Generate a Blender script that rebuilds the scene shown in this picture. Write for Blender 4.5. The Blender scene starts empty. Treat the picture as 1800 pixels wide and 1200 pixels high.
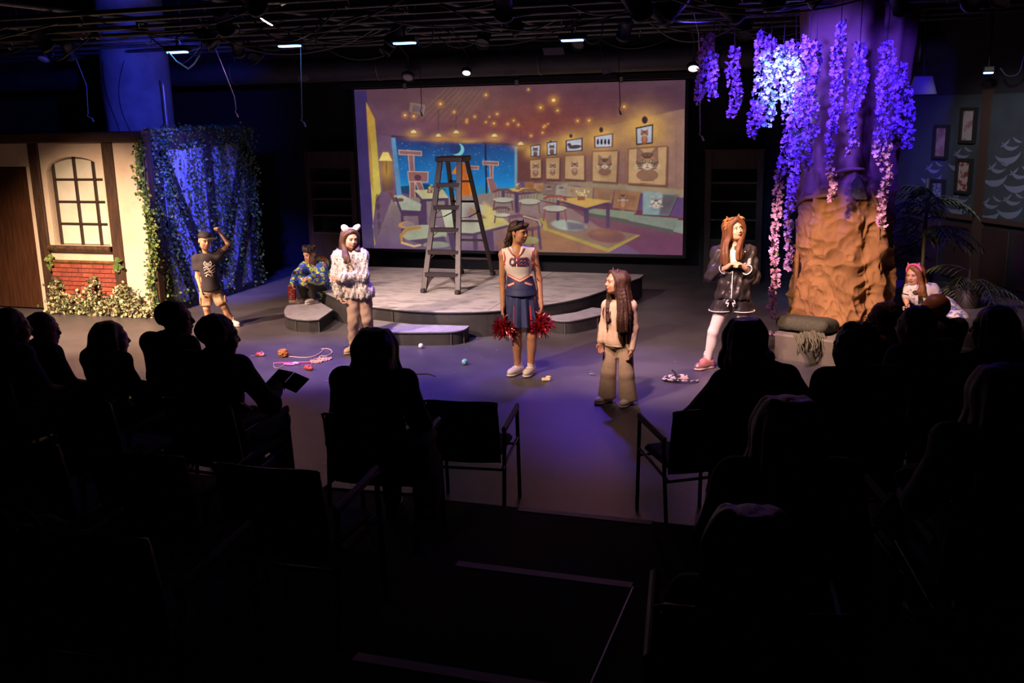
import bpy, bmesh, math, random
import numpy as np
from mathutils import Vector, Matrix
random.seed(7); RNG = np.random.default_rng(7)
SC = bpy.context.scene
COL = SC.collection
# ------------------------------------------------------------------ camera
FPX, CAMH = 1765.0, 2.68
def _cam(yaw, pitch, roll):
    y, p, r = map(math.radians, (yaw, pitch, roll))
    f = np.array([-math.sin(y)*math.cos(p), math.cos(y)*math.cos(p), -math.sin(p)])
    r0 = np.cross(f, [0, 0, 1]); r0 /= np.linalg.norm(r0); u0 = np.cross(r0, f)
    return f, math.cos(r)*r0-math.sin(r)*u0, math.sin(r)*r0+math.cos(r)*u0
CF, CR, CU = _cam(18.2, 12.95, 1.28)
CP = np.array([0, 0, CAMH])
cd = bpy.data.cameras.new('camera'); cam = bpy.data.objects.new('camera', cd); COL.objects.link(cam)
cd.sensor_width = 36; cd.lens = FPX/1800*36; cd.clip_start = .05; cd.clip_end = 100
cam.matrix_world = Matrix(((CR[0], CU[0], -CF[0], 0), (CR[1], CU[1], -CF[1], 0), (CR[2], CU[2], -CF[2], CAMH), (0, 0, 0, 1)))
SC.camera = cam
def ray(x, y): return CF+CR*(x-900)/FPX-CU*(y-600)/FPX
def onz(x, y, z=0.): d = ray(x, y); return CP+d*((z-CAMH)/d[2])
def ony(x, y, Y): d = ray(x, y); return CP+d*(Y/d[1])
def onx(x, y, X): d = ray(x, y); return CP+d*(X/d[0])
# ------------------------------------------------------------------ world and exposure
w = bpy.data.worlds.new('theatre_dark'); SC.world = w; w.use_nodes = True
w.node_tree.nodes['Background'].inputs[0].default_value = (.05, .06, .14, 1)
w.node_tree.nodes['Background'].inputs[1].default_value = .0
vs = SC.view_settings; vs.view_transform = 'Standard'; vs.look = 'None'; vs.gamma = 1; vs.exposure = 0.0; vs.use_curve_mapping = False
# ------------------------------------------------------------------ stage lamps (each hangs in a lamp housing built further down)
LAMPS = []
def spot(name, loc, aim, watts, color, deg, blend=.5, rad=.08, house='profile'):
    l = bpy.data.lights.new(name, 'SPOT'); l.energy = watts; l.color = color; l.spot_size = math.radians(deg); l.spot_blend = blend; l.shadow_soft_size = rad
    o = bpy.data.objects.new(name, l); COL.objects.link(o); o.location = loc
    d = Vector(aim)-Vector(loc); o.rotation_euler = d.to_track_quat('-Z', 'Y').to_euler()
    o['kind'] = 'helper'
    LAMPS.append((o, Vector(loc), d.normalized(), house, color)); return o
WARM = (1, .66, .36); AMB = (1, .50, .20); PINK = (1, .42, .45); BLUE = (.05, .07, 1.0); VIO = (.32, .14, 1)
# warm key lamps in the front grid, each left of what it lights, then added fills
GZ = 3.55
spot('key_facade', (-8.5, 7.3, GZ), (-9.6, 11.1, .1), 4100, (1, .68, .44), 56, 1.)
spot('key_stage_left', (-9.5, 8.3, GZ), (-6.9, 11.3, .6), 2500, (1, .66, .48), 40, .9)
spot('key_left_centre', (-6.6, 6.7, GZ), (-5.4, 9.9, .6), 2000, (1, .70, .55), 44, .9)
spot('key_centre', (-4.5, 6.3, GZ), (-3.05, 9.6, .9), 1300, (1, .70, .50), 34, .8)
spot('key_right', (-2.9, 6.4, GZ), (-1.4, 9.5, .9), 980, (1, .70, .48), 36, .8)
spot('key_tree', (-1.4, 7.6, 3.3), (.05, 11.5, .55), 1550, (1, .57, .33), 27, .5)
spot('key_platform', (-5.0, 8.3, GZ), (-4.7, 12.5, .3), 1650, (1, .74, .76), 50, .8)
spot('key_side_girl', (-.6, 9.4, 3.45), (1.05, 11.8, .6), 300, (1, .62, .68), 28, .7)
spot('fill_side_seats', (-.7, 8.5, 3.45), (.72, 7.95, 1.15), 55, (1, .5, .34), 34, .8)  # added lamp, stands for stage spill on the side seats
spot('fill_side_wall', (1.15, 10.3, 3.5), (1.75, 13.7, 1.8), 330, (.95, .88, 1), 40, .8)  # fill lamp added to brighten the right wall
spot('fill_left_floor', (-8.9, 6.2, GZ), (-8.8, 9.4, 0), 2300, (1, .55, .46), 54, .9)  # added pinkish lamp that lifts the floor before the cottage
spot('fill_right_floor', (-1.9, 7.2, GZ), (-1.4, 11.0, 0), 1300, (1, .58, .74), 50, .9)  # added pink fill to lighten the floor on the right
# soft coloured back wash over the open floor
spot('wash_back', (-3.4, 13.3, 3.45), (-3.6, 8.6, 0), 22, (.9, .28, .5), 100, .9)
spot('wash_back', (-8.2, 13.2, 3.45), (-7.8, 9.4, 0), 45, (1, .42, .42), 100, .9)
spot('wash_back', (-1.2, 12.9, 3.45), (-.9, 8.9, 0), 45, (1, .42, .42), 100, .9)
# blue LED lamps hanging under the grid: they show as lit bars
BL = [(312, 90, 3.45), (509, 79, 3.45), (711, 74, 3.45), (1006, 69, 3.45)]
BLP = [onz(x, y, z) for x, y, z in BL]
spot('blue_side_wall', tuple(BLP[0]+np.array([0, 0, -.06])), (-9.05, 13.0, 1.0), 2700, BLUE, 44, .8, house=None)
spot('blue_column', tuple(BLP[0]+np.array([-.05, 0, -.04])), (-10.1, 13.2, 3.1), 650, BLUE, 60, .7, house=None)
spot('blue_floor', tuple(BLP[1]+np.array([0, 0, -.06])), (-5.9, 9.6, 0), 950, (.12, .05, 1), 50, .9, house=None)
spot('blue_floor', tuple(BLP[2]+np.array([0, 0, -.06])), (-4.2, 9.8, 0), 800, (.12, .05, 1), 54, .9, house=None)
spot('blue_floor', tuple(BLP[3]+np.array([0, 0, -.06])), (-2.1, 9.7, 0), 600, (.12, .05, 1), 54, .9, house=None)
spot('blue_blossom', (-.95, 9.9, 3.45), (-.1, 11.5, 2.75), 1000, (.07, .035, 1), 60, .7)
spot('blue_blossom', (-1.7, 10.6, 3.5), (-.75, 11.7, 2.7), 700, (.07, .035, 1), 60, .7)
spot('blue_blossom', (.95, 9.9, 3.45), (.45, 11.4, 2.8), 420, (.05, .02, 1), 50, .7)
spot('cyan_blossom', (-.66, 10.2, 3.55), (-.66, 11.2, 2.95), 430, (.18, .85, 1), 28, .6)
# ------------------------------------------------------------------ helpers: materials
_M = {}
def mat(name, c, rough=.6, metal=0, spec=.5, c2=None, nscale=6, stretch=(1, 1, 1), bump=0, bscale=40, emit=0, detail=3, contrast=(.35, .65), sheen=0, coat=0):
    if name in _M: return _M[name]
    m = bpy.data.materials.new(name); m.use_nodes = True; nt = m.node_tree; b = nt.nodes['Principled BSDF']
    c = tuple(c)+(1,)
    b.inputs['Base Color'].default_value = c; b.inputs['Roughness'].default_value = rough; b.inputs['Metallic'].default_value = metal
    b.inputs['Specular IOR Level'].default_value = spec
    if sheen: b.inputs['Sheen Weight'].default_value = sheen
    if coat: b.inputs['Coat Weight'].default_value = coat
    if c2 is not None or bump:
        tc = nt.nodes.new('ShaderNodeTexCoord'); mp = nt.nodes.new('ShaderNodeMapping'); nt.links.new(tc.outputs['Object'], mp.inputs[0]); mp.inputs['Scale'].default_value = stretch
    if c2 is not None:
        n = nt.nodes.new('ShaderNodeTexNoise'); n.inputs['Scale'].default_value = nscale; n.inputs['Detail'].default_value = detail
        r = nt.nodes.new('ShaderNodeValToRGB'); r.color_ramp.elements[0].position = contrast[0]; r.color_ramp.elements[1].position = contrast[1]
        r.color_ramp.elements[0].color = c; r.color_ramp.elements[1].color = tuple(c2)+(1,)
        nt.links.new(mp.outputs[0], n.inputs['Vector']); nt.links.new(n.outputs['Fac'], r.inputs[0]); nt.links.new(r.outputs[0], b.inputs['Base Color'])
    if bump:
        n = nt.nodes.new('ShaderNodeTexNoise'); n.inputs['Scale'].default_value = bscale; n.inputs['Detail'].default_value = 4
        bp = nt.nodes.new('ShaderNodeBump'); bp.inputs['Strength'].default_value = bump; bp.inputs['Distance'].default_value = .02
        nt.links.new(mp.outputs[0], n.inputs['Vector']); nt.links.new(n.outputs['Fac'], bp.inputs['Height']); nt.links.new(bp.outputs[0], b.inputs['Normal'])
    if emit:
        b.inputs['Emission Color'].default_value = c; b.inputs['Emission Strength'].default_value = emit
    _M[name] = m; return m
# ------------------------------------------------------------------ helpers: objects
def tag(o, label=None, cat=None, group=None, kind=None):
    if label: o['label'] = label
    if cat: o['category'] = cat
    if group: o['group'] = group
    if kind: o['kind'] = kind
    return o
def thing(name, loc=(0, 0, 0), rz=0, label=None, cat=None, group=None, kind=None):
    o = bpy.data.objects.new(name, None); COL.objects.link(o); o.location = loc; o.rotation_euler = (0, 0, rz); o.empty_display_size = .1
    return tag(o, label, cat, group, kind)
def link(name, me, m=None, parent=None, loc=None, rot=None, kind=None, label=None):
    o = bpy.data.objects.new(name, me); COL.objects.link(o)
    if m is not None and len(me.materials) == 0: me.materials.append(m)
    if parent is not None: o.parent = parent
    if loc is not None: o.location = loc
    if rot is not None: o.rotation_euler = rot
    if kind: o['kind'] = kind
    if label: o['label'] = label
    return o
def mesh_np(name, V, Fq, smooth=True, mats=()):
    me = bpy.data.meshes.new(name); V = np.asarray(V, np.float32); Fq = np.asarray(Fq, np.int32)
    me.vertices.add(len(V)); me.vertices.foreach_set('co', V.ravel())
    k = Fq.shape[1]
    me.loops.add(Fq.size); me.loops.foreach_set('vertex_index', Fq.ravel())
    me.polygons.add(len(Fq)); me.polygons.foreach_set('loop_start', np.arange(0, Fq.size, k, dtype=np.int32))
    if smooth: me.polygons.foreach_set('use_smooth', np.ones(len(Fq), bool))
    me.update(calc_edges=True); me.validate()
    for m in mats: me.materials.append(m)
    return me
def basis(d, hint=(0, 0, 1)):
    d = np.asarray(d, float); d = d/np.linalg.norm(d); h = np.asarray(hint, float)
    if abs(d@h) > .95: h = np.array([1., 0, 0])
    a = np.cross(h, d); a /= np.linalg.norm(a); return a, np.cross(d, a), d
class MB:
    "collects shapes; build() links them as one mesh object"
    def __init__(s): s.v = []; s.f = []; s.sm = []
    def add(s, vs, fs, smooth=False):
        o = len(s.v); s.v += [tuple(map(float, p)) for p in vs]; s.f += [tuple(i+o for i in f) for f in fs]; s.sm += [smooth]*len(fs); return s
    def box(s, c, d, rz=0, bev=0, M=None):
        x, y, z = d[0]/2, d[1]/2, d[2]/2
        if bev:
            b = min(bev, x*.9, y*.9, z*.9)
            o2 = [(-x+b, -y), (x-b, -y), (x, -y+b), (x, y-b), (x-b, y), (-x+b, y), (-x, y-b), (-x, -y+b)]
            i2 = [(px*(x-b)/x if abs(px) == x else px-math.copysign(0, px), py) for px, py in o2]
            i2 = [(max(-x+b, min(x-b, px)), max(-y+b, min(y-b, py))) for px, py in o2]
            P = [(a, q, -z) for a, q in i2]+[(a, q, -z+b) for a, q in o2]+[(a, q, z-b) for a, q in o2]+[(a, q, z) for a, q in i2]
            Fs = [tuple(range(7, -1, -1)), tuple(range(24, 32))]
            for l in range(3):
                for i in range(8): j = (i+1) % 8; Fs.append((l*8+i, l*8+j, l*8+8+j, l*8+8+i))
        else:
            P = [(-x, -y, -z), (x, -y, -z), (x, y, -z), (-x, y, -z), (-x, -y, z), (x, -y, z), (x, y, z), (-x, y, z)]
            Fs = [(3, 2, 1, 0), (4, 5, 6, 7), (0, 1, 5, 4), (1, 2, 6, 5), (2, 3, 7, 6), (3, 0, 4, 7)]
        cs, sn = math.cos(rz), math.sin(rz); Q = []
        for p in P:
            if M is not None: p = tuple(M @ np.array(p))
            else: p = (p[0]*cs-p[1]*sn, p[0]*sn+p[1]*cs, p[2])
            Q.append((p[0]+c[0], p[1]+c[1], p[2]+c[2]))
        return s.add(Q, Fs)
    def bx(s, x0, x1, y0, y1, z0, z1, bev=0): return s.box(((x0+x1)/2, (y0+y1)/2, (z0+z1)/2), (abs(x1-x0), abs(y1-y0), abs(z1-z0)), 0, bev)
    def bar(s, a, b, w, h, hint=(0, 0, 1), bev=0):
        a = np.array(a, float); b = np.array(b, float); u, v, d = basis(b-a, hint); M = np.array([u, v, d]).T
        return s.box((a+b)/2, (w, h, np.linalg.norm(b-a)), M=M, bev=bev)
    def tube(s, pts, r, n=8, caps=True, smooth=True):
        pts = [np.array(p, float) for p in pts]; rs = r if hasattr(r, '__len__') else [r]*len(pts)
        V = []; Fs = []; u = None
        for i, p in enumerate(pts):
            d = pts[min(i+1, len(pts)-1)]-pts[max(i-1, 0)]; nn = np.linalg.norm(d); d = d/nn if nn > 1e-9 else np.array([0, 0, 1.])
            if u is None: u, v, _ = basis(d)
            else:
                u = u-d*(u@d); u = u/max(np.linalg.norm(u), 1e-9); v = np.cross(d, u)
            for k in range(n): t = 2*math.pi*k/n; V.append(p+rs[i]*(math.cos(t)*u+math.sin(t)*v))
        for i in range(len(pts)-1):
            for k in range(n): k2 = (k+1) % n; Fs.append((i*n+k, i*n+k2, i*n+n+k2, i*n+n+k))
        s.add(V, Fs, smooth)
        if caps:
            L = (len(pts)-1)*n
            s.add(V[:n], [tuple(range(n-1, -1, -1))]); s.add(V[L:], [tuple(range(n))])
        return s
    def lathe(s, prof, n=24, c=(0, 0, 0), smooth=True, axis=None):
        V = []; Fs = []; B = None
        if axis is not None: B = np.array(basis(axis)).T
        for r, z in prof:
            for k in range(n):
                t = 2*math.pi*k/n; p = np.array([r*math.cos(t), r*math.sin(t), z])
                if B is not None: p = B@p
                V.append(p+np.array(c))
        m = len(prof)
        for i in range(m-1):
            for k in range(n): k2 = (k+1) % n; Fs.append((i*n+k, i*n+k2, i*n+n+k2, i*n+n+k))
        s.add(V, Fs, smooth)
        if prof[0][0] > 1e-6: s.add(V[:n], [tuple(range(n-1, -1, -1))])
        if prof[-1][0] > 1e-6: s.add(V[-n:], [tuple(range(n))])
        return s
    def prism(s, pts, z0, z1, smooth=False):
        n = len(pts); V = [(p[0], p[1], z0) for p in pts]+[(p[0], p[1], z1) for p in pts]
        s.add(V, [tuple(range(n-1, -1, -1)), tuple(range(n, 2*n))])
        s.add(V, [(i, (i+1) % n, n+(i+1) % n, n+i) for i in range(n)], smooth); return s
    def ball(s, c, r, n=12, m=8, R=None):
        r = r if hasattr(r, '__len__') else (r, r, r); V = []; Fs = []
        for i in range(m+1):
            ph = math.pi*i/m
            for k in range(n):
                t = 2*math.pi*k/n; p = np.array([r[0]*math.sin(ph)*math.cos(t), r[1]*math.sin(ph)*math.sin(t), -r[2]*math.cos(ph)])
                if R is not None: p = R@p
                V.append(p+np.array(c))
        for i in range(m):
            for k in range(n):
                k2 = (k+1) % n
                if i == 0: Fs.append((k, n+k2, n+k))
                elif i == m-1: Fs.append((i*n+k, i*n+k2, i*n+n+k))
                else: Fs.append((i*n+k, i*n+k2, i*n+n+k2, i*n+n+k))
        return s.add(V, Fs, True)
    def quad(s, a, b, c, d): return s.add([a, b, c, d], [(0, 1, 2, 3)])
    def mesh(s, name, off=None):
        me = bpy.data.meshes.new(name); V = s.v
        if off is not None: V = [(x-off[0], y-off[1], z-off[2]) for x, y, z in V]
        me.from_pydata(V, [], s.f); me.polygons.foreach_set('use_smooth', s.sm); me.update(); return me
    def build(s, name, m, parent=None, world=True, **k):
        off = parent.location if (parent is not None and world) else None
        return link(name, s.mesh(name, off), m, parent, **k)
def smooth_path(pts, n=8):
    "Catmull-Rom through the points"
    P = [np.array(p, float) for p in pts]; P = [2*P[0]-P[1]]+P+[2*P[-1]-P[-2]]; out = []
    for i in range(1, len(P)-2):
        a, b, c, d = P[i-1:i+3]
        for k in range(n):
            t = k/n; out.append(.5*((2*b)+(c-a)*t+(2*a-5*b+4*c-d)*t*t+(3*b-a-3*c+d)*t**3))
    out.append(P[-2]); return out
# ------------------------------------------------------------------ helpers: smooth solids (blended round cones and ellipsoids, meshed as one surface)
def rot(yaw=0, pitch=0, roll=0):
    y, p, r = map(math.radians, (yaw, pitch, roll))
    Rz = np.array([[math.cos(y), -math.sin(y), 0], [math.sin(y), math.cos(y), 0], [0, 0, 1]])
    Rx = np.array([[1, 0, 0], [0, math.cos(p), -math.sin(p)], [0, math.sin(p), math.cos(p)]])
    Ry = np.array([[math.cos(r), 0, math.sin(r)], [0, 1, 0], [-math.sin(r), 0, math.cos(r)]])
    return Rz@Rx@Ry
class Solid:
    def __init__(s): s.p = []; s.noise = None
    def cone(s, a, b, ra, rb, k=.02, sub=False): s.p.append(('c', np.array(a, float), np.array(b, float), ra, rb, k, sub)); return s
    def chain(s, pts, rs, k=.02):
        rs = rs if hasattr(rs, '__len__') else [rs]*len(pts)
        for i in range(len(pts)-1): s.cone(pts[i], pts[i+1], rs[i], rs[i+1], k)
        return s
    def ell(s, c, r, R=None, k=.02, sub=False): s.p.append(('e', np.array(c, float), np.array(r, float), R, k, sub)); return s
    def blk(s, c, r, rd, R=None, k=.01, sub=False): s.p.append(('b', np.array(c, float), np.array(r, float), rd, R, k, sub)); return s
    @staticmethod
    def _d(q, X, Y, Z):
        if q[0] == 'c':
            a, b, ra, rb = q[1:5]; ba = b-a; L = ba@ba+1e-12
            px, py, pz = X-a[0], Y-a[1], Z-a[2]
            t = np.clip((px*ba[0]+py*ba[1]+pz*ba[2])/L, 0, 1)
            return np.sqrt((px-t*ba[0])**2+(py-t*ba[1])**2+(pz-t*ba[2])**2)-(ra+(rb-ra)*t)
        c, r = q[1], q[2]; px, py, pz = X-c[0], Y-c[1], Z-c[2]
        R = q[3] if q[0] == 'e' else q[4]
        if R is not None:
            px, py, pz = px*R[0, 0]+py*R[1, 0]+pz*R[2, 0], px*R[0, 1]+py*R[1, 1]+pz*R[2, 1], px*R[0, 2]+py*R[1, 2]+pz*R[2, 2]
        if q[0] == 'e':
            k0 = np.sqrt((px/r[0])**2+(py/r[1])**2+(pz/r[2])**2); k1 = np.sqrt((px/r[0]**2)**2+(py/r[1]**2)**2+(pz/r[2]**2)**2)
            return k0*(k0-1)/np.maximum(k1, 1e-6)
        rd = q[3]; ax, ay, az = np.abs(px)-r[0]+rd, np.abs(py)-r[1]+rd, np.abs(pz)-r[2]+rd
        return np.sqrt(np.maximum(ax, 0)**2+np.maximum(ay, 0)**2+np.maximum(az, 0)**2)+np.minimum(np.maximum(ax, np.maximum(ay, az)), 0)-rd
    @staticmethod
    def _bb(q):
        if q[0] == 'c': m = max(q[3], q[4]); return np.minimum(q[1], q[2])-m, np.maximum(q[1], q[2])+m
        R = q[3] if q[0] == 'e' else q[4]
        e = q[2] if R is None else np.abs(R)@q[2]
        return q[1]-e, q[1]+e
    def dist(s, P):
        P = np.asarray(P, float); X, Y, Z = P[..., 0], P[..., 1], P[..., 2]; D = np.full(X.shape, 9.)
        for q in s.p:
            d = s._d(q, X, Y, Z); k = q[-2]
            if q[-1]: h = np.clip(.5-.5*(D+d)/k, 0, 1); D = D*(1-h)-d*h+k*h*(1-h)
            else: h = np.clip(.5+.5*(D-d)/k, 0, 1); D = D*(1-h)+d*h-k*h*(1-h)
        return D
    def mesh(s, name, vox, mats=()):
        pos = [q for q in s.p if not q[-1]]
        lo = np.min([s._bb(q)[0] for q in pos], 0)-4*vox; hi = np.max([s._bb(q)[1] for q in pos], 0)+4*vox
        n = np.ceil((hi-lo)/vox).astype(int)+1
        D = np.full(n, 9., np.float32); ax = [(lo[i]+vox*np.arange(n[i])).astype(np.float32) for i in range(3)]
        for q in s.p:
            a, b = s._bb(q); k = q[-2]; m = k+3*vox
            i0 = np.maximum(((a-m-lo)/vox).astype(int), 0); i1 = np.minimum(((b+m-lo)/vox).astype(int)+2, n)
            sl = tuple(slice(i0[i], i1[i]) for i in range(3))
            d = s._d(q, ax[0][sl[0]][:, None, None], ax[1][sl[1]][None, :, None], ax[2][sl[2]][None, None, :]).astype(np.float32)
            O = D[sl]
            if q[-1]: h = np.clip(.5-.5*(O+d)/k, 0, 1); D[sl] = O*(1-h)-d*h+k*h*(1-h)
            else: h = np.clip(.5+.5*(O-d)/k, 0, 1); D[sl] = O*(1-h)+d*h-k*h*(1-h)
        if s.noise is not None:
            I = np.nonzero(np.abs(D) < 6*vox); D[I] += s.noise(ax[0][I[0]], ax[1][I[1]], ax[2][I[2]])
        S = D < 0
        C = np.zeros(n-1, np.int8)
        cs = [(i, j, k) for i in (0, 1) for j in (0, 1) for k in (0, 1)]
        for i, j, k in cs: C += S[i:n[0]-1+i, j:n[1]-1+j, k:n[2]-1+k]
        act = (C > 0) & (C < 8); I = np.array(np.nonzero(act)).T; idx = np.full(n-1, -1, np.int32); idx[act] = np.arange(len(I))
        val = {c: D[I[:, 0]+c[0], I[:, 1]+c[1], I[:, 2]+c[2]] for c in cs}
        acc = np.zeros((len(I), 3)); cnt = np.zeros(len(I))
        for c in cs:
            for a in range(3):
                if c[a]: continue
                e = list(c); e[a] = 1; v0, v1 = val[c], val[tuple(e)]; x = (v0 < 0) != (v1 < 0)
                t = np.where(x, v0/np.where(x, v0-v1, 1), 0); p = np.tile(np.array(c, float), (len(I), 1)); p[:, a] = t
                acc += p*x[:, None]; cnt += x
        V = lo+vox*(I+acc/cnt[:, None])
        Fq = []
        for a in range(3):
            b, c = (a+1) % 3, (a+2) % 3
            s0 = [slice(None)]*3; s1 = [slice(None)]*3; s0[a] = slice(0, n[a]-1); s1[a] = slice(1, n[a])
            A, B = S[tuple(s0)], S[tuple(s1)]; E = np.array(np.nonzero(A != B)).T
            ok = (E[:, b] > 0) & (E[:, c] > 0) & (E[:, b] < n[b]-1) & (E[:, c] < n[c]-1); E = E[ok]
            ins = A[E[:, 0], E[:, 1], E[:, 2]]
            def cell(db, dc): q = E.copy(); q[:, b] -= db; q[:, c] -= dc; return idx[q[:, 0], q[:, 1], q[:, 2]]
            Q = np.stack([cell(1, 1), cell(0, 1), cell(0, 0), cell(1, 0)], 1)
            Q[~ins] = Q[~ins][:, ::-1]; Fq.append(Q)
        Fq = np.concatenate(Fq)
        return mesh_np(name, V, Fq, True, mats)
def wrinkle(amp, freq, seed=0, aniso=(1, 1, 1)):
    r = np.random.default_rng(seed); K = r.normal(size=(6, 3))*freq*np.array(aniso); ph = r.uniform(0, 6.28, 6)
    def f(x, y, z):
        o = 0
        for i in range(6): o = o+np.sin(K[i, 0]*x+K[i, 1]*y+K[i, 2]*z+ph[i]+1.3*np.sin(K[i-1, 0]*y*.7+K[i-1, 2]*x*.7))
        return (amp/3*o).astype(np.float32)
    return f
def lattice(nx_, ny_, seed):
    g = np.random.default_rng(seed).random((ny_+2, nx_))
    def f(u, v):      # u periodic in [0, 1), v in [0, 1]
        x = (u % 1.0)*nx_; y = np.clip(v, 0, .9999)*ny_; i = x.astype(int); j = y.astype(int); fx = x-i; fy = y-j; fx = fx*fx*(3-2*fx); fy = fy*fy*(3-2*fy); i2 = (i+1) % nx_; i = i % nx_
        return (g[j, i]*(1-fx)+g[j, i2]*fx)*(1-fy)+(g[j+1, i]*(1-fx)+g[j+1, i2]*fx)*fy
    return f
# ------------------------------------------------------------------ the room
m_floor = mat('stage_floor_vinyl', (.066, .058, .060), .42, c2=(.090, .080, .082), nscale=2.2, detail=6, bump=.05, bscale=60, spec=.55)
m_black = mat('black_paint', (.012, .012, .014), .75)
m_blackwall = mat('black_wall_paint', (.010, .010, .013), .85, bump=.1, bscale=20)
m_riser = mat('riser_carpet', (.013, .013, .02), .95, c2=(.02, .02, .03), nscale=60, bump=.3, bscale=200)
m_tape = mat('grey_nosing_tape', (.75, .75, .80), .6)
m_brown = mat('dark_stained_timber', (.060, .028, .014), .6, c2=(.028, .013, .008), nscale=5, stretch=(3, 3, .5), bump=.15, bscale=30)
m_shelfwood = mat('dark_bookcase_wood', (.050, .022, .013), .6, c2=(.028, .012, .008), nscale=4, stretch=(3, 3, .4))
def struct(name, mb, m, **k): return tag(mb.build(name, m, **k), kind='structure')
struct('floor', MB().bx(-17, 6, -4, 17, -.1, 0), m_floor)
for k in range(5):
    y1 = (5.74, 4.50, 3.22, 1.98, .75)[k]
    struct('floor_riser', MB().bx(-9.5, 4.2, -4, y1, .2*k, .2*k+.2), m_riser)
    x0, x1 = ((-1.86, -1.0), (-1.80, -.88), (-1.73, -.70), (-1.7, -.7), (-1.7, -.7))[k]
    struct('trim_nosing', MB().bx(x0, x1, y1-.055, y1+.004, .2*k+.2, .2*k+.203), m_tape)
struct('trim_aisle_edge', MB().bx(-.875, -.868, 3.24, 4.46, .4, .404), mat('aluminium_edge', (.45, .45, .55), .35, .8))
struct('wall_back', MB().bx(-17, 6, 16.0, 16.2, 0, 5), m_blackwall)
struct('wall_left', MB().bx(-17.2, -17, -4, 16.2, 0, 5), m_blackwall)
struct('wall_front', MB().bx(-17, 6, -4.2, -4, 0, 5), m_blackwall)
struct('ceiling', MB().bx(-17.2, 6.2, -4.2, 16.2, 4.95, 5.1), m_blackwall)
# right-hand wall: runs obliquely, dark wainscot below and patterned wallpaper above
WA = np.array([.62, 15.45]); WD = np.array([1.02, -1.5]); WD /= np.linalg.norm(WD); WN = np.array([-WD[1], WD[0]])*-1
def onwall(x, y, off=0.):
    d = ray(x, y); n = WN; t = ((WA+n*off)@n)/(d[:2]@n); return CP+d*t
WANG = math.atan2(WD[1], WD[0])
wr = thing('wall_right', (WA[0], WA[1], 0), WANG, kind='structure')
MB().bx(-1, 7, 0, .2, 0, 5).build('wall_body', mat('dark_right_wall', (.012, .010, .012), .8), wr, world=False)
m_wain = mat('dark_red_wainscot', (.035, .012, .010), .6, c2=(.02, .008, .007), nscale=3)
m_wp = mat('teal_grey_wallpaper', (.030, .042, .046), .8, c2=(.022, .030, .034), nscale=3)
MB().bx(.02, 6.5, -.03, 0, 1.25, 2.75).build('wallpaper_panel', m_wp, wr, world=False)
for i in range(9):
    MB().bx(.05+i*.62, .05+i*.62+.52, -.025, 0, .42, 1.12, .008).build('wainscot_panel', m_wain, wr, world=False)
def wl(x, y):    # wall-local coordinates of a pixel
    p = onwall(x, y); return (p[:2]-WA)@WD, p[2]
u0, _ = wl(1722, 400)
MB().bx(u0-.07, u0+.07, -.06, 0, .36, 2.9).build('pilaster', mat('brown_pilaster', (.045, .024, .016), .6), wr, world=False)
MB().bx(-.2, 6.5, -.05, 0, 1.19, 1.25).build('chair_rail', mat('brown_pilaster', (0, 0, 0)), wr, world=False)
# white brush motifs on the wallpaper: crescent swoops and leaves, raised flat appliques
m_motif = mat('grey_blue_motif', (.13, .145, .20), .8)
def swoosh(u, z, s, flip=1, a0=.2, a1=2.6):
    mb = MB(); V = []; n = 12
    for i in range(n+1):
        t = a0+(a1-a0)*i/n; w_ = .055*s*math.sin(math.pi*i/n)+.004
        V += [(u+flip*s*.30*math.cos(-t), -.034, z+s*.26*math.sin(-t)), (u+flip*s*(.30-w_)*math.cos(-t), -.034, z+s*(.26-w_)*math.sin(-t)+w_)]
    mb.add(V, [(2*i, 2*i+2, 2*i+3, 2*i+1) for i in range(n)])
    return mb.build('wallpaper_motif', m_motif, wr, world=False)
for (px, py) in ((1690, 275), (1775, 260), (1688, 352), (1778, 356), (1635, 355), (1752, 300), (1640, 300), (1740, 362), (1790, 310)):
    u, z = wl(px, py)
    swoosh(u, z, .75); swoosh(u+.05, z+.1, .5, -1); swoosh(u-.1, z+.12, .42, 1, .1, 1.7); swoosh(u+.18, z+.16, .36, -1, .3, 2.0)
def frame_pic(px, py, w_, h_, art, label, name='framed_picture'):
    u, z = wl(px, py); p = WA+WD*u
    t = thing(name, (p[0], p[1], z), WANG, label, 'picture', 'framed pictures on the dark right wall')
    mb = MB(); f = .035
    for a in ((-w_/2, w_/2, h_/2-f, h_/2), (-w_/2, w_/2, -h_/2, -h_/2+f), (-w_/2, -w_/2+f, -h_/2+f, h_/2-f), (w_/2-f, w_/2, -h_/2+f, h_/2-f)): mb.bx(a[0], a[1], -.075, -.03, a[2], a[3])
    mb.build('frame', mat('black_frame', (.01, .009, .009), .5), t, world=False)
    MB().bx(-w_/2+f, w_/2-f, -.05, -.035, -h_/2+f, h_/2-f).build('print', art, t, world=False)
a_red = mat('print_red_on_cream', (.30, .25, .19), .7, c2=(.16, .03, .025), nscale=14, contrast=(.48, .52))
a_cream = mat('print_cream_rose', (.28, .24, .22), .7, c2=(.20, .10, .10), nscale=9, contrast=(.5, .6))
a_rust = mat('print_rust', (.16, .07, .05), .7, c2=(.26, .18, .13), nscale=8)
a_lat = mat('print_grey_lattice', (.04, .05, .05), .7, c2=(.14, .16, .15), nscale=26, contrast=(.47, .53))
frame_pic(1660, 249, .275, .44, a_rust, 'rust coloured print in a black frame, left of the upper two')
frame_pic(1708, 220, .275, .44, a_cream, 'pale rose print in a black frame, uppermost on the right wall')
frame_pic(1653, 344, .275, .44, a_lat, 'grey lattice pattern in a black frame, lowest on the right wall')
frame_pic(1700, 309, .275, .44, a_red, 'red flowers on cream in a black frame, right of the lattice print')
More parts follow.
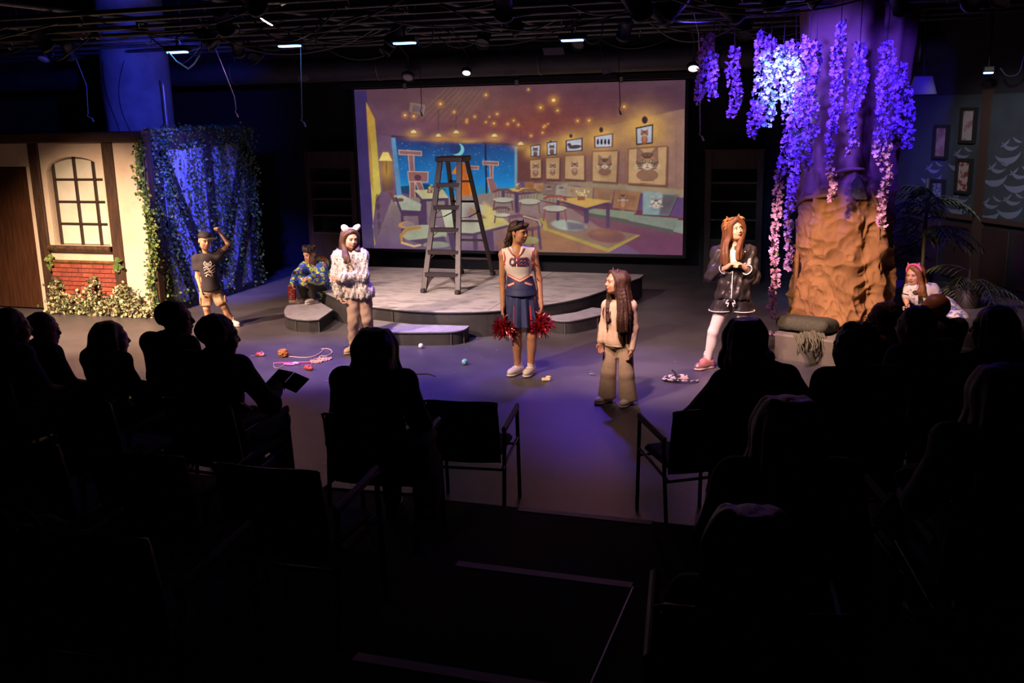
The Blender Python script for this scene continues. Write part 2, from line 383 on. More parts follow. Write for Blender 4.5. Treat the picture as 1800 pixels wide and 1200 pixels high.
# ------------------------------------------------------------------ bookcases
def bookcase(x0, x1, h, label):
    t = thing('bookcase', ((x0+x1)/2, 15.6, 0), 0, label, 'bookcase', 'dark bookcases beside the screen')
    Y0, Y1 = 15.6, 15.93; W = x1-x0; s_ = .10
    MB().bx(x0, x0+s_, Y0, Y1, 0, h, .006).build('side_panel', m_shelfwood, t)
    MB().bx(x1-s_, x1, Y0, Y1, 0, h, .006).build('side_panel', m_shelfwood, t)
    MB().bx(x0+s_, x1-s_, Y1-.02, Y1, 0, h).build('back_panel', mat('bookcase_back', (.006, .006, .007), .9), t)
    MB().bx(x0+s_, x1-s_, Y0+.01, Y0+.04, h-.27, h-.01).build('header_board', m_shelfwood, t)
    MB().bx(x0-.02, x1+.02, Y0-.03, Y1, h-.01, h+.02).build('top_board', m_shelfwood, t)
    MB().bx(x0+s_, x1-s_, Y0+.01, Y0+.04, .06, .66).build('cabinet_front', m_shelfwood, t)
    for z in (.67, .98, 1.26, 1.54): MB().bx(x0+s_, x1-s_, Y0+.01, Y1-.02, z-.012, z+.012).build('shelf', mat('shelf_edge', (.09, .055, .035), .6), t)
bookcase(-8.83, -7.87, 2.05, 'dark bookcase left of the projection screen')
bookcase(-1.98, -1.11, 2.02, 'dark bookcase right of the projection screen')
# ------------------------------------------------------------------ curved platform and its steps
m_plat = mat('pale_marbled_deck', (.40, .37, .36), .6, c2=(.19, .17, .18), nscale=4.5, stretch=(1, 2.2, 1), detail=8, contrast=(.46, .72))
m_fascia = mat('black_fascia', (.017, .015, .015), .65, c2=(.028, .024, .023), nscale=9)
m_steptop = mat('grey_step_top', (.34, .32, .36), .6, c2=(.26, .25, .28), nscale=10)
def deck(name, outline, z1, z0, top, label, cat, group=None, seams=()):
    c = np.mean(outline, 0); t = thing(name, (c[0], c[1], z0), 0, label, cat, group)
    n = len(outline)
    inn = [c[:2]+(np.array(p)-c[:2])*(1-.012) for p in outline]
    MB().prism(inn, z0, z1-.025).build('fascia', m_fascia, t)
    MB().prism(outline, z1-.025, z1).build('deck_top', top, t)
    mb = MB(); mb.tube([(p[0], p[1], z1-.016) for p in outline]+[(outline[0][0], outline[0][1], z1-.016)], .011, 6); mb.build('edge_strip', m_black, t)
    for i in seams:
        p = outline[i]; MB().bar((p[0], p[1], z0), (p[0], p[1], z1-.03), .012, .012).build('seam_strip', mat('fascia_seam', (.05, .045, .045), .6), t)
    return t
po = smooth_path([(-6.80, 12.2), (-6.18, 11.62), (-5.64, 11.28), (-4.90, 11.09), (-4.3, 11.14), (-3.80, 11.40), (-3.2, 12.12), (-2.93, 12.9), (-2.66, 14.05)], 7)
plat = [tuple(p) for p in po]+[(-2.66, 14.3), (-7.1, 14.3), (-7.05, 13.0)]
deck('stage_platform', np.array(plat), .32, 0, m_plat, 'low curved stage platform with pale marbled top in front of the screen', 'platform', None, (18, 36))
mb = MB(); mb.bx(-4.02, -4.012, 11.32, 14.28, .318, .3212); mb.bx(-2.72, -6.9, 13.1, 13.108, .318, .3212); o = mb.build('deck_joint', mat('deck_joint_line', (.08, .07, .07), .8), bpy.data.objects['stage_platform'])
def step(pts, label, seams=()): deck('curved_step', np.array(pts), .165, 0, m_steptop, label, 'step', 'curved steps of the platform', seams)
step([tuple(p) for p in smooth_path([(-7.25, 12.3), (-7.12, 11.9), (-6.95, 11.5), (-6.72, 11.15), (-6.5, 11.01), (-6.30, 10.99)], 5)]+[(-6.19, 11.04), (-6.32, 11.66), (-6.78, 12.14)], 'curved black step with grey top at the left end of the platform', (20, 26))
step([(-5.62, 11.2), (-5.55, 10.98)]+[tuple(p) for p in smooth_path([(-5.40, 10.72), (-5.2, 10.60), (-4.9, 10.57), (-4.5, 10.66), (-4.28, 10.73), (-4.17, 10.86), (-4.18, 11.08)], 5)]+[(-4.9, 11.02)], 'long curved black step at the middle front of the platform', (5, 22, 27))
step([(-3.43, 11.80)]+[tuple(p) for p in smooth_path([(-3.36, 11.70), (-3.24, 11.60), (-3.10, 11.60), (-2.98, 11.72), (-2.78, 12.08), (-2.66, 12.4)], 5)]+[(-3.0, 12.50), (-3.13, 12.15)], 'short curved black step right of the cheerleader', (10, 20))
# ------------------------------------------------------------------ low platform by the right wall
rp = thing('side_platform', (2.2, 12.6, 0), 0, 'grey low platform along the right wall behind the tree', 'platform')
pts = [(.72, 13.9), (.72, 11.75), (.95, 11.35), (4.2, 10.2), (4.2, 14.4), (1.2, 14.4)]
pts = [(.72, 14.2), (.72, 11.75), (1.05, 11.25), (3.6, 9.6), (4.0, 9.6), (1.35, 14.2)]
MB().prism(pts, .0, .335).build('fascia', m_fascia, rp)
MB().prism([(p[0], p[1]) for p in pts], .335, .36).build('deck_top', mat('grey_painted_deck', (.13, .125, .12), .6, c2=(.09, .085, .085), nscale=5), rp)
MB().prism([(1.05, 11.25), (.95, 10.9), (3.1, 9.3), (3.6, 9.6)], 0, .18).build('lower_step', mat('grey_painted_deck', (0, 0, 0)), rp)
# ------------------------------------------------------------------ cottage facade
FY = 11.5
m_stucco = mat('cream_stucco', (.60, .47, .36), .85, c2=(.45, .31, .22), nscale=2.6, detail=8, contrast=(.5, .85), bump=.25, bscale=30)
m_timber = mat('painted_brown_timber', (.062, .024, .010), .65, c2=(.026, .011, .006), nscale=7, stretch=(5, 5, .6), bump=.2, bscale=25)
m_timberh = mat('painted_brown_beam', (.075, .036, .018), .65, c2=(.04, .018, .010), nscale=7, stretch=(.6, 5, 5), bump=.2, bscale=25)
m_door = mat('wood_grain_door', (.075, .026, .010), .5, c2=(.035, .012, .005), nscale=9, stretch=(6, 6, .35), detail=6, bump=.08, bscale=20)
m_brick = [mat('red_brick_%s' % n, c, .8, c2=c2, nscale=20, bump=.3, bscale=80) for n, c, c2 in (('a', (.27, .055, .03), (.19, .038, .022)), ('b', (.33, .08, .045), (.25, .055, .03)), ('c', (.20, .036, .024), (.26, .055, .035)))]
m_mortar = mat('dark_mortar', (.055, .03, .022), .9)
house = thing('cottage_facade', (-10.3, FY, 0), 0, 'cream and timber cottage set front with arched window and brick base', 'stage set')
def hp(name, x0, x1, z0, z1, y0, y1, m, bev=.004): return MB().bx(x0, x1, FY+y0, FY+y1, z0, z1, bev).build(name, m, house)
# stucco with an arched opening: built as an outline around the hole
OX0, OX1, OZ0, OZ1, OZA = -10.60, -9.655, .955, 1.985, 2.19
def arch_pts(x0, x1, n=16): return [(x0+(x1-x0)*i/n, OZ1+(OZA-OZ1)*math.sqrt(max(0, 1-(2*i/n-1)**2))) for i in range(n+1)]
def stucco_window_panel():
    mb = MB(); A = arch_pts(OX0, OX1); n = len(A); X0, X1, Z0, Z1 = -10.69, -9.58, .70, 2.38
    for y, fl in ((FY+.03, 0), (FY+.16, 1)):
        V = []; Fs = []
        def q(*p): b = len(V); V.extend([(x, y, z) for x, z in p]); Fs.append((b, b+1, b+2, b+3) if not fl else (b+3, b+2, b+1, b))
        q((X0, Z0), (X1, Z0), (X1, OZ0), (X0, OZ0)); q((X0, OZ0), (OX0, OZ0), (OX0, OZ1), (X0, OZ1)); q((OX1, OZ0), (X1, OZ0), (X1, OZ1), (OX1, OZ1))
        q((X0, OZ1), (OX0, OZ1), (OX0, Z1), (X0, Z1)); q((OX1, OZ1), (X1, OZ1), (X1, Z1), (OX1, Z1))
        for i in range(n-1): q(A[i], A[i+1], (A[i+1][0], Z1), (A[i][0], Z1))
        mb.add(V, Fs)
    L = [(OX0, OZ0)]+A+[(OX1, OZ0)]
    for i in range(len(L)):
        a, b = L[i], L[(i+1) % len(L)]; mb.quad((a[0], FY+.03, a[1]), (a[0], FY+.16, a[1]), (b[0], FY+.16, b[1]), (b[0], FY+.03, b[1]))
    return mb.build('stucco_window_bay', m_stucco, house)
stucco_window_panel()
hp('stucco_panel', -9.44, -8.97, 0, 2.38, .03, .12, m_stucco)
hp('stucco_panel', -12.4, -10.84, 2.06, 2.38, .03, .12, m_stucco)
hp('stucco_door_trim', -10.935, -10.845, 0, 2.06, .02, .12, m_stucco)
hp('top_beam', -12.4, -8.9, 2.38, 2.52, -.04, .14, m_timberh, .012)
hp('post', -10.85, -10.685, 0, 2.38, -.01, .12, m_timber, .01)
hp('post', -9.60, -9.435, .0, 2.38, -.01, .12, m_timber, .01)
hp('corner_post', -8.98, -8.88, 0, 2.40, -.02, .12, m_timber, .01)
d_ = hp('door', -12.1, -10.94, 0.02, 2.045, .06, .11, m_door, .006)
MB().bx(-12.1, -10.94, FY+.05, FY+.06, 2.035, 2.06).build('door_head_shade', m_black, house)  # black strip put in for the shadow line above the door
# window
win = thing('window', (0, 0, 0)); win.parent = house; win.location = (-10.12-house.location.x, .12, .95)
wo = np.array([-10.12, FY+.12, .95])
def wbuild(mb, name, m): return link(name, mb.mesh(name, wo), m, win)
m_munt = mat('dark_brown_muntin', (.030, .014, .008), .5)
m_pane = mat('translucent_cream_pane', (.66, .62, .54), .55, c2=(.52, .50, .36), nscale=4, contrast=(.35, .8))
PX = [-10.55, -10.185, -9.865, -9.545]; PZ = [.955, 1.255, 1.565, 1.875, 2.2]
for i in range(3):
    for j in range(4):
        wbuild(MB().bx(PX[i]+.012, PX[i+1]-.012, FY+.135, FY+.142, PZ[j]+.012, PZ[j+1]-.012), 'pane', m_pane)
for x in PX: wbuild(MB().bx(x-.018, x+.018, FY+.10, FY+.134, .955, 2.2, .004), 'muntin', m_munt)
for z in PZ[1:4]: wbuild(MB().bx(-10.56, -9.53, FY+.105, FY+.134, z-.013, z+.013, .004), 'muntin', m_munt)
mb = MB(); mb.tube([(-10.66, FY-.03, .925), (-9.60, FY-.03, .925)], .042, 12); mb.bx(-10.66, -9.60, FY-.03, FY+.05, .89, .955)
mb.build('window_sill', mat('dark_glossy_sill', (.045, .022, .014), .35, c2=(.09, .05, .03), nscale=14), house)
mb = MB(); mb.bx(-10.69, -9.50, FY-.03, FY+.03, .715, .75, .008); mb.bx(-10.69, -9.50, FY-.01, FY+.03, .695, .716, .006)
mb.build('brick_ledge', mat('carved_ledge_wood', (.20, .085, .03), .55, c2=(.10, .04, .015), nscale=22), house)
hp('mortar_bed', -10.69, -9.52, 0, .70, .012, .10, m_mortar, 0)
rows = 11; bh = .70/rows; bl = .187; me_b = {}
for r in range(rows):
    x = -10.69-(bl/2 if r % 2 else .03)
    while x < -9.55:
        a, b = max(x, -10.685)+.004, min(x+bl, -9.53)-.004; x += bl
        if b-a < .02: continue
        key = round(b-a, 3), RNG.integers(3)
        if key not in me_b:
            me_b[key] = MB().box((0, 0, 0), (b-a, .022, bh-.010), 0, .003).mesh('brick'); me_b[key].materials.append(m_brick[key[1]])
        o = link('brick', me_b[key], None, house, ((a+b)/2-house.location.x, .008+RNG.uniform(-.003, .003), (r+.5)*bh))
# side flat, half-timbered, seen along its length
SX = -8.92
side = thing('timbered_side_flat', (SX, 12.8, 0), 0, 'ivy-covered half-timbered side wall of the cottage lit blue', 'stage set')
m_plaster = mat('pale_side_plaster', (.48, .46, .50), .85, c2=(.28, .27, .30), nscale=5, stretch=(1, 3, .5), contrast=(.4, .7), bump=.2)
m_darkt = mat('dark_side_timber', (.026, .016, .012), .7, c2=(.016, .010, .008), nscale=6)
Y0, Y1, ZT = 11.62, 14.04, 2.49
MB().bx(SX-.08, SX, Y0, Y1, 0, ZT).build('plaster_panel', m_plaster, side)
MB().bx(SX-.1, SX+.03, Y0, Y1, ZT-.22, ZT+.02, .006).build('top_beam', m_darkt, side)
MB().bx(SX-.1, SX+.03, Y0, Y1, 0, .10, .006).build('bottom_rail', m_darkt, side)
for y in (Y0+.12, 12.93, Y1-.08): MB().bx(SX-.1, SX+.025, y-.10, y+.10, .1, ZT-.22, .006).build('timber_post', m_darkt, side)
for a, b in (((11.85, 2.25), (12.85, .15)), ((13.9, 2.25), (13.03, .35)), ((11.85, 1.3), (12.3, .1)), ((13.9, 1.2), (13.4, .1))):
    MB().bar((SX, a[0], a[1]), (SX, b[0], b[1]), .17, .05, hint=(1, 0, 0)).build('timber_brace', m_darkt, side)
# leaves --------------------------------------------------------------
def leaf_cloud(P, N, size, jit=.6, lobed=True):
    "ivy leaves (6 triangles each) at points P facing roughly N"
    V = []; Fs = []
    sh = [(0, -.5), (.42, -.28), (.30, .08), (.5, .25), (0, .62), (-.5, .25), (-.30, .08), (-.42, -.28)]
    for p, n in zip(P, N):
        n = n+RNG.normal(size=3)*jit; u, v, d = basis(n); t = RNG.uniform(0, 6.28); c, s_ = math.cos(t), math.sin(t); sz = size*RNG.uniform(.6, 1.35)
        b = len(V); V.append(p+d*sz*.12)
        for x, y in sh: V.append(p+sz*((x*c-y*s_)*u+(x*s_+y*c)*v))
        for i in range(8): Fs.append((b, b+1+i, b+1+(i+1) % 8))
    return np.array(V), np.array(Fs)
m_ivy = [mat('ivy_leaf_%s' % n, c, .5, c2=c2, nscale=60) for n, c, c2 in (('dark', (.020, .050, .020), (.035, .075, .022)), ('mid', (.05, .10, .022), (.09, .15, .03)), ('light', (.20, .24, .045), (.13, .18, .05)))]
def ivy_part(name, P, N, size, m, parent, jit=.6):
    V, F_ = leaf_cloud(P, N, size, jit); V = V-np.array(parent.location); me = mesh_np(name, V, F_, False, [m]); return link(name, me, None, parent, kind='stuff')
nx = np.array([1., 0, 0]); ny = np.array([0, -1., 0])
ST = []
for i in range(100):      # hanging strands on the side flat
    y = RNG.uniform(Y0-.02, Y1+.03); z1_ = 2.52; L = RNG.uniform(1.0, 2.45)
    if RNG.random() < .25: z1_ = RNG.uniform(.8, 1.8); L = z1_-.03
    ph = RNG.uniform(0, 6)
    z = z1_
    while z > max(.03, z1_-L): ST.append((SX+.035+abs(RNG.normal())*.02, y+.05*math.sin(z*3+ph)+RNG.normal()*.025, z)); z -= RNG.uniform(.025, .07)
ST = np.array(ST); k_ = RNG.random(len(ST))
ivy = thing('ivy_garlands', (SX+.04, 12.8, 0), 0, 'ivy garlands hanging over the blue-lit side wall and corner post', 'ivy')
for i, (a, b) in enumerate(((0, .66), (.66, .92), (.92, 1))):
    q = ST[(k_ >= a) & (k_ < b)]; ivy_part('ivy_leaves', q, [nx]*len(q), .038, m_ivy[i], ivy)
top = np.array([(SX+RNG.uniform(-.12, .06), RNG.uniform(Y0, Y1+.03), 2.50+abs(RNG.normal())*.03) for _ in range(620)]); ivy_part('ivy_leaves', top, [np.array([.6, -.3, .7])]*len(top), .038, m_ivy[0], ivy)
end = np.array([(SX+RNG.normal()*.05+.03, Y1+RNG.normal()*.05+.03, RNG.uniform(.05, 2.5)) for _ in range(420)]); ivy_part('ivy_leaves', end, [nx]*len(end), .038, m_ivy[1], ivy)
cor = np.array([(-8.93+RNG.normal()*.05-.05*math.sin(z*4), FY-.05+RNG.normal()*.02, z) for z in RNG.uniform(.05, 2.42, 620)]); kk = RNG.random(620)
for i, (a, b) in enumerate(((0, .3), (.3, .7), (.7, 1))): q = cor[(kk >= a) & (kk < b)]; ivy_part('corner_ivy_leaves', q, [ny]*len(q), .040, m_ivy[i], ivy)
for s_ in range(3):
    pts = [(-8.93+.03*math.sin(z*5+s_*2), FY-.045, z) for z in np.linspace(2.4, .05, 24)]; MB().tube(pts, .006, 5).build('ivy_stem', m_ivy[0], ivy)
tw = np.array([(-9.06-.05*math.sin(z*9)-RNG.uniform(0, .05), FY+.02, z) for z in RNG.uniform(1.6, 2.1, 12)]); ivy_part('corner_ivy_leaves', tw, [ny]*12, .05, m_ivy[0], ivy)
for cx_, lab in ((-10.66, 'left'), (-9.50, 'right')):
    t = thing('ivy_sprig', (cx_, FY-.035, .74), 0, 'small ivy sprig on the %s end of the brick ledge' % lab, 'ivy', 'ivy sprigs on the brick ledge')
    P = np.array([(cx_+RNG.normal()*.035, FY-.05+RNG.normal()*.012, .72+RNG.normal()*.045) for _ in range(14)])
    V, F_ = leaf_cloud(P, [ny]*14, .07); link('leaves', mesh_np('leaves', V-np.array(t.location), F_, False, [m_ivy[2] if lab == 'left' else m_ivy[1]]), None, t, kind='stuff')
# variegated foliage along the brick base
bush = thing('variegated_foliage', (-10.0, FY-.12, 0), 0, 'cream-edged foliage spread along the foot of the brick wall', 'foliage')
m_var = [mat('variegated_leaf_%s' % n, c, .55) for n, c in (('cream', (.50, .41, .23)), ('green', (.10, .13, .05)), ('dark', (.045, .04, .02)))]
BP = []
def clump(cx, cz, sx, sz, n):
    for _ in range(n): BP.append((cx+RNG.normal()*sx, FY-.12+RNG.normal()*.06, max(.02, cz+RNG.normal()*sz)))
for x in np.linspace(-10.62, -9.0, 17): clump(x, .08+.02*math.sin(x*9), .07, .05, 80)
for t in np.linspace(0, 1, 12): clump(-10.55+.02*t, .15+.33*t, .05*(1-t)+.02, .04, int(40*(1-.7*t))); clump(-9.99+.10*t, .12+.38*t, .04*(1-t)+.02, .04, int(32*(1-.55*t))); clump(-9.32+.0*t-.1*t, .15+.27*t, .10*(1-t)+.03, .04, int(66*(1-.75*t)))
for x in np.linspace(-10.3, -9.2, 8): clump(x, .22, .07, .05, 42)
BP = np.array(BP); BP[:, 1] = np.minimum(BP[:, 1], FY-.02); kk = RNG.random(len(BP))
for i, (a, b) in enumerate(((0, .38), (.38, .76), (.76, 1))):
    q = BP[(kk >= a) & (kk < b)]; V, F_ = leaf_cloud(q, [ny]*len(q), .038, .8); link('leaves', mesh_np('leaves', V-np.array(bush.location), F_, False, [m_var[i]]), None, bush, kind='stuff')
for x in np.linspace(-10.5, -9.2, 7): MB().tube(smooth_path([(x, FY-.1, .02), (x+.05, FY-.08, .15), (x+.02, FY-.07, .33)], 4), .007, 5).build('stem', m_var[2], bush)
# ------------------------------------------------------------------ round concrete column behind the cottage, with a pipe beside it
CX = float(ony(243, 180, 13.75)[0]); PXc = float(ony(291, 195, 13.3)[0])
colm = thing('round_column', (CX, 13.75, 0), 0, 'thick round concrete column behind the cottage lit blue', 'column')
MB().lathe([(.52, 0), (.52, 3.7), (.50, 3.74), (.50, 4.95)], 40, (CX, 13.75, 0)).build('shaft', mat('painted_concrete', (.34, .33, .38), .85, c2=(.22, .21, .26), nscale=3, detail=8, bump=.3, bscale=14), colm)
for s_ in range(3):
    a0 = -2.3+s_*.55; pts = [(CX+.526*math.cos(a0+.25*math.sin(z*3+s_)), 13.75+.526*math.sin(a0+.25*math.sin(z*3+s_)), z) for z in np.linspace(2.4, 3.55, 18)]
    MB().tube(pts, .006, 5).build('crack_cable', m_black, colm)
pipe = thing('conduit_pipe', (PXc, 13.3, 0), 0, 'pale vertical pipe beside the blue column', 'pipe')
MB().tube([(PXc, 13.3, 0), (PXc, 13.3, 3.15)], .028, 12).build('tube', mat('pale_metal_pipe', (.55, .5, .45), .35, .6), pipe)
mb = MB(); mb.tube([(PXc, 13.3, 3.15), (PXc, 13.3, 3.2), (PXc-.04, 13.34, 3.25)], .034, 10); mb.build('elbow', mat('pale_metal_pipe', (0, 0, 0)), pipe)
# ------------------------------------------------------------------ projected picture: painted into per-point colours of the screen mesh
class Paint:
    "drawing surface in the coordinates of the projected picture (1800 x 956), kept at half size"
    def __init__(s, w=900, h=478):
        s.w, s.h = w, h; s.a = np.zeros((h, w, 3)); s.Y, s.X = np.mgrid[0:h, 0:w]; s.X = s.X*2+1.; s.Y = s.Y*2+1.
    @staticmethod
    def lin(c): return (np.array(c, float)/255)**2.2
    def win(s, x0, y0, x1, y1):
        return slice(max(0, int(y0/2)-1), min(s.h, int(y1/2)+2)), slice(max(0, int(x0/2)-1), min(s.w, int(x1/2)+2))
    def put(s, sl, m, c, al=1):
        m = (m*al)[..., None]; c = c if callable(c) else s.lin(c)
        if callable(c): c = c(s.X[sl], s.Y[sl])
        s.a[sl] = s.a[sl]*(1-m)+c*m
    def poly(s, pts, c, al=1, soft=1.2):
        P = np.array(pts, float); sl = s.win(*(P.min(0)-3), *(P.max(0)+3)); X, Y = s.X[sl], s.Y[sl]
        if X.size == 0: return
        ins = np.zeros(X.shape, bool); dm = np.full(X.shape, 1e9)
        for i in range(len(P)):
            (x0, y0), (x1, y1) = P[i], P[(i+1) % len(P)]
            cr = ((y0 > Y) != (y1 > Y)) & (X < (x1-x0)*(Y-y0)/((y1-y0) if y1 != y0 else 1e-9)+x0); ins ^= cr
            t = np.clip(((X-x0)*(x1-x0)+(Y-y0)*(y1-y0))/((x1-x0)**2+(y1-y0)**2+1e-9), 0, 1)
            dm = np.minimum(dm, (X-x0-t*(x1-x0))**2+(Y-y0-t*(y1-y0))**2)
        d = np.sqrt(dm)*np.where(ins, 1, -1); s.put(sl, np.clip(.5+d/(2*soft), 0, 1), c, al)
    def ell(s, x, y, rx, ry, c, al=1, soft=None, ang=0):
        r = max(rx, ry)+3; sl = s.win(x-r, y-r, x+r, y+r); X, Y = s.X[sl]-x, s.Y[sl]-y; ca, sa = math.cos(ang), math.sin(ang)
        k = np.sqrt(((X*ca+Y*sa)/rx)**2+((Y*ca-X*sa)/ry)**2); s.put(sl, np.clip((1-k)*min(rx, ry)/(soft or 1.5)+.5, 0, 1), c, al)
    def line(s, pts, w_, c, al=1):
        for (x0, y0), (x1, y1) in zip(pts[:-1], pts[1:]):
            sl = s.win(min(x0, x1)-w_, min(y0, y1)-w_, max(x0, x1)+w_, max(y0, y1)+w_); X, Y = s.X[sl], s.Y[sl]
            t = np.clip(((X-x0)*(x1-x0)+(Y-y0)*(y1-y0))/((x1-x0)**2+(y1-y0)**2+1e-9), 0, 1)
            d = np.sqrt((X-x0-t*(x1-x0))**2+(Y-y0-t*(y1-y0))**2); s.put(sl, np.clip(w_/2-d+.8, 0, 1), c, al)
    def glow(s, x, y, r, c, al=1, ry=None):
        ry = ry or r; sl = s.win(x-2.4*r, y-2.4*ry, x+2.4*r, y+2.4*ry); m = np.exp(-((s.X[sl]-x)/r)**2-((s.Y[sl]-y)/ry)**2); s.put(sl, m, c, al)
    def grad(s, a, b, y0, y1, horizontal=False):
        A, B = s.lin(a), s.lin(b)
        def f(X, Y): t = np.clip(((X if horizontal else Y)-y0)/(y1-y0), 0, 1)[..., None]; return A*(1-t)+B*t
        return f
def paint_cafe():
    p = Paint(); r = np.random.default_rng(3)
    p.poly([(-9, -9), (1810, -9), (1810, 970), (-9, 970)], p.grad((102, 76, 82), (104, 78, 118), 60, 700))
    p.poly([(60, 60), (1700, 60), (1700, 200), (60, 180)], (84, 58, 66), .7, 60); p.glow(950, 270, 520, (140, 74, 48), .85, 130); p.glow(600, 170, 260, (120, 92, 76), .6, 90)
    # wooden ceiling boards
    for i in range(16): x = 400+i*26; p.line([(x+120, 100), (x-40+i*4, 250+i*3)], 1.6, (150, 135, 70) if i < 9 else (120, 80, 60), .55-.02*i)
    for i in range(8): y = 150+i*26; p.line([(900+i*20, y+30), (1650, y-40)], 2, (92, 55, 52), .35)
    p.poly([(340, 168), (415, 182), (408, 232), (336, 215)], (150, 128, 100), .8); p.poly([(355, 180), (408, 188), (402, 224), (350, 212)], (118, 98, 100))
    # dim purple light on the bare screen edge painted in; left wall, bright column
    p.poly([(60, 110), (125, 110), (165, 890), (90, 890)], (60, 50, 98)); p.poly([(178, 330), (250, 340), (285, 890), (165, 890)], (112, 86, 108))
    p.poly([(122, 165), (165, 250), (178, 400), (196, 610), (170, 650), (155, 780), (172, 890), (164, 890)], p.grad((196, 150, 52), (206, 190, 84), 200, 520)); p.poly([(122, 190), (150, 420), (160, 620), (142, 560)], (170, 120, 60), .7)
    for i in range(5): p.ell(178+i*3, 640+i*45, 9, 20, (70, 62, 50), .7)
    p.poly([(195, 455), (240, 455), (262, 600), (205, 610)], (96, 70, 48), .8)
    p.glow(225, 500, 34, (220, 170, 60), .7, 60); p.poly([(205, 415), (232, 415), (252, 458), (186, 456)], (250, 226, 120)); p.line([(222, 458), (224, 520)], 4, (120, 80, 40))
    # night window
    W_ = [(245, 332), (872, 378), (868, 600), (740, 622), (560, 640), (285, 610)]
    p.poly(W_, p.grad((36, 50, 108), (18, 140, 214), 350, 575)); p.poly([(280, 570), (560, 585), (868, 578), (868, 602), (740, 624), (285, 612)], (40, 150, 178), .7); p.poly([(280, 585), (420, 570), (520, 600), (420, 640), (285, 612)], (22, 60, 92), .9)
    p.poly([(245, 334), (266, 337), (300, 640), (276, 640)], (96, 150, 190)); p.poly([(245, 330), (872, 374), (872, 384), (245, 342)], (70, 52, 70)); p.poly([(857, 388), (870, 388), (868, 606), (856, 606)], (120, 160, 170))
    for _ in range(120): x, y = r.uniform(290, 850), r.uniform(360, 560); p.ell(x, y, *(2*[r.uniform(.8, 2.0)]), (190, 225, 240), r.uniform(.3, .9))
    p.ell(576, 402, 31, 31, (138, 228, 226)); p.ell(562, 395, 29, 29, (40, 66, 118)); p.line([(712, 372), (718, 618)], 9, (34, 40, 62))
    # cat trees
    ct, ol = (150, 104, 98), (226, 190, 160)
    def block(pts): p.poly([(x+3*np.sign(x-np.mean([q[0] for q in pts])), y+3*np.sign(y-np.mean([q[1] for q in pts]))) for x, y in pts], ol); p.poly(pts, ct)
    block([(285, 406), (395, 412), (395, 430), (287, 424)]); block([(332, 428), (356, 429), (360, 515), (340, 514)]); block([(330, 512), (428, 514), (425, 560), (336, 562)]); p.ell(378, 540, 18, 15, (92, 62, 66)); block([(340, 562), (362, 562), (364, 690), (342, 690)]); block([(368, 562), (392, 562), (408, 602), (384, 604)])
    block([(700, 460), (775, 464), (775, 478), (702, 474)]); block([(735, 478), (748, 478), (748, 545), (738, 545)]); block([(722, 544), (748, 542), (795, 640), (748, 655)]); block([(625, 484), (678, 486), (676, 498), (625, 496)])
    p.poly([(545, 520), (582, 462), (612, 470), (612, 520), (630, 524), (652, 640), (658, 672), (570, 668), (575, 524)], (238, 140, 14)); p.poly([(592, 470), (612, 472), (640, 650), (600, 650)], (214, 112, 8))
    # floor
    p.poly([(250, 640), (560, 636), (870, 602), (1120, 690), (1700, 760), (1700, 925), (160, 890)], p.grad((150, 134, 120), (112, 84, 120), 640, 880)); p.glow(980, 830, 260, (176, 120, 52), .85, 90); p.glow(500, 840, 330, (132, 116, 130), .7, 60); p.poly([(1130, 690), (1700, 780), (1700, 925), (1480, 918)], (112, 56, 72), .7)
    # right wall, planks and lamps
    p.poly([(872, 380), (1695, 200), (1695, 640), (1420, 600), (872, 556)], p.grad((112, 70, 58), (158, 122, 104), 900, 1690, True)); 
    for x in range(900, 1690, 42): p.line([(x, 400-(x-900)*.22), (x, 560+(x-900)*.06)], 1.6, (112, 78, 66), .6)
    for x, y, g in ((940, 395, 26), (1035, 375, 34), (1135, 350, 46), (1285, 325, 60), (1500, 285, 85)): p.glow(x, y+18, g*1.25, (240, 186, 84), .9, g*1.1); p.ell(x, y-g*.35, g*.17, g*.22, (64, 44, 44))
    p.poly([(1250, 560), (1695, 600), (1695, 640), (1330, 600), (1000, 562)], (170, 160, 120), .6)
    def cat(x, y, s_, fur=(124, 98, 76), body=True, dark=(48, 36, 32)):
        lt = tuple(min(255, int(v*1.35)) for v in fur)
        if body: p.ell(x, y+s_*1.45, s_*.80, s_*1.05, fur); p.ell(x, y+s_*1.2, s_*.42, s_*.7, lt, .8, s_*.2)
        for g in (-1, 1): p.poly([(x+g*s_*.90, y-s_*.05), (x+g*s_*.86, y-s_*1.30), (x+g*s_*.18, y-s_*.66)], fur); p.poly([(x+g*s_*.76, y-s_*.45), (x+g*s_*.78, y-s_*1.08), (x+g*s_*.42, y-s_*.68)], (150, 112, 92))
        p.ell(x, y, s_*.92, s_*.78, fur); p.ell(x, y-s_*.1, s_*.6, s_*.5, lt, .5, s_*.3)
        for k in (-.5, -.3, -.1, .1, .3, .5): p.line([(x+k*s_*.9, y-s_*.74+abs(k)*s_*.2), (x+k*s_*.45, y-s_*.30)], max(1.2, s_*.085), dark, .85)
        for g in (-1, 1):
            for k in range(4): p.line([(x+g*s_*.50, y+s_*(.16+.12*k)), (x+g*s_*(.92-.06*k), y+s_*(.0+.19*k))], max(1.1, s_*.07), dark, .75)
            p.ell(x+g*s_*.37, y-s_*.02, s_*.215, s_*.16, dark, .9); p.ell(x+g*s_*.37, y-s_*.01, s_*.165, s_*.125, (176, 172, 112)); p.ell(x+g*s_*.37, y-s_*.01, s_*.085, s_*.115, (16, 14, 14)); p.ell(x+g*s_*.34, y-s_*.05, s_*.035, s_*.035, (240, 240, 230)); p.line([(x+g*s_*.16, y+s_*.02), (x+g*s_*.12, y+s_*.24)], max(1, s_*.05), dark, .6)
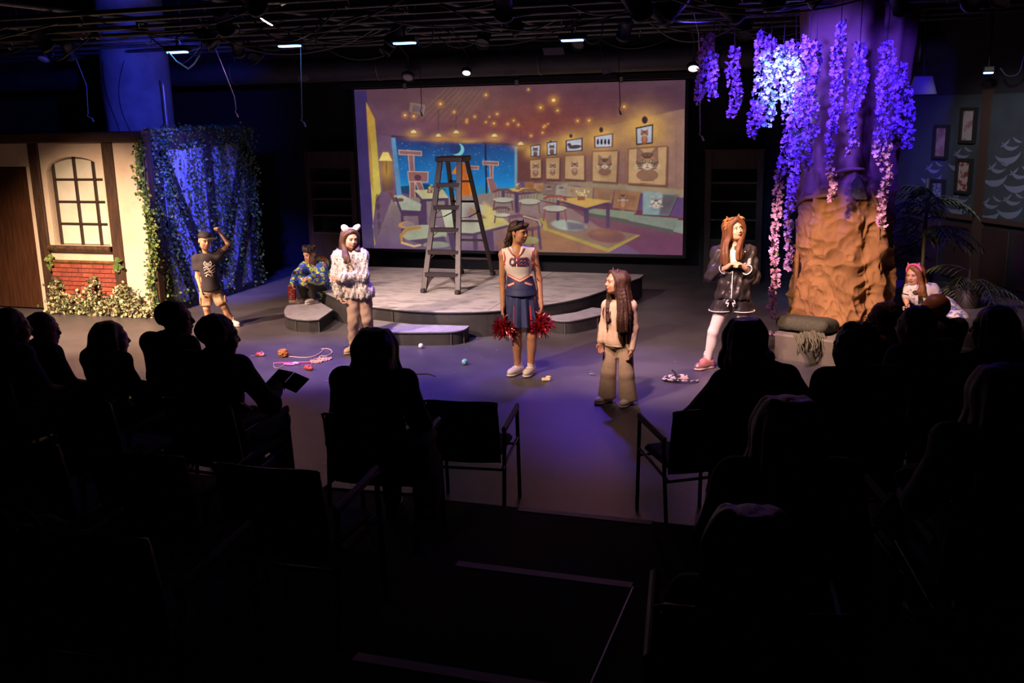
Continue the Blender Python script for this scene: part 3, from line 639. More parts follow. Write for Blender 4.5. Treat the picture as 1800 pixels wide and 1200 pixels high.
        p.ell(x, y+s_*.40, s_*.38, s_*.26, (214, 196, 166), .95, s_*.12); p.poly([(x-s_*.11, y+s_*.22), (x+s_*.11, y+s_*.22), (x, y+s_*.35)], (146, 84, 74)); p.line([(x, y+s_*.34), (x, y+s_*.46)], max(1, s_*.04), dark)
        for g in (-1, 1):
            p.line([(x, y+s_*.46), (x+g*s_*.16, y+s_*.52)], max(1, s_*.04), dark)
            for k in range(3): p.line([(x+g*s_*.22, y+s_*(.38+.05*k)), (x+g*s_*1.05, y+s_*(.26+.14*k))], 1., (230, 222, 205), .55)
    for q, kind in (([(935, 382), (985, 376), (982, 437), (935, 437)], 0), ([(1015, 366), (1067, 359), (1065, 428), (1017, 432)], 1), ([(1108, 356), (1193, 343), (1193, 408), (1110, 414)], 2), ([(1248, 336), (1345, 320), (1343, 390), (1250, 395)], 3), ([(1455, 293), (1542, 275), (1540, 372), (1458, 380)], 4)):
        c = np.mean(q, 0); p.poly(q, (30, 30, 38) if kind != 3 else (120, 76, 44)); p.poly([c+(np.array(a)-c)*.84 for a in q], (196, 204, 214))
        if kind in (0, 1, 4): s_ = (13, 14, 20)[kind if kind < 2 else 2]; cat(c[0], c[1]-s_*.3, s_, (96, 74, 66) if kind < 2 else (168, 104, 70))
        elif kind == 2: p.ell(c[0]+4, c[1]+8, 32, 10, (84, 66, 62), 1, None, -.1); p.ell(c[0]-24, c[1]-2, 10, 9, (84, 66, 62))
        else:
            for k in range(4): p.ell(c[0]-28+k*18, c[1]+6, 6, 11, (40, 30, 34)); p.ell(c[0]-28+k*18, c[1]-6, 5, 5, (40, 30, 34))
    for q, s_ in (([(932, 453), (988, 448), (988, 543), (935, 545)], 18), ([(1010, 442), (1080, 438), (1078, 550), (1012, 548)], 17), ([(1105, 430), (1203, 427), (1203, 555), (1103, 548)], 19), ([(1240, 408), (1370, 404), (1362, 568), (1238, 560)], 36), ([(1415, 395), (1615, 381), (1608, 583), (1413, 572)], 60)):
        c = np.mean(q, 0); p.poly([(x+5, y+7) for x, y in q], (70, 44, 44), .7, 4); p.poly(q, (136, 94, 58)); p.poly([c+(np.array(a)-c)*.93 for a in q], (196, 160, 112)); cat(c[0], c[1]-s_*.35, s_, (142, 106, 78) if s_ > 20 else (150, 112, 84), s_ < 60 and s_ != 36)
        if s_ > 20: p.ell(c[0], c[1]+s_*.75, s_*.9, s_*.5, (142, 106, 78)); cat(c[0], c[1]-s_*.35, s_, (142, 106, 78), False)
        for k in range(2): p.line([(c[0]-s_*.55, c[1]+s_*(1.22+.18*k)), (c[0]+s_*.6, c[1]+s_*(1.22+.18*k))], 1.8, (88, 60, 50), .8)
    # sofa along the right wall
    p.poly([(930, 610), (1120, 640), (1700, 740), (1700, 800), (1300, 735), (960, 650)], (112, 62, 66)); p.poly([(1195, 690), (1460, 708), (1420, 748), (1210, 712)], (134, 146, 118)); p.poly([(1420, 722), (1665, 742), (1640, 798), (1418, 752)], (132, 146, 126)); p.poly([(1660, 750), (1700, 752), (1700, 820), (1640, 806)], (140, 152, 136)); p.poly([(930, 600), (1200, 660), (1180, 690), (930, 640)], (150, 150, 116)); p.poly([(1210, 712), (1420, 750), (1418, 768), (1215, 728)], (84, 92, 74)); p.poly([(1418, 754), (1640, 800), (1640, 818), (1420, 768)], (84, 92, 80))
    for q, c in (([(905, 562), (950, 560), (955, 602), (910, 600)], (160, 110, 60)), ([(952, 568), (1000, 566), (1000, 612), (950, 606)], (186, 140, 92)), ([(1000, 570), (1060, 570), (1058, 625), (992, 620)], (148, 122, 104)), ([(1062, 575), (1120, 570), (1112, 632), (1058, 628)], (170, 160, 142)), ([(1118, 578), (1185, 590), (1180, 640), (1112, 634)], (176, 150, 112)), ([(1180, 586), (1245, 590), (1240, 650), (1175, 640)], (168, 142, 104)), ([(1250, 588), (1350, 600), (1336, 668), (1245, 655)], (160, 122, 84)), ([(1352, 598), (1480, 612), (1462, 705), (1342, 690)], (160, 116, 78)), ([(1492, 608), (1664, 625), (1618, 728), (1490, 722)], (142, 168, 164))):
        cc = np.mean(q, 0); p.poly([(x+4, y+6) for x, y in q], (62, 44, 50), .7, 4); p.poly(q, c, 1, 3); p.poly([cc+(np.array(a)-cc)*.6+np.array([8, 4]) for a in q], tuple(int(v*.86) for v in c), .6, 6)
    p.poly([(1590, 622), (1664, 626), (1618, 728), (1570, 725)], (92, 72, 76), .8, 6); cat(1392, 642, 24, (148, 104, 72)); cat(1556, 668, 32, (196, 190, 180), False); cat(1026, 592, 12, (120, 92, 84), False); cat(1088, 596, 12, (140, 120, 110), False)
    # tables, chairs, vases, rug, floor cushions
    dk, tp = (84, 62, 90), (206, 214, 176)
    p.poly([(980, 740), (1480, 825), (1320, 910), (1000, 800)], (176, 156, 70)); p.poly([(1010, 740), (1465, 822), (1320, 890), (1020, 790)], (146, 116, 92)); p.poly([(760, 860), (1010, 800), (1320, 910), (1300, 918), (800, 905)], (156, 112, 70), .8)
    p.ell(1125, 776, 86, 26, (176, 190, 172), 1, 6, .12); p.poly([(1110, 755), (1200, 768), (1212, 800), (1120, 802)], (90, 76, 96), .8, 8); p.ell(1310, 828, 92, 34, (126, 84, 74), 1, 6, .1); p.glow(1290, 812, 60, (160, 112, 76), .7, 18)
    def table(top, legs, c=tp): 
        for a, b, w_ in legs: p.line([a, b], w_, dk)
        P_ = np.array(top); p.poly([(x, y+14) for x, y in top], dk); p.poly(top, c)
    table([(1060, 645), (1180, 638), (1335, 655), (1210, 690)], [((1072, 660), (1070, 745), 16), ((1210, 690), (1212, 755), 24), ((1318, 675), (1318, 780), 18)], (212, 170, 84))
    table([(790, 598), (900, 590), (985, 602), (880, 612)], [((865, 608), (868, 706), 20), ((800, 605), (800, 660), 10)], (206, 176, 90))
    table([(362, 602), (500, 596), (530, 640), (400, 645)], [((405, 650), (410, 770), 30), ((520, 645), (522, 740), 18)], (206, 204, 150))
    table([(490, 690), (620, 650), (745, 690), (830, 770), (650, 815), (520, 810)], [((545, 820), (560, 890), 34), ((730, 800), (735, 890), 40), ((660, 812), (664, 890), 22)], (196, 204, 170)); p.poly([(700, 660), (752, 692), (830, 770), (700, 800)], (206, 186, 96), .85, 8); p.glow(640, 720, 50, (130, 96, 112), .9, 60); p.poly([(640, 690), (720, 738), (700, 745), (630, 705)], (156, 120, 64))
    for x, y, s_ in ((437, 600, 15), (873, 585, 12), (1185, 630, 20)):
        p.poly([(x-s_*.8, y), (x+s_*.9, y), (x+s_, y+s_*1.1), (x-s_*.9, y+s_*1.1)], (150, 92, 66))
        for _ in range(16): p.ell(x+r.normal()*s_*.7, y-s_*.6+r.normal()*s_*.6, s_*.28, s_*.28, (214, 190, 130) if r.random() < .6 else (140, 120, 84))
    def chair(x, y, w_, h_, c, flip=1):
        for k in np.linspace(-.45, .45, 6): p.line([(x+k*w_, y-h_*.55), (x+k*w_*.9, y)], 3, c)
        p.line([(x-w_*.55, y-h_*.5), (x-w_*.3, y-h_*.62), (x+w_*.3, y-h_*.62), (x+w_*.55, y-h_*.45)], 11, c)
        p.ell(x, y+4, w_*.62, h_*.17, tuple(int(v*.8) for v in c)); p.ell(x, y, w_*.6, h_*.15, (188, 190, 166))
        for g in (-.5, .5): p.line([(x+g*w_, y+6), (x+g*w_*1.15, y+h_*.62)], 7, c)
    chair(800, 650, 84, 80, (116, 76, 66)); chair(930, 658, 88, 92, (132, 92, 72)); chair(1056, 692, 98, 96, (156, 78, 74)); chair(795, 725, 66, 60, (104, 80, 72))
    p.poly([(250, 630), (300, 625), (395, 672), (390, 705), (300, 700), (262, 660)], (176, 186, 160)); p.line([(242, 618), (262, 652), (300, 650)], 16, (112, 78, 66)); p.line([(270, 640), (300, 720), (310, 800)], 10, dk); p.poly([(300, 700), (395, 705), (398, 730), (300, 730)], dk); p.line([(386, 725), (390, 790)], 12, dk); p.line([(300, 730), (305, 860)], 12, dk)
    p.ell(322, 775, 40, 18, (206, 150, 90)); p.ell(330, 772, 30, 12, (150, 134, 130)); p.ell(410, 818, 112, 44, (172, 180, 148)); p.line([(300, 860), (296, 825), (330, 795), (390, 786)], 13, (196, 140, 62)); p.line([(300, 862), (360, 880), (392, 872)], 9, (226, 196, 130)); p.poly([(330, 850), (510, 830), (520, 862), (400, 872)], (92, 74, 96)); p.ell(470, 872, 66, 16, (150, 156, 136)); 
    p.line([(836, 735), (880, 728), (960, 745), (988, 775), (960, 792), (925, 795)], 17, (112, 78, 96)); p.line([(900, 730), (975, 752), (986, 778)], 5, (196, 190, 140)); p.line([(975, 790), (985, 890)], 14, dk); p.line([(945, 800), (946, 890)], 8, dk); p.ell(930, 850, 46, 18, (166, 160, 104))
    # pendant lamps and fairy lights
    for x, y, top_ in ((357, 313, 200), (480, 332, 205), (568, 315, 215), (757, 332, 250), (887, 372, 250)):
        p.line([(x, top_), (x, y-10)], 2.4, (84, 62, 60)); p.glow(x, y+12, 40, (232, 178, 84), .55, 22); p.poly([(x-15, y+8), (x-11, y-3), (x, y-9), (x+11, y-3), (x+15, y+8)], (240, 226, 150)); p.line([(x-15, y+9), (x+15, y+9)], 4, (166, 110, 50))
    p.glow(520, 352, 150, (226, 160, 60), .5, 10); p.glow(620, 362, 60, (240, 190, 90), .6, 8)
    for x, y, g in ((715, 132, 7), (490, 176, 9), (558, 216, 6), (985, 194, 10), (1049, 158, 14), (1069, 209, 8), (1398, 190, 9), (1225, 258, 9), (1168, 260, 7), (315, 232, 8), (358, 237, 8), (660, 239, 6), (770, 226, 6), (755, 272, 7), (715, 266, 5), (823, 275, 6), (852, 258, 6), (875, 279, 6), (938, 334, 6), (995, 318, 5), (1008, 284, 5), (1022, 275, 4), (620, 255, 5), (925, 105, 5), (620, 266, 5), (1000, 290, 5), (732, 240, 4)):
        p.glow(x, y, g*1.8, (226, 156, 50), .6); p.ell(x, y, g*.62, g*.55, (252, 226, 130))
    for _ in range(40): x, y = r.uniform(560, 1250), r.uniform(235, 330); p.ell(x, y, 2, 2, (206, 120, 60), .7)
    n1 = lattice(40, 30, 5)(p.X/1800, p.Y/960)*.5+lattice(150, 80, 6)(p.X/1800, p.Y/960)*.3+lattice(12, 8, 7)(p.X/1800, p.Y/960)*.6; p.a = p.a*(.72+.45*n1)[..., None]*np.array([1., .94, .96])+p.lin((70, 46, 92))*.16  # last term: purple stage light spilling on the screen, mixed into the colour
    return p
def screen_mesh():
    p = paint_cafe(); X0, X1, Z0, Z1, Yp = -7.80, -2.30, .425, 3.07, 15.6; nx_, nz_ = 560, 270
    xs = np.linspace(X0, X1, nx_); zs = np.linspace(Z0, Z1, nz_); gx, gz = np.meshgrid(xs, zs)
    P = np.stack([gx, np.full(gx.shape, Yp), gz], -1).reshape(-1, 3); d = P-CP; z = d@CF
    cx = ((900+FPX*(d@CR)/z)-600)*2.8125; cy = ((600-FPX*(d@CU)/z)-120)*2.8125
    fx = np.clip((cx-1)/2, 0, p.w-1.01); fy = np.clip((cy-1)/2, 0, p.h-1.01); ix, iy = fx.astype(int), fy.astype(int); tx, ty = (fx-ix)[:, None], (fy-iy)[:, None]
    A = p.a; c = (A[iy, ix]*(1-tx)+A[iy, ix+1]*tx)*(1-ty)+(A[iy+1, ix]*(1-tx)+A[iy+1, ix+1]*tx)*ty
    q = (np.arange(nz_-1)[:, None]*nx_+np.arange(nx_-1)[None]).ravel(); Fq = np.stack([q, q+1, q+1+nx_, q+nx_], 1)
    me = mesh_np('screen_surface', P, Fq, False); at = me.color_attributes.new('picture', 'FLOAT_COLOR', 'POINT'); at.data.foreach_set('color', np.concatenate([c, np.ones((len(c), 1))], 1).astype(np.float32).ravel())
    return me
m = bpy.data.materials.new('projected_picture'); m.use_nodes = True; nt = m.node_tree; b = nt.nodes['Principled BSDF']; at = nt.nodes.new('ShaderNodeAttribute'); at.attribute_name = 'picture'
b.inputs['Base Color'].default_value = (.05, .05, .05, 1); b.inputs['Roughness'].default_value = .9; b.inputs['Specular IOR Level'].default_value = .05; nt.links.new(at.outputs['Color'], b.inputs['Emission Color']); b.inputs['Emission Strength'].default_value = .72
try: m.cycles.emission_sampling = 'NONE'
except Exception: pass
scr = thing('projection_screen', (-5.05, 15.62, .42), 0, 'wide projection screen showing a cat cafe at night', 'screen')
me = screen_mesh(); me.transform(Matrix.Translation((5.05, -15.62, -.42))); link('projected_image', me, m, scr)
MB().bx(-7.80, -2.30, 15.612, 15.64, .425, 3.07).build('screen_backing', m_black, scr)
for x in (-7.83, -2.27): MB().bx(x-.02, x+.02, 15.6, 15.66, .40, 3.1).build('side_batten', m_black, scr)
MB().bx(-7.85, -2.25, 15.598, 15.66, .375, .425).build('bottom_batten', m_black, scr)
for x0, x1 in ((-8.0, -6.86), (-6.80, -4.95), (-4.89, -3.30), (-3.22, -1.9)): MB().bx(x0, x1, 15.46, 15.66, 3.09, 3.19, .01).build('track_cover', mat('black_track', (.014, .013, .014), .5), scr)
MB().bx(-8.0, -1.9, 15.5, 15.66, 3.17, 3.21).build('track_rail', mat('rail_metal', (.05, .05, .055), .4, .5), scr)
for x in (-6.83, -4.92, -3.26): MB().box((x, 15.5, 3.1), (.06, .03, .09)).build('track_clip', mat('pale_clip', (.35, .3, .27), .6), scr)
# ------------------------------------------------------------------ step ladder
LZ = .32
lad = thing('step_ladder', (-5.0, 12.9, LZ), 0, 'tall dark A-frame step ladder standing open on the platform', 'ladder')
m_lad = mat('dark_plum_fibreglass', (.022, .013, .015), .42, c2=(.016, .010, .012), nscale=8); m_ladr = mat('ladder_rubber', (.02, .018, .018), .8)
fl, fr, rl, rr = (np.array(p) for p in ((-5.27, 12.27, LZ), (-4.77, 12.25, LZ), (-5.33, 13.87, LZ), (-4.82, 13.83, LZ)))
TZ = 2.06; tl, tr = np.array((-5.17, 12.80, TZ)), np.array((-4.89, 12.79, TZ)); btl, btr = np.array((-5.17, 13.06, TZ)), np.array((-4.89, 13.05, TZ))
for a, b in ((fl, tl), (fr, tr)): MB().bar(a, b, .03, .078, hint=(1, 0, 0), bev=.005).build('front_rail', m_lad, lad)
for a, b in ((rl, btl), (rr, btr)): MB().bar(a, b, .028, .062, hint=(1, 0, 0), bev=.005).build('rear_rail', m_lad, lad)
MB().box(((tl+tr+btl+btr)/4)+np.array([0, 0, .0]), (.40, .34, .07), 0, .012).build('top_cap', m_lad, lad)
for k in range(1, 6):
    t = k/6.0-.02; a, b = fl+(tl-fl)*t, fr+(tr-fr)*t
    mb = MB(); mb.box((a+b)/2+np.array([0, .01, 0]), (b[0]-a[0]+.01, .085, .028), 0, .004); mb.box((a+b)/2+np.array([0, -.032, -.02]), (b[0]-a[0], .006, .045)); mb.build('step', m_lad, lad)
    for p, s_ in ((a, 1), (b, -1)): MB().bar(p+np.array([0, -.02, -.12]), p+np.array([s_*.11, -.02, -.03]), .012, .008).build('step_brace', m_lad, lad)
    a, b = rl+(btl-rl)*t, rr+(btr-rr)*t
    MB().box((a+b)/2, (b[0]-a[0], .045, .028), 0, .004).build('rear_rung', m_lad, lad)
t = 1/6-.02; a, b = fl+(tl-fl)*t, fr+(tr-fr)*t    # arched brace under the lowest step
mb = MB(); n = 14; V = []
for i in range(n+1):
    x = a[0]+(b[0]-a[0])*i/n; k = abs(2*i/n-1); zz = a[2]-.03-.225*k**3.2; V += [(x, a[1]-.03*k, a[2]-.005), (x, a[1]-.03*k-.0, zz)]
V2 = [(x, y+.012, z) for x, y, z in V]
mb.add(V+V2, [(2*i, 2*i+1, 2*i+3, 2*i+2) for i in range(n)]+[(2*n+2+2*i+2, 2*n+2+2*i+3, 2*n+2+2*i+1, 2*n+2+2*i) for i in range(n)]+[(2*i+1, 2*n+2+2*i+1, 2*n+2+2*i+3, 2*i+3) for i in range(n)]); mb.build('arch_brace', m_lad, lad)
for p in (fl, fr, rl, rr): MB().box(p+np.array([0, 0, .03]), (.062, .10, .06), 0, .012).build('foot', m_ladr, lad)
for s_, x in (('l', 0), ('r', 1)):
    f0, r0 = (fl, rl) if not x else (fr, rr); f1, r1 = (tl, btl) if not x else (tr, btr); a, b = f0+(f1-f0)*.56, r0+(r1-r0)*.56; mid = (a+b)/2+np.array([0, 0, -.03])
    mb = MB(); mb.bar(a, mid, .006, .024, hint=(1, 0, 0)); mb.bar(mid, b, .006, .024, hint=(1, 0, 0)); mb.build('spreader_bar', m_lad, lad)
# ------------------------------------------------------------------ grey block and woollen pillow
blk = thing('stage_block', (-.25, 11.0, 0), 0, 'low grey rectangular block at the foot of the tree', 'block')
m_blk = mat('grey_block_paint', (.095, .080, .066), .7, c2=(.075, .064, .054), nscale=5)
bz = .275
P4 = [(-.60, 10.93), (.30, 10.58), (.42, 11.12), (-.55, 11.40)]
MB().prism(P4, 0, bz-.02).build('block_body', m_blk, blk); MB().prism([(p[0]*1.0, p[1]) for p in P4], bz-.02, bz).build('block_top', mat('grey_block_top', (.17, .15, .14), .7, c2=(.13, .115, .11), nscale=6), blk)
S = Solid(); Rp = rot(-22, -6, 0); c0 = np.array([-.27, 11.10, bz+.085]); S.blk(c0, (.29, .215, .075), .068, Rp, .02)
S.noise = wrinkle(.006, 18, 4)
pil = thing('woollen_pillow', (-.27, 11.09, bz), 0, 'grey woollen fringed cushion lying on the grey block', 'cushion')
m_wool = mat('grey_green_wool', (.060, .060, .042), .95, c2=(.038, .038, .028), nscale=70, bump=.6, bscale=120)
me = S.mesh('cushion', .011); me.transform(Matrix.Translation(-Vector(pil.location))); link('cushion', me, m_wool, pil)
mb = MB(); ex = Rp@np.array([1., 0, 0]); ey = Rp@np.array([0, 1., 0])
for i in range(34):
    q = i/33; a_ = np.array(onz(1398+52*q, 597-11*q+RNG.normal(), bz+.035)); b_ = a_+np.array([.012*RNG.normal()+.012, -.055, -.03]); L = RNG.uniform(.08, .15)
    mb.tube(smooth_path([a_+np.array([-.02, .08, .035]), a_, b_, b_+np.array([RNG.normal()*.012+.008, -.02, -L*.55]), b_+np.array([RNG.normal()*.02+.012, -.015, -L])], 3), [.0065]*12+[.003], 5)
mb.build('fringe', mat('pale_fringe_wool', (.085, .082, .056), .95), pil)
# ------------------------------------------------------------------ draped tree trunk
m_bark = mat('brown_draped_cloth', (.29, .145, .056), .85, c2=(.155, .072, .028), nscale=3.2, stretch=(1, 1, .6), detail=7, contrast=(.38, .75), bump=.35, bscale=16)
tree = thing('tree_trunk', (.06, 11.95, 0), 0, 'big tree trunk made of brown draped cloth hung with blossom', 'tree')
def tree_mesh():
    n, mz = 300, 380; TH = np.linspace(0, 2*math.pi, n, endpoint=False); ZZ = np.linspace(0.02, 4.55, mz)
    th, z = np.meshgrid(TH, ZZ); r = np.random.default_rng(11)
    R_ = np.interp(z, [0, .12, .3, .6, 1.0, 1.5, 2.0, 2.5, 3.0, 3.5, 4.6], [.57, .53, .505, .485, .475, .46, .465, .49, .52, .55, .64])
    u, v = th/(2*math.pi), z/4.6; wu = lattice(9, 12, 1)(u, v)-.5; wv = lattice(9, 12, 2)(u, v)-.5; d = np.zeros_like(R_)
    low = np.clip((2.15-z)/.5, 0, 1)
    for k, (a, nu, nv, w_) in enumerate(((.062, 13, 15, .05), (.048, 22, 30, .035), (.022, 44, 60, .02))):      # crumpled cloth: sharp ridges
        q = lattice(nu, nv, 20+k)(u+wu*w_*1.6, v+wv*w_*1.2); d += a*(1-np.abs(2*q-1))**1.6*(low*.9+.1)
    d -= .05*low
    for i in range(8): a, k, ph = r.uniform(.008, .018), r.integers(3, 13), r.uniform(0, 6.28); d += a*np.sin(k*th+ph+.9*np.sin(z*r.uniform(.8, 2.2)+ph))*(1.2-.5*low)
    for k in range(6):       # swags gathered at the foot
        t0 = -math.pi/2+(-1.0+.38*k); dt = (th-t0+math.pi) % (2*math.pi)-math.pi; zc = .22+.10*(k % 2)+2.2*(dt-.1)**2; d += .030*np.exp(-((z-zc)/.028)**2)*np.exp(-(dt/.42)**2)
    R_ = R_+d
    foot = np.exp(-(z/.14)**2)*.05*(1+.6*np.sin(7*th+1)+.4*np.sin(13*th)); R_ = R_+np.maximum(foot, 0)*.6
    V = np.stack([.0+R_*np.cos(th)*1.02+.03*(z-1)/2, R_*np.sin(th), z], -1).reshape(-1, 3)
    q = (np.arange(mz-1)[:, None]*n+np.arange(n)[None]); q2 = (np.arange(mz-1)[:, None]*n+(np.arange(n)+1)[None] % n)
    return mesh_np('draped_trunk', V, np.stack([q.ravel(), q2.ravel(), (q2+n).ravel(), (q+n).ravel()], 1), True, [m_bark])
me_tree = tree_mesh(); link('draped_trunk', me_tree, None, tree)
def on_tree(px, py, lift=.0):
    d = ray(px, py); o = CP-np.array(tree.location)
    a = d[0]**2+d[1]**2; rr_ = .50+lift; b_ = o[0]*d[0]+o[1]*d[1]; c_ = o[0]**2+o[1]**2-rr_**2; disc = b_*b_-a*c_
    t = (-b_-math.sqrt(max(disc, 0)))/a; return CP+d*t
kn = [on_tree(x, y, .012) for x, y in ((1509, 305), (1518, 326), (1524, 350), (1505, 350), (1494, 343), (1496, 322))]
mb = MB(); nn = np.array([.05, -1, 0])*.03; V = [k for k in kn]+[k+nn for k in kn]; mb.add(V, [tuple(range(6, 12))]+[(i, (i+1) % 6, 6+(i+1) % 6, 6+i) for i in range(6)]); mb.build('bark_knot', mat('dark_moss_patch', (.05, .045, .03), .9, c2=(.09, .075, .05), nscale=30, bump=.8, bscale=60), tree)
for i, pts in enumerate(([(1393, 372), (1412, 350), (1440, 345), (1470, 341)], [(1462, 305), (1490, 298), (1520, 297)], [(1545, 400), (1545, 450), (1552, 510)], [(1400, 385), (1402, 440), (1398, 520), (1404, 575)], [(1530, 330), (1545, 370), (1553, 400)])):
    MB().tube(smooth_path([on_tree(x, y, .02) for x, y in pts], 6), [.012+.012*math.sin(math.pi*j/((len(pts)-1)*6)) for j in range((len(pts)-1)*6+1)], 7).build('cloth_fold', m_bark, tree)
# ------------------------------------------------------------------ hanging blossom strands
m_blo = [mat('blossom_%s' % n, c, .7) for n, c in (('pale', (.64, .36, .66)), ('mid', (.54, .27, .58)))]
m_vine = mat('vine_stem', (.05, .035, .02), .8)
def blossom_geo(p, s_, V, Fs):
    n = RNG.normal(size=3); n[1] -= .8; u, v, d = basis(n); b = len(V)
    V.append(p-d*s_*.15)
    for k in range(5):
        t = 2*math.pi*k/5+RNG.uniform(0, 1); e = math.cos(t)*u+math.sin(t)*v; f = -math.sin(t)*u+math.cos(t)*v; h = RNG.uniform(.05, .5)
        V.extend([p+s_*(.35*e+.30*f+.1*d), p+s_*(.85*e+.34*f+h*d), p+s_*(1.0*e+(h+.1)*d), p+s_*(.85*e-.34*f+h*d), p+s_*(.35*e-.30*f+.1*d)])
        j = b+1+5*k; Fs.extend([(b, j, j+1), (b, j+1, j+2), (b, j+2, j+3), (b, j+3, j+4)])
PIPES = (8.4, 9.1, 9.9, 10.7, 11.5, 12.4, 13.3, 14.1)
def to_pipe(p): y = min(PIPES, key=lambda q: abs(q-p[1])); return np.array([p[0], y, 3.66])
def strand(pts, widths, Y, label, mi=0, dens=1., s0=.0245):
    "pts: pixels down the strand at depth Y; widths in pixels"
    P = [ony(x, y, Y) for x, y in pts]; path = smooth_path(P, 10); wd = np.interp(np.linspace(0, 1, len(path)), np.linspace(0, 1, len(widths)), widths)*Y/1765*.93
    top_ = path[0]; t = thing('blossom_strand', tuple(path[-1]), 0, label, 'blossom', 'hanging blossom strands around the tree')
    MB().tube([to_pipe(top_)]+path[::3]+[path[-1]], .005, 5).build('vine', m_vine, t)
    L = sum(np.linalg.norm(path[i+1]-path[i]) for i in range(len(path)-1)); V = [[], []]; Fs = [[], []]
    for i in range(len(path)-1):
        seg = np.linalg.norm(path[i+1]-path[i]); w_ = wd[i]; n = seg*(40+w_*1500)*dens; n = int(n)+(RNG.random() < n-int(n))
        gap = math.sin(i*1.7+len(pts))*.5+math.sin(i*.9)*.5
        if gap < -.75: n = n//2
        for _ in range(n):
            k = int(RNG.random() < .4); p = path[i]+(path[i+1]-path[i])*RNG.random()+np.array([RNG.uniform(-.5, .5)*w_, RNG.normal()*.3*w_, RNG.normal()*.012]); blossom_geo(p, s0*RNG.uniform(.75, 1.2), V[k], Fs[k])
    for k in (0, 1):
        if V[k]: link('blossoms', mesh_np('blossoms', np.array(V[k])-np.array(t.location), np.array(Fs[k]), False, [m_blo[k]]), None, t, kind='stuff')
    for k in range(2): 
        q = path[int(len(path)*(.3+.4*k))]; V_, F_ = leaf_cloud([q+np.array([.03, -.02, 0])], [np.array([0, -1., 0])], .06, .3); link('leaf', mesh_np('leaf', V_-np.array(t.location), F_, False, [m_ivy[1]]), None, t)
strand([(1245, 62), (1240, 110), (1236, 150), (1226, 178)], [22, 28, 26, 14], 11.7, 'leftmost blossom strand beside the small white ceiling lamp')
strand([(1256, 95), (1254, 140), (1252, 172)], [16, 18, 16], 11.6, 'short blossom strand overlapping the leftmost one')
strand([(1292, 85), (1288, 130), (1294, 170), (1284, 205)], [20, 26, 22, 14], 11.7, 'blossom strand second from the left, hanging alone')
strand([(1342, 58), (1340, 100), (1342, 140), (1330, 190), (1320, 243)], [24, 30, 28, 26, 16], 11.2, 'blossom strand lit white and cyan at its top')
strand([(1356, 75), (1358, 120), (1352, 180), (1344, 222)], [22, 30, 30, 20], 11.5, 'blossom strand just right of the cyan-lit one')
strand([(1378, 72), (1384, 120), (1390, 190), (1384, 250), (1372, 300), (1366, 360), (1361, 430), (1363, 480), (1358, 530), (1356, 562)], [34, 40, 30, 18, 16, 16, 15, 15, 15, 14], 11.25, 'longest blossom strand, reaching nearly to the floor left of the trunk')
strand([(1400, 75), (1402, 150), (1402, 220), (1396, 290), (1392, 340), (1386, 400), (1388, 450), (1382, 472)], [34, 40, 28, 20, 16, 14, 14, 12], 11.9, 'long blossom strand hanging behind the left edge of the trunk')
strand([(1424, 70), (1418, 120), (1416, 170), (1422, 220), (1412, 262), (1422, 298)], [26, 36, 40, 38, 32, 14], 11.0, 'broad bright blue blossom strand hanging before the upper trunk')
strand([(1436, 75), (1434, 110), (1430, 150)], [16, 18, 12], 11.1, 'short blossom strand beside the broad bright one')
strand([(1479, 40), (1474, 90), (1471, 140), (1468, 190), (1461, 235), (1458, 280), (1464, 322), (1462, 352)], [14, 24, 24, 20, 15, 14, 14, 10], 10.95, 'slim blossom strand with a long pink tail before the trunk')
strand([(1512, 75), (1510, 110), (1508, 150), (1502, 180), (1496, 215), (1502, 250), (1490, 272)], [18, 30, 30, 22, 15, 15, 10], 10.95, 'blossom strand between the slim long-tailed one and the dense right one')
strand([(1560, 70), (1558, 120), (1560, 180), (1556, 230), (1550, 270), (1560, 310), (1548, 360), (1552, 402)], [18, 36, 38, 34, 26, 15, 14, 12], 11.0, 'dense blossom strand near the right edge of the trunk')
strand([(1582, 110), (1586, 160), (1592, 210), (1594, 262)], [20, 30, 30, 16], 11.6, 'dim reddish blossom strand farthest right')
for px, py in ((1370, 577), (1352, 589), (1362, 590), (1356, 586)):
    c = onz(px, py, .01); V, Fs = [], []; blossom_geo(np.array(c)+np.array([0, 0, .025]), .03, V, Fs); o = link('fallen_blossom', mesh_np('fallen_blossom', np.array(V)-np.array(c), np.array(Fs), False, [m_blo[0]]), None, None, tuple(c)); tag(o, 'fallen pink blossom on the floor beside the grey block', 'blossom', 'fallen blossoms by the grey block')
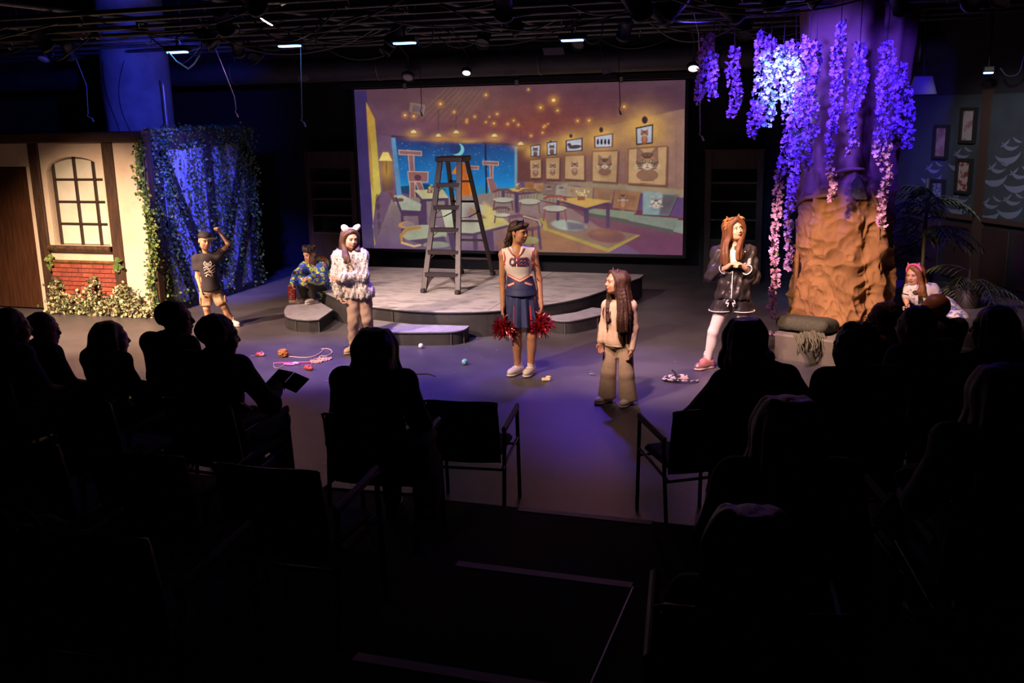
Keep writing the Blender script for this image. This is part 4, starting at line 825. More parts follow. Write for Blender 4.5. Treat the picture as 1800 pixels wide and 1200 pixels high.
# ------------------------------------------------------------------ palms behind the trunk
m_palm = [mat('palm_frond', (.035, .055, .022), .5, c2=(.07, .085, .03), nscale=20), mat('palm_stalk', (.05, .05, .03), .7)]
def palm(base, h, n, seed, label):
    r = np.random.default_rng(seed); t = thing('potted_palm', tuple(base), 0, label, 'plant', 'palms behind the tree trunk')
    for i in range(n):
        a = r.uniform(0, 6.28); L = r.uniform(.38, .66); z0 = h*r.uniform(.25, 1); st = np.array(base)+np.array([0, 0, z0]); dr = np.array([math.cos(a), math.sin(a), 0]); V, Fs = [], []
        pts = [st+dr*L*s_+np.array([0, 0, .30*s_-.75*L*s_**2.2]) for s_ in np.linspace(0, 1, 11)]
        for j in range(1, 11):
            for g in (-1, 1):
                sd = np.cross(dr, [0, 0, 1])*g; tip = pts[j]+(sd*.8+dr*.6)*.20*(1-.5*j/11)+np.array([0, 0, -.10]); m_ = (pts[j]+tip)/2+np.array([0, 0, .02]); wv = dr*.012; b = len(V); V += [pts[j], m_-wv, tip, m_+wv]; Fs += [(b, b+1, b+2), (b, b+2, b+3)]
        fo = link('frond', mesh_np('frond', np.array(V)-np.array(base), np.array(Fs), False, [m_palm[0]]), None, t); MB().tube([p-np.array(base) for p in pts], .006, 5).build('rib', m_palm[1], fo, world=False)
    MB().tube([(0, 0, 0), (0, 0, h)], .022, 7).build('stem', m_palm[1], t, world=False)
    MB().lathe([(.11, 0), (.15, .22), (.14, .22), (.12, .19), (.0, .19)], 18).build('pot', mat('dark_pot', (.03, .025, .02), .6), t, world=False)
palm((.95, 12.55, .36), 1.3, 15, 1, 'dark palm just right of the trunk behind the girl'); palm((1.0, 13.35, .36), 1.4, 14, 2, 'taller dim palm farther back by the pictures'); palm((1.45, 12.4, .36), .45, 8, 5, 'low dark palm on the side platform right of the girl')
# ------------------------------------------------------------------ toys scattered on the floor
yarn_o = mat('orange_yarn', (.62, .22, .04), .9, c2=(.75, .32, .10), nscale=50); yarn_c = mat('cream_yarn', (.62, .42, .28), .9); 
def at(px, py, z=0.): return np.array(onz(px, py, z))
def single(name, mb, m, loc, label, cat, group=None): o = link(name, mb.mesh(name, loc), m, None, tuple(loc)); return tag(o, label, cat, group)
c = at(499, 627); mb = MB(); r_ = np.random.default_rng(5)
for i in range(22):
    ax_ = r_.normal(size=3); u, v, d = basis(ax_); rr_ = .045+r_.uniform(-.004, .004); ctr = c+np.array([0, 0, .05])+r_.normal(size=3)*.006; mb.tube([ctr+rr_*(math.cos(t)*u+math.sin(t)*v)*np.array([1.15, 1.1, .9]) for t in np.linspace(0, 6.283, 17)], .005, 5, False)
mb.ball(c+np.array([0, 0, .048]), (.042, .042, .04)); single('yarn_ball', mb, yarn_o, c, 'orange ball of yarn on the floor left of the white-coated girl', 'yarn')
mb = MB(); mb.tube(smooth_path([at(x, y, .006) for x, y in ((506, 626), (530, 628), (548, 627), (560, 622), (569, 614), (565, 613), (578, 613), (584, 619), (575, 625), (562, 626), (566, 632))], 5), .006, 5); single('yarn_trail', mb, yarn_c, at(540, 626), 'pale loose yarn trailing from the orange ball', 'yarn')
mb = MB(); mb.tube([at(481, 638, .01), at(560, 635.5, .01)], .006, 7); wand = thing('cat_wand', tuple(at(520, 637)), 0, 'pink cat wand toy with feathers lying on the floor', 'toy'); mb.build('stick', mat('pink_plastic', (.75, .12, .38), .4), wand)
MB().tube(smooth_path([at(481, 638, .01), at(482, 645, .006), at(490, 646, .006), at(500, 641, .01)], 5), .003, 5).build('string', yarn_c, wand)
MB().ball(at(508, 640, .015), (.075, .014, .012)).build('feather_tail', mat('violet_feather', (.55, .22, .62), .7), wand); MB().ball(at(520, 638, .018), (.045, .018, .016)).build('feather', mat('pink_feather', (.75, .4, .62), .7), wand)
mb = MB(); c = at(565, 634); r_ = np.random.default_rng(8)
for i in range(9):
    ctr = c+np.array([r_.normal()*.035, r_.normal()*.05, .012]); a = r_.uniform(.03, .06); mb.tube([ctr+np.array([a*math.cos(t), a*.8*math.sin(t), .006*math.sin(3*t)]) for t in np.linspace(0, 6.283, 15)], .006, 5, False)
single('yarn_tangle', mb, mat('tan_yarn', (.66, .38, .16), .9, c2=(.7, .4, .4), nscale=20), c, 'tangled heap of tan yarn at the end of the pink wand', 'yarn')
def mouse(px, py, m, label, s_=1., ang=0.):
    c = at(px, py); t = thing('toy_mouse', tuple(c), ang, label, 'toy', 'toy mice on the floor'); S = Solid(); S.ell((0, 0, .028*s_), (.055*s_, .030*s_, .028*s_), k=.01); S.ell((.04*s_, 0, .024*s_), (.028*s_, .02*s_, .02*s_), k=.015)
    link('body', S.mesh('body', .007), m, t)
    for g in (-1, 1): MB().ball((.03*s_, g*.018*s_, .05*s_), (.010, .012, .012), 8, 5).build('ear', m, t, world=False)
    MB().tube(smooth_path([(-.05*s_, 0, .012), (-.09*s_, .02, .006), (-.12*s_, -.01, .006)], 4), .003, 5).build('tail', m, t, world=False)
m_red = mat('red_toy_plush', (.55, .05, .04), .5, c2=(.65, .12, .10), nscale=30); m_wt = mat('white_toy_plush', (.72, .60, .62), .7)
mouse(457, 626, mat('red_white_toy', (.60, .06, .10), .4, c2=(.75, .6, .6), nscale=22, contrast=(.52, .56)), 'red and white toy mouse left of the orange yarn ball', .9, .3); mouse(542, 650, m_red, 'red toy mouse below the pink wand', 1, -.3); mouse(595, 671, mat('salmon_toy', (.62, .16, .10), .6, c2=(.75, .5, .55), nscale=15), 'salmon coloured toy mouse near the long-haired spectator', 1.15, .2); mouse(604, 686, m_wt, 'white toy mouse beside the long-haired spectator', 1.1, .4)
def ball(px, py, r_, m, label): c = at(px, py); single('ball', MB().ball(c+np.array([0, 0, r_]), r_, 16, 10), m, c, label, 'ball', 'small balls on the floor')
ball(740, 612, .030, mat('white_ball', (.7, .62, .75), .4), 'white little ball near the middle step'); ball(817, 641, .034, mat('teal_ball', (.03, .30, .36), .5, c2=(.35, .6, .6), nscale=40), 'teal little ball on the open floor')
c = at(960, 669); mb = MB(); mb.box(c+np.array([0, 0, .015]), (.09, .06, .03), .4, .01); mb.ball(c+np.array([.02, .02, .035]), (.03, .02, .015)); single('cheese_toy', mb, mat('yellow_toy', (.75, .55, .18), .6, c2=(.8, .7, .5), nscale=40), c, 'yellow and white toy beside the white trainers', 'toy')
def feather(px, py, s_, label, m):
    c = at(px, py); mb = MB(); V = []
    for i in range(9): t = i/8; w_ = .3*math.sin(math.pi*t**.7)+.02; x = (t-.5)*2.2; z = .04+.10*math.sin(t*3)*s_; V += [(x*s_, -w_*s_, z*s_*6+.01), (x*s_, w_*s_, z*s_*6+.004)]
    mb.add([(a+c[0], b+c[1], z+c[2]) for a, b, z in V], [(2*i, 2*i+2, 2*i+3, 2*i+1) for i in range(8)], True); single('feather', mb, m, c, label, 'feather', 'feathers on the floor')
m_f = mat('white_feather', (.75, .68, .72), .8); feather(1042, 660, .05, 'white feather left of the small girl in beige', m_f); feather(549, 586, .05, 'flat pink feather on the floor before the left step', mat('pink_floor_feather', (.5, .32, .4), .8)); feather(608, 610, .045, 'flat violet feather beside the beige boots', mat('lilac_floor_feather', (.42, .34, .5), .8))
rope = thing('rope_toy', tuple(at(1188, 668)), 0, 'coiled black and white rope toy near the pink slipper', 'toy'); mb = MB(); r_ = np.random.default_rng(2)
c = at(1185, 669)
for i in range(4): a = .05+.02*i; mb.tube([c+np.array([a*1.6*math.cos(t)+.02*i, a*math.sin(t), .012+.008*i*abs(math.sin(t))]) for t in np.linspace(.4*i, 5.6+.3*i, 18)], .009, 6)
mb.build('coil', mat('black_white_rope', (.62, .55, .5), .8, c2=(.03, .03, .03), nscale=28, contrast=(.48, .52)), rope); MB().tube(smooth_path([at(1192, 667, .01), at(1189, 658, .05), at(1181, 650, .10)], 5), .007, 6).build('loose_end', mat('black_cord', (.02, .02, .025), .7), rope)
MB().ball(at(1203, 665, .02), (.05, .03, .02)).build('tuft', mat('tan_tuft', (.5, .33, .2), .8), rope)
mb = MB(); mb.tube(smooth_path([at(x, y, .006) for x, y in ((712, 655), (735, 657), (752, 657), (765, 661))], 6), .006, 5); single('black_string', mb, mat('black_cord', (0, 0, 0)), at(740, 657), 'thin black string on the floor right of the long-haired spectator', 'string')
# tiny scraps and flecks scattered over the floor
mb = MB(); r_ = np.random.default_rng(21)
for _ in range(190):
    x, y = r_.uniform(-8.5, .0), r_.uniform(6.6, 11.0)
    if x < -5.2 and y > 10.6: continue
    a, s_ = r_.uniform(0, 3.1), r_.uniform(.003, .011); dx, dy = math.cos(a)*s_*1.6, math.sin(a)*s_*1.6; mb.add([(x-dx, y-dy, .003), (x+dy*.5, y-dx*.5, .003), (x+dx, y+dy, .003), (x-dy*.5, y+dx*.5, .003)], [(0, 1, 2, 3)])
o = mb.build('paper_flecks', mat('pale_fleck', (.42, .38, .42), .8)); tag(o, 'tiny pale flecks littered over the black stage floor', 'litter', None, 'stuff')
# ------------------------------------------------------------------ lighting grid, ducts, lamps
m_pipe = mat('dark_grid_pipe', (.13, .12, .12), .45, .4, c2=(.08, .075, .075), nscale=5); m_cable = mat('black_cable', (.035, .033, .034), .5); m_can = mat('black_lamp_housing', (.014, .013, .014), .5)
m_steel = mat('dull_steel_hook', (.28, .26, .25), .35, .7)
grid = thing('lighting_grid', (-5, 11, 3.6), 0, 'ceiling grid of dark pipes carrying the stage lamps', 'lighting grid')
for y in (8.4, 9.1, 9.9, 10.7, 11.5, 12.4, 13.3, 14.1): MB().tube([(-15, y, 3.68), (5, y, 3.68)], .024, 8).build('grid_pipe', m_pipe, grid)
for x in (-13, -11, -9.2, -7.4, -5.6, -3.8, -2.0, -.2, 1.6): MB().tube([(x, 5.5, 3.74), (x, 15.6, 3.74)], .024, 8).build('cross_pipe', m_pipe, grid)
for y in (6.3, 6.9, 7.7): MB().tube([(-12, y, 3.78), (2, y, 3.78)], .024, 8).build('grid_pipe', m_pipe, grid)
for x in (-14, -10, -6, -2, 2):
    for y in (6.5, 10.7, 14.1): MB().tube([(x, y, 3.68), (x, y, 4.96)], .012, 6).build('hanger_rod', m_pipe, grid)
duct = thing('air_duct', (-5, 14.75, 3.36), 0, 'long dark round air duct across the back of the ceiling', 'duct')
MB().lathe([(.185, -10.5), (.185, 8)], 28, (-5, 14.75, 3.37), axis=(1, 0, 0)).build('duct_tube', mat('dark_duct', (.035, .032, .036), .6, c2=(.05, .045, .05), nscale=3), duct)
for x in (-12, -9.5, -6.9, -4.3, -1.7, .9):
    MB().lathe([(.19, -.02), (.194, -.02), (.194, .02), (.19, .02)], 28, (x, 14.75, 3.37), axis=(1, 0, 0)).build('duct_band', m_pipe, duct)
    MB().tube([(x, 14.75, 3.55), (x, 14.75, 4.96)], .008, 5).build('duct_hanger', m_pipe, duct)
def lamp_housing(loc, d, label, glow=None, lit=True):
    "a can with lens, yoke and clamp; points along d"
    loc = np.array(loc); d = np.array(d); t = thing('stage_lamp', tuple(loc), 0, label, 'stage lamp', 'stage lamps in the grid'); c = loc-d*.06
    MB().lathe([(.0, -.30), (.065, -.30), (.078, -.24), (.078, -.04), (.088, -.04), (.088, .0), (.082, .0), (.075, -.02)], 16, c, axis=d).build('housing', m_can, t)
    u, v, _ = basis(d); up = np.array([0, 0, 1.]); side = np.cross(d, up); side /= max(np.linalg.norm(side), 1e-6); m_ = c-d*.14; tp = m_+up*.2
    mb = MB(); mb.tube([m_+side*.085, m_+side*.095+up*.08, tp+side*.06, tp-side*.06, m_-side*.095+up*.08, m_-side*.085], .008, 5); mb.build('yoke', m_can, t)
    mb = MB(); mb.tube([tp, tp+up*.05], .010, 6); mb.tube([tp+up*.05+np.array([0, .03*math.cos(a), .04+.035*math.sin(a)]) for a in np.linspace(-1.6, 3.2, 9)], .007, 5); mb.build('clamp_hook', m_steel, t)
    mb = MB(); mb.tube(smooth_path([c-d*.30, c-d*.38+up*.02, tp+up*.1+side*.1, tp+up*.1+side*.35], 5), .007, 5); mb.build('power_cable', m_cable, t)
    if glow is not None: MB().lathe([(0, -.012), (.074, -.012)], 16, c, axis=d).build('lens', glow, t)
    return t
nm = {'key_facade': 'aimed at the cottage front', 'key_stage_left': 'aimed at the boy in the cap', 'key_left_centre': 'aimed at the girl in the white coat', 'key_centre': 'aimed at the cheerleader', 'key_right': 'aimed at the two girls on the right', 'key_tree': 'aimed at the tree trunk', 'key_platform': 'aimed at the ladder platform', 'key_side_girl': 'aimed at the girl with pink ears', 'wash_back': 'washing the floor from behind', 'blue_blossom': 'throwing blue on the blossom', 'fill_side_wall': 'added to brighten the pictures on the right wall', 'fill_side_seats': 'added to stand for spill on the side seats', 'fill_right_floor': 'added to tint the floor before the tree', 'fill_left_floor': 'added to brighten the floor before the cottage', 'cyan_blossom': 'throwing cyan on the blossom tops'}
for o, loc, d, house_, colr in LAMPS:
    if house_: lamp_housing(loc-d*.02, d, 'black stage lamp high in the grid '+nm[o.name.split('.')[0]])
def led_bar(p, label, L=.30):
    t = thing('led_lamp', tuple(p), 0, label, 'stage lamp', 'blue LED lamps under the grid')
    MB().box((p[0], p[1], p[2]+.03), (L, .14, .07), 0, .012).build('housing', m_can, t)
    mb = MB()
    MB().box((p[0], p[1]-.0, p[2]-.012), (L*.8, .10, .02), 0, .005).build('lens_bar', mat('blue_led_lens', (.10, .32, 1), .3, emit=14), t)
    mb.tube([(p[0], p[1], p[2]+.06), (p[0], p[1], 3.60), to_pipe(p)], .012, 6); mb.build('clamp_stem', m_can, t)
    MB().tube(smooth_path([(p[0]+.12, p[1], p[2]+.04), (p[0]+.2, p[1], p[2]-.05), (p[0]+.32, p[1], p[2]-.02), (p[0]+.36, p[1], p[2]+.2)], 5), .008, 5).build('power_cable', m_cable, t)
for p, l in zip(BLP, ('blue LED lamp farthest left, above the cottage roof', 'blue LED lamp left of the hanging wire', 'blue LED lamp above the left half of the screen', 'blue LED lamp above the right half of the screen')): led_bar(p, l)
led_bar(onwall(1794, 126, 0)+np.array([-.4, -.45, 0]), 'small cyan LED lamp at the right edge', .12)
# safety chain hanging in a V from the left blue lamp
MB(); ch = [(296, 92), (310, 108), (331, 121), (341, 113), (351, 97)]; mb = MB(); mb.tube([ony(x, y, BLP[0][1]-.05) for x, y in ch], .009, 6); tag(mb.build('safety_cable', mat('pale_cable', (.45, .45, .5), .4)), 'safety cable sagging in a V under the left blue lamp', 'cable')
# practical round lamps
def round_lamp(px, py, Y, r_, em, label):
    p = ony(px, py, Y); t = thing('round_lamp', tuple(p), 0, label, 'lamp', 'small round lamps near the screen top'); ax_ = np.array([.1, -.6, -.9])
    MB().lathe([(0, -.02), (r_*.7, -.016), (r_, 0), (r_*.7, .02), (0, .028)], 18, p, axis=ax_).build('disc', mat('lamp_disc_lit' if em else 'lamp_disc_dull', (1, .93, .85) if em else (.42, .38, .42), .5, emit=em), t)
    MB().lathe([(r_*1.02, -.03), (r_*1.08, -.03), (r_*1.08, .015), (r_*1.02, .015)], 18, p, axis=ax_).build('rim', m_can, t); MB().tube([p+np.array([0, .02, 0.01]), (p[0], p[1]+.05, 3.5), to_pipe(p)], .008, 5).build('stem', m_can, t)
round_lamp(820, 127, 14.4, .075, 3, 'lit white round lamp above the screen centre'); round_lamp(1219, 119, 13.6, .085, 3, 'lit white round lamp left of the blossom'); round_lamp(717, 135, 14.4, .095, 0, 'unlit pale round lamp above the screen'); round_lamp(77, 103, 12.2, .10, 0, 'unlit pale round lamp at the upper left')
# hanging wires
def hang(px, y0, y1, Y, label, kink=6, m_=None):
    a, b, c = ony(px, y0, Y), ony(px+3, y1-8, Y), ony(px+kink, y1, Y); mb = MB(); mb.tube([to_pipe(a), a, b, ony(px+1, y1-4, Y), c], .0055, 5); mb.tube([c, c+np.array([.02, 0, -.05])], .011, 5); tag(mb.build('hanging_wire', m_ or mat('pale_wire', (.42, .38, .36), .5)), label, 'wire', 'wires hanging from the grid')
hang(528, 60, 215, 10.6, 'long pale wire hanging left of the screen'); hang(1087, 90, 195, 13.2, 'thin wire hanging before the right half of the screen', 2, m_cable); hang(738, 90, 198, 13.8, 'thin wire hanging before the left half of the screen', 2, m_cable); hang(1228, 60, 240, 11.9, 'thin wire hanging under the leftmost blossom'); hang(152, 150, 208, 12.6, 'short wire hanging left of the column', 10); hang(412, 170, 200, 12.8, 'short wire hanging right of the column', 4)
# gel sheets and paper
def sheet(px, pts, Y, m_, label):
    P = [ony(x, y, Y) for x, y in pts]; n = np.cross(P[1]-P[0], P[2]-P[0]); n /= np.linalg.norm(n); mb = MB(); k = len(P); mb.add([*P, *[q+n*.004 for q in P]], [tuple(range(k)), tuple(range(2*k-1, k-1, -1))]+[(i, k+i, k+(i+1) % k, (i+1) % k) for i in range(k)])
    t = thing('gel_sheet', tuple(P[0]), 0, label, 'gel sheet', 'gel sheets and papers in the grid'); mb.build('sheet', m_, t); MB().tube([(P[0]+P[1])/2, to_pipe(P[0])], .003, 4).build('tie_wire', m_cable, t)
m_gel = mat('lilac_gel', (.30, .22, .34), .6); m_pap = mat('grey_paper', (.16, .14, .17), .8)
sheet(0, [(118, 62), (138, 46), (166, 48), (146, 70)], 10.2, m_gel, 'lilac gel sheet at the upper left of the grid'); sheet(0, [(953, 85), (990, 83), (992, 96), (957, 97)], 14.0, m_pap, 'grey card on the duct right of centre'); sheet(0, [(884, 124), (905, 123), (909, 127), (898, 132), (886, 131)], 14.3, m_pap, 'small grey card under the duct, left one'); sheet(0, [(1055, 120), (1078, 117), (1082, 126), (1060, 131)], 14.3, m_pap, 'small grey card under the duct, right one'); sheet(0, [(524, 134), (540, 132), (544, 140), (536, 144), (524, 142)], 14.2, m_pap, 'small grey card behind the long pale wire'); sheet(0, [(474, 33), (492, 30), (512, 35), (486, 40)], 10, mat('pinkish_tape', (.32, .22, .24), .7), 'pinkish tape scrap in the grid'); sheet(0, [(407, 14), (416, 15), (420, 28), (411, 25)], 9.6, mat('orange_tape', (.5, .18, .03), .7), 'orange tape scrap in the grid'); sheet(0, [(493, 8), (503, 3), (505, 6), (495, 11)], 9.4, mat('yellow_tape_glow', (.8, .7, .4), .6, emit=.3), 'bright yellow tag at the top of the grid'); sheet(0, [(293, 82), (300, 81), (300, 86), (294, 87)], 11.4, mat('orange_tag', (.85, .35, .12), .6), 'orange tag beside the left blue lamp')  # the yellow tag gets a weak glow of its own
# number tag 59
cu = bpy.data.curves.new('number', 'FONT'); cu.body = '59'; cu.size = .075; to = bpy.data.objects.new('tmp_text', cu); COL.objects.link(to); dg = bpy.context.evaluated_depsgraph_get(); me = bpy.data.meshes.new_from_object(to.evaluated_get(dg)); bpy.data.objects.remove(to)
p = ony(243, 50, 9.88); me.transform(Matrix.Rotation(math.radians(90), 4, 'X')); nt_ = thing('number_tag', tuple(p), math.radians(18), 'black number tag reading 59 on a grid pipe', 'tag'); link('digits', me, mat('white_digits_glow', (.75, .72, .72), .6, emit=.05), nt_, (0, -.008, 0)); MB().box((.045, 0, .025), (.13, .01, .09)).build('plate', m_black, nt_, world=False)  # faint emission added so the digits show in the dark
# tangle of cables and unlit lamp cans in the grid
r_ = np.random.default_rng(31)
for i in range(46):
    x, y = r_.uniform(-12.5, -1.2), float(r_.choice(PIPES)); L = r_.uniform(.6, 2.4); s_ = r_.uniform(.06, .32); yy = r_.normal()*.25
    pts = [(x, y, 3.69), (x+L*.25, y+yy*.3, 3.70-s_*.8), (x+L*.5, y+yy*.6, 3.70-s_), (x+L*.78, y+yy*.8, 3.70-s_*.7), (x+L, to_pipe((0, y+yy))[1], 3.69)]
    o = MB().tube(smooth_path(pts, 6), r_.uniform(.006, .012), 5).build('grid_cable', m_cable if i % 4 else mat('grey_cable', (.16, .14, .14), .5)); tag(o, 'dark cable looping among the ceiling grid pipes', 'cable', 'cables looped in the ceiling grid')
for i in range(34):
    x, y = r_.uniform(-12.5, 1.5), float(r_.choice([8.4, 9.1, 9.9, 10.7, 11.5, 12.4, 13.3])); rr_ = r_.uniform(.035, .06)
    o = MB().tube([(x, y+rr_*math.cos(a), 3.66-rr_+.9*rr_*math.sin(a)) for a in np.linspace(-2.6, 1.2, 10)], .007, 5).build('pipe_hook', m_steel); tag(o, 'small steel hook hanging from a grid pipe', 'hook', 'steel hooks on the grid pipes')
for i, (x, y) in enumerate(((-11.4, 9.9), (-10.6, 10.7), (-9.9, 11.5), (-8.8, 9.9), (-7.9, 12.4), (-7.1, 10.7), (-6.2, 13.3), (-5.3, 11.5), (-4.4, 12.4), (-3.3, 10.7), (-2.6, 12.4), (-1.7, 9.9), (.5, 10.7), (1.2, 9.9), (-.2, 9.1), (-3.0, 9.1), (-5.9, 9.1))):
    a = r_.uniform(0, 6.28); lamp_housing((x, y, 3.46), np.array([math.cos(a)*.7, math.sin(a)*.7, -.7])/.99, 'unlit black stage lamp hanging in the ceiling grid')
# conical white lamp shade right of the trunk
p = ony(1622, 150, 12.8); t = thing('cone_shade', tuple(p), 0, 'pale conical lamp shade right of the trunk top', 'lamp'); MB().lathe([(.10, .10), (.16, -.10), (.155, -.10), (.095, .09)], 24, p).build('shade', mat('pale_shade', (.30, .25, .33), .7), t); MB().tube([p+np.array([0, 0, .09]), (p[0], p[1], 3.75)], .008, 5).build('cord', m_cable, t)
# ------------------------------------------------------------------ people: joints in a frame that faces the camera (x = person's right, y = forward, z = up)
def skin(name, c): return mat('skin_'+name, c, .5, c2=tuple(v*.86 for v in c), nscale=18, spec=.35)
def hairm(name, c, c2): return mat('hair_'+name, c, .45, c2=c2, nscale=30, stretch=(3, 3, .18), bump=.35, bscale=110, spec=.4)
def unit(v): v = np.asarray(v, float); return v/max(np.linalg.norm(v), 1e-9)
def frame_of(J):
    x = unit(J['sR']-J['sL']); z = unit(J['neck']-J['pel']); y = unit(np.cross(z, x)); x = np.cross(y, z); return np.stack([x, y, z], 1)
def frame_hip(J):
    x = unit(J['hR']-J['hL']); z = unit(J['neck']-J['pel']); y = unit(np.cross(z, x)); x = np.cross(y, z); return np.stack([x, y, z], 1)
def torso(S, J, s, ex=0., pelvis=True, wide=1., k=.05):
    R, Rh = frame_of(J), frame_hip(J); ch, pe, ne = J['chest'], J['pel'], J['neck']
    if pelvis: S.ell(pe, np.array([.142*wide, .098, .105])*s+ex, Rh, k*s)
    S.ell(pe*.55+ch*.45, np.array([.116*wide, .082, .14])*s+ex, Rh, k*s)
    S.ell(ch, np.array([.138*wide, .092, .15])*s+ex, R, k*s)
    up = R[:, 2]
    for g in ('sR', 'sL'): S.cone(ne*.55+ch*.45+up*.03*s, J[g], .056*s+ex, .047*s+ex, k*s)
def limb(S, a, b, c, r, ex=0., k=.02): S.cone(a, b, r[0]+ex, r[1]+ex, k); S.cone(b, c, r[1]*1.02+ex, r[2]+ex, k)
def hand(S, w, d, n, right, curl, s, spread=1., thumb=1.):
    d = unit(d); n = unit(n-d*(np.dot(n, d))); a = np.cross(d, n)*(1 if right else -1); L = s
    S.cone(w-d*.01*L, w+d*.03*L, .020*L, .024*L, .012)
    for i, (o, ln) in enumerate(((.026, .95), (.009, 1.), (-.009, .95), (-.026, .78))):
        kn = w+d*.080*L*(1-.04*abs(i-1))+a*o*L; S.cone(w+d*.02*L+a*o*.6*L, kn, .013*L, .0105*L, .010)
        c1 = math.radians(curl*55); d1 = d*math.cos(c1)+n*math.sin(c1)+a*o*1.6*spread; p1 = kn+unit(d1)*.042*ln*L
        c2 = math.radians(curl*135); d2 = d*math.cos(c2)+n*math.sin(c2)+a*o*1.2*spread; p2 = p1+unit(d2)*.038*ln*L
        S.cone(kn, p1, .0095*L, .0085*L, .004); S.cone(p1, p2, .0085*L, .0068*L, .004)
    t0 = w+d*.022*L+a*.018*L; t1 = t0+unit(d*.7+a*.75+n*.25)*.042*L; t2 = t1+unit(d*.95+a*.15*thumb+n*.35)*.034*L; S.cone(t0, t1, .013*L, .010*L, .008); S.cone(t1, t2, .010*L, .0078*L, .005)
def head(S, H, R, hs, ears=True, jaw=1.):
    T = lambda x, y, z: H+R@(np.array([x, y, z])*hs); E = lambda c, r, k=.02, sub=False: S.ell(T(*c), np.array(r)*hs, R, k*hs, sub)
    E((0, -.014, .032), (.074, .094, .081), .03); E((0, .020, -.030), (.060, .070, .078), .04); E((0, .050, -.088), (.028*jaw, .028, .020), .035)
    for g in (-1, 1): E((g*.036, .056, -.030), (.024, .026, .024), .03); E((g*.040, .030, -.070), (.018*jaw, .03, .022), .03)
    E((0, .076, .026), (.048, .014, .012), .02)
    for g in (-1, 1): E((g*.030, .103, .004), (.019, .020, .0125), .012, True)
    S.cone(T(0, .086, .010), T(0, .104, -.022), .0075*hs, .0115*hs, .010*hs); E((0, .094, -.026), (.017, .012, .008), .01); E((0, .088, -.052), (.021, .011, .0085), .012)
    if ears:
        for g in (-1, 1): E((g*.076, -.006, -.004), (.009, .020, .031), .008)
def face(par, H, R, hs, brow, lip, gaze=(0, 0), lids=0, mouth=None, iris=(.03, .018, .012), smile=0.):
    T = lambda x, y, z: H+R@(np.array([x, y, z])*hs)
    for g in (-1, 1):
        MB().ball(T(g*.030, .0775, .003), np.array([.0130, .0130, .0105])*hs, 10, 8, R).build('eye', mat('eye_white', (.62, .58, .54), .25), par, world=False)
        MB().ball(T(g*.030+gaze[0]*.005, .0865, .002+gaze[1]*.004), np.array([.0068, .0055, .0068])*hs, 10, 8, R).build('iris', mat('iris_dark', iris, .15), par, world=False)
        mb = MB(); mb.tube([T(g*.030+(t-.5)*.034, .0905-.012*(2*t-1)**2, .003+(.0100-.0055*lids)*(1-(2*t-1)**2)+.002) for t in np.linspace(0, 1, 7)], .0030*hs, 5); mb.build('eyelid', mat('lash_dark', (.02, .012, .01), .6), par, world=False)
        mb = MB(); mb.tube([T(g*(.012+.040*t), .0945-.024*t*t, .024+.006*math.sin(math.pi*min(1, t*1.15))) for t in np.linspace(0, 1, 7)], [(.0030-.0016*t)*hs for t in np.linspace(0, 1, 7)], 5); mb.build('eyebrow', brow, par, world=False)
    if mouth is None:
        mb = MB(); mb.ball(T(0, .0955, -.0495), np.array([.0205, .006, .0042])*hs, 10, 6, R); mb.ball(T(0, .0955, -.0575), np.array([.0175, .0065, .0050])*hs, 10, 6, R); mb.build('lips', lip, par, world=False)
        MB().tube([T((t-.5)*.044, .1015-.013*(2*t-1)**2, -.0535+smile*.006*(2*t-1)**2) for t in np.linspace(0, 1, 7)], .0014*hs, 4).build('mouth_line', mat('mouth_dark', (.05, .012, .012), .7), par, world=False)
    else:
        MB().ball(T(0, .090, -.058), np.array([.016, .010, .018])*hs, 12, 8, R).build('lips', lip, par, world=False); MB().ball(T(0, .0975, -.058), np.array([.0115, .006, .0125])*hs, 12, 8, R).build('open_mouth', mat('mouth_dark', (.05, .012, .012), .7), par, world=False)
def body(par, J, s, m, hs, RH, vox=.0065, hands=None, headk=None, feet=True, thick=1.):
    "one continuous figure"
    S = Solid(); torso(S, J, s)
    H = J['head']; S.cone(J['neck']-np.array([0, 0, .02]), H+RH@(np.array([0, -.02, -.05])*hs), .046*s*thick, .044*hs, .03)
    for g in 'RL':
        limb(S, J['s'+g], J['e'+g], J['w'+g], (.042*s*thick, .034*s*thick, .0235*s*thick), k=.025)
        limb(S, J['h'+g], J['k'+g], J['a'+g], (.078*s*thick, .050*s*thick, .034*s*thick), k=.03); 
        kn, an = J['k'+g], J['a'+g]; cv = kn*.68+an*.32; S.ell(cv-J['t'+g]*.012*s, np.array([.042, .046, .095])*s*thick, None, .03)
        if feet: S.cone(an+np.array([0, 0, -.02*s])-J['t'+g]*.02*s, an+J['t'+g]*.13*s+np.array([0, 0, -.045*s]), .033*s, .024*s, .02)
        if hands: hand(S, J['w'+g], *hands[g][:2], g == 'R', hands[g][2], s*1.02)
    head(S, H, RH, hs, **(headk or {}))
    return link('body', S.mesh('body', vox), m, par)
def solid_part(par, S, name, m, vox=.008, noise=None, kind=None):
    S.noise = noise; return link(name, S.mesh(name, vox), m, par, kind=kind)
def hem(S, p, d, w_=.13, k=.008):
    "cuts a garment off square beyond p along d"
    u, v, d = basis(d); S.blk(np.array(p)+d*.10, (w_, w_, .10), .001, np.stack([u, v, d], 1), k, True)
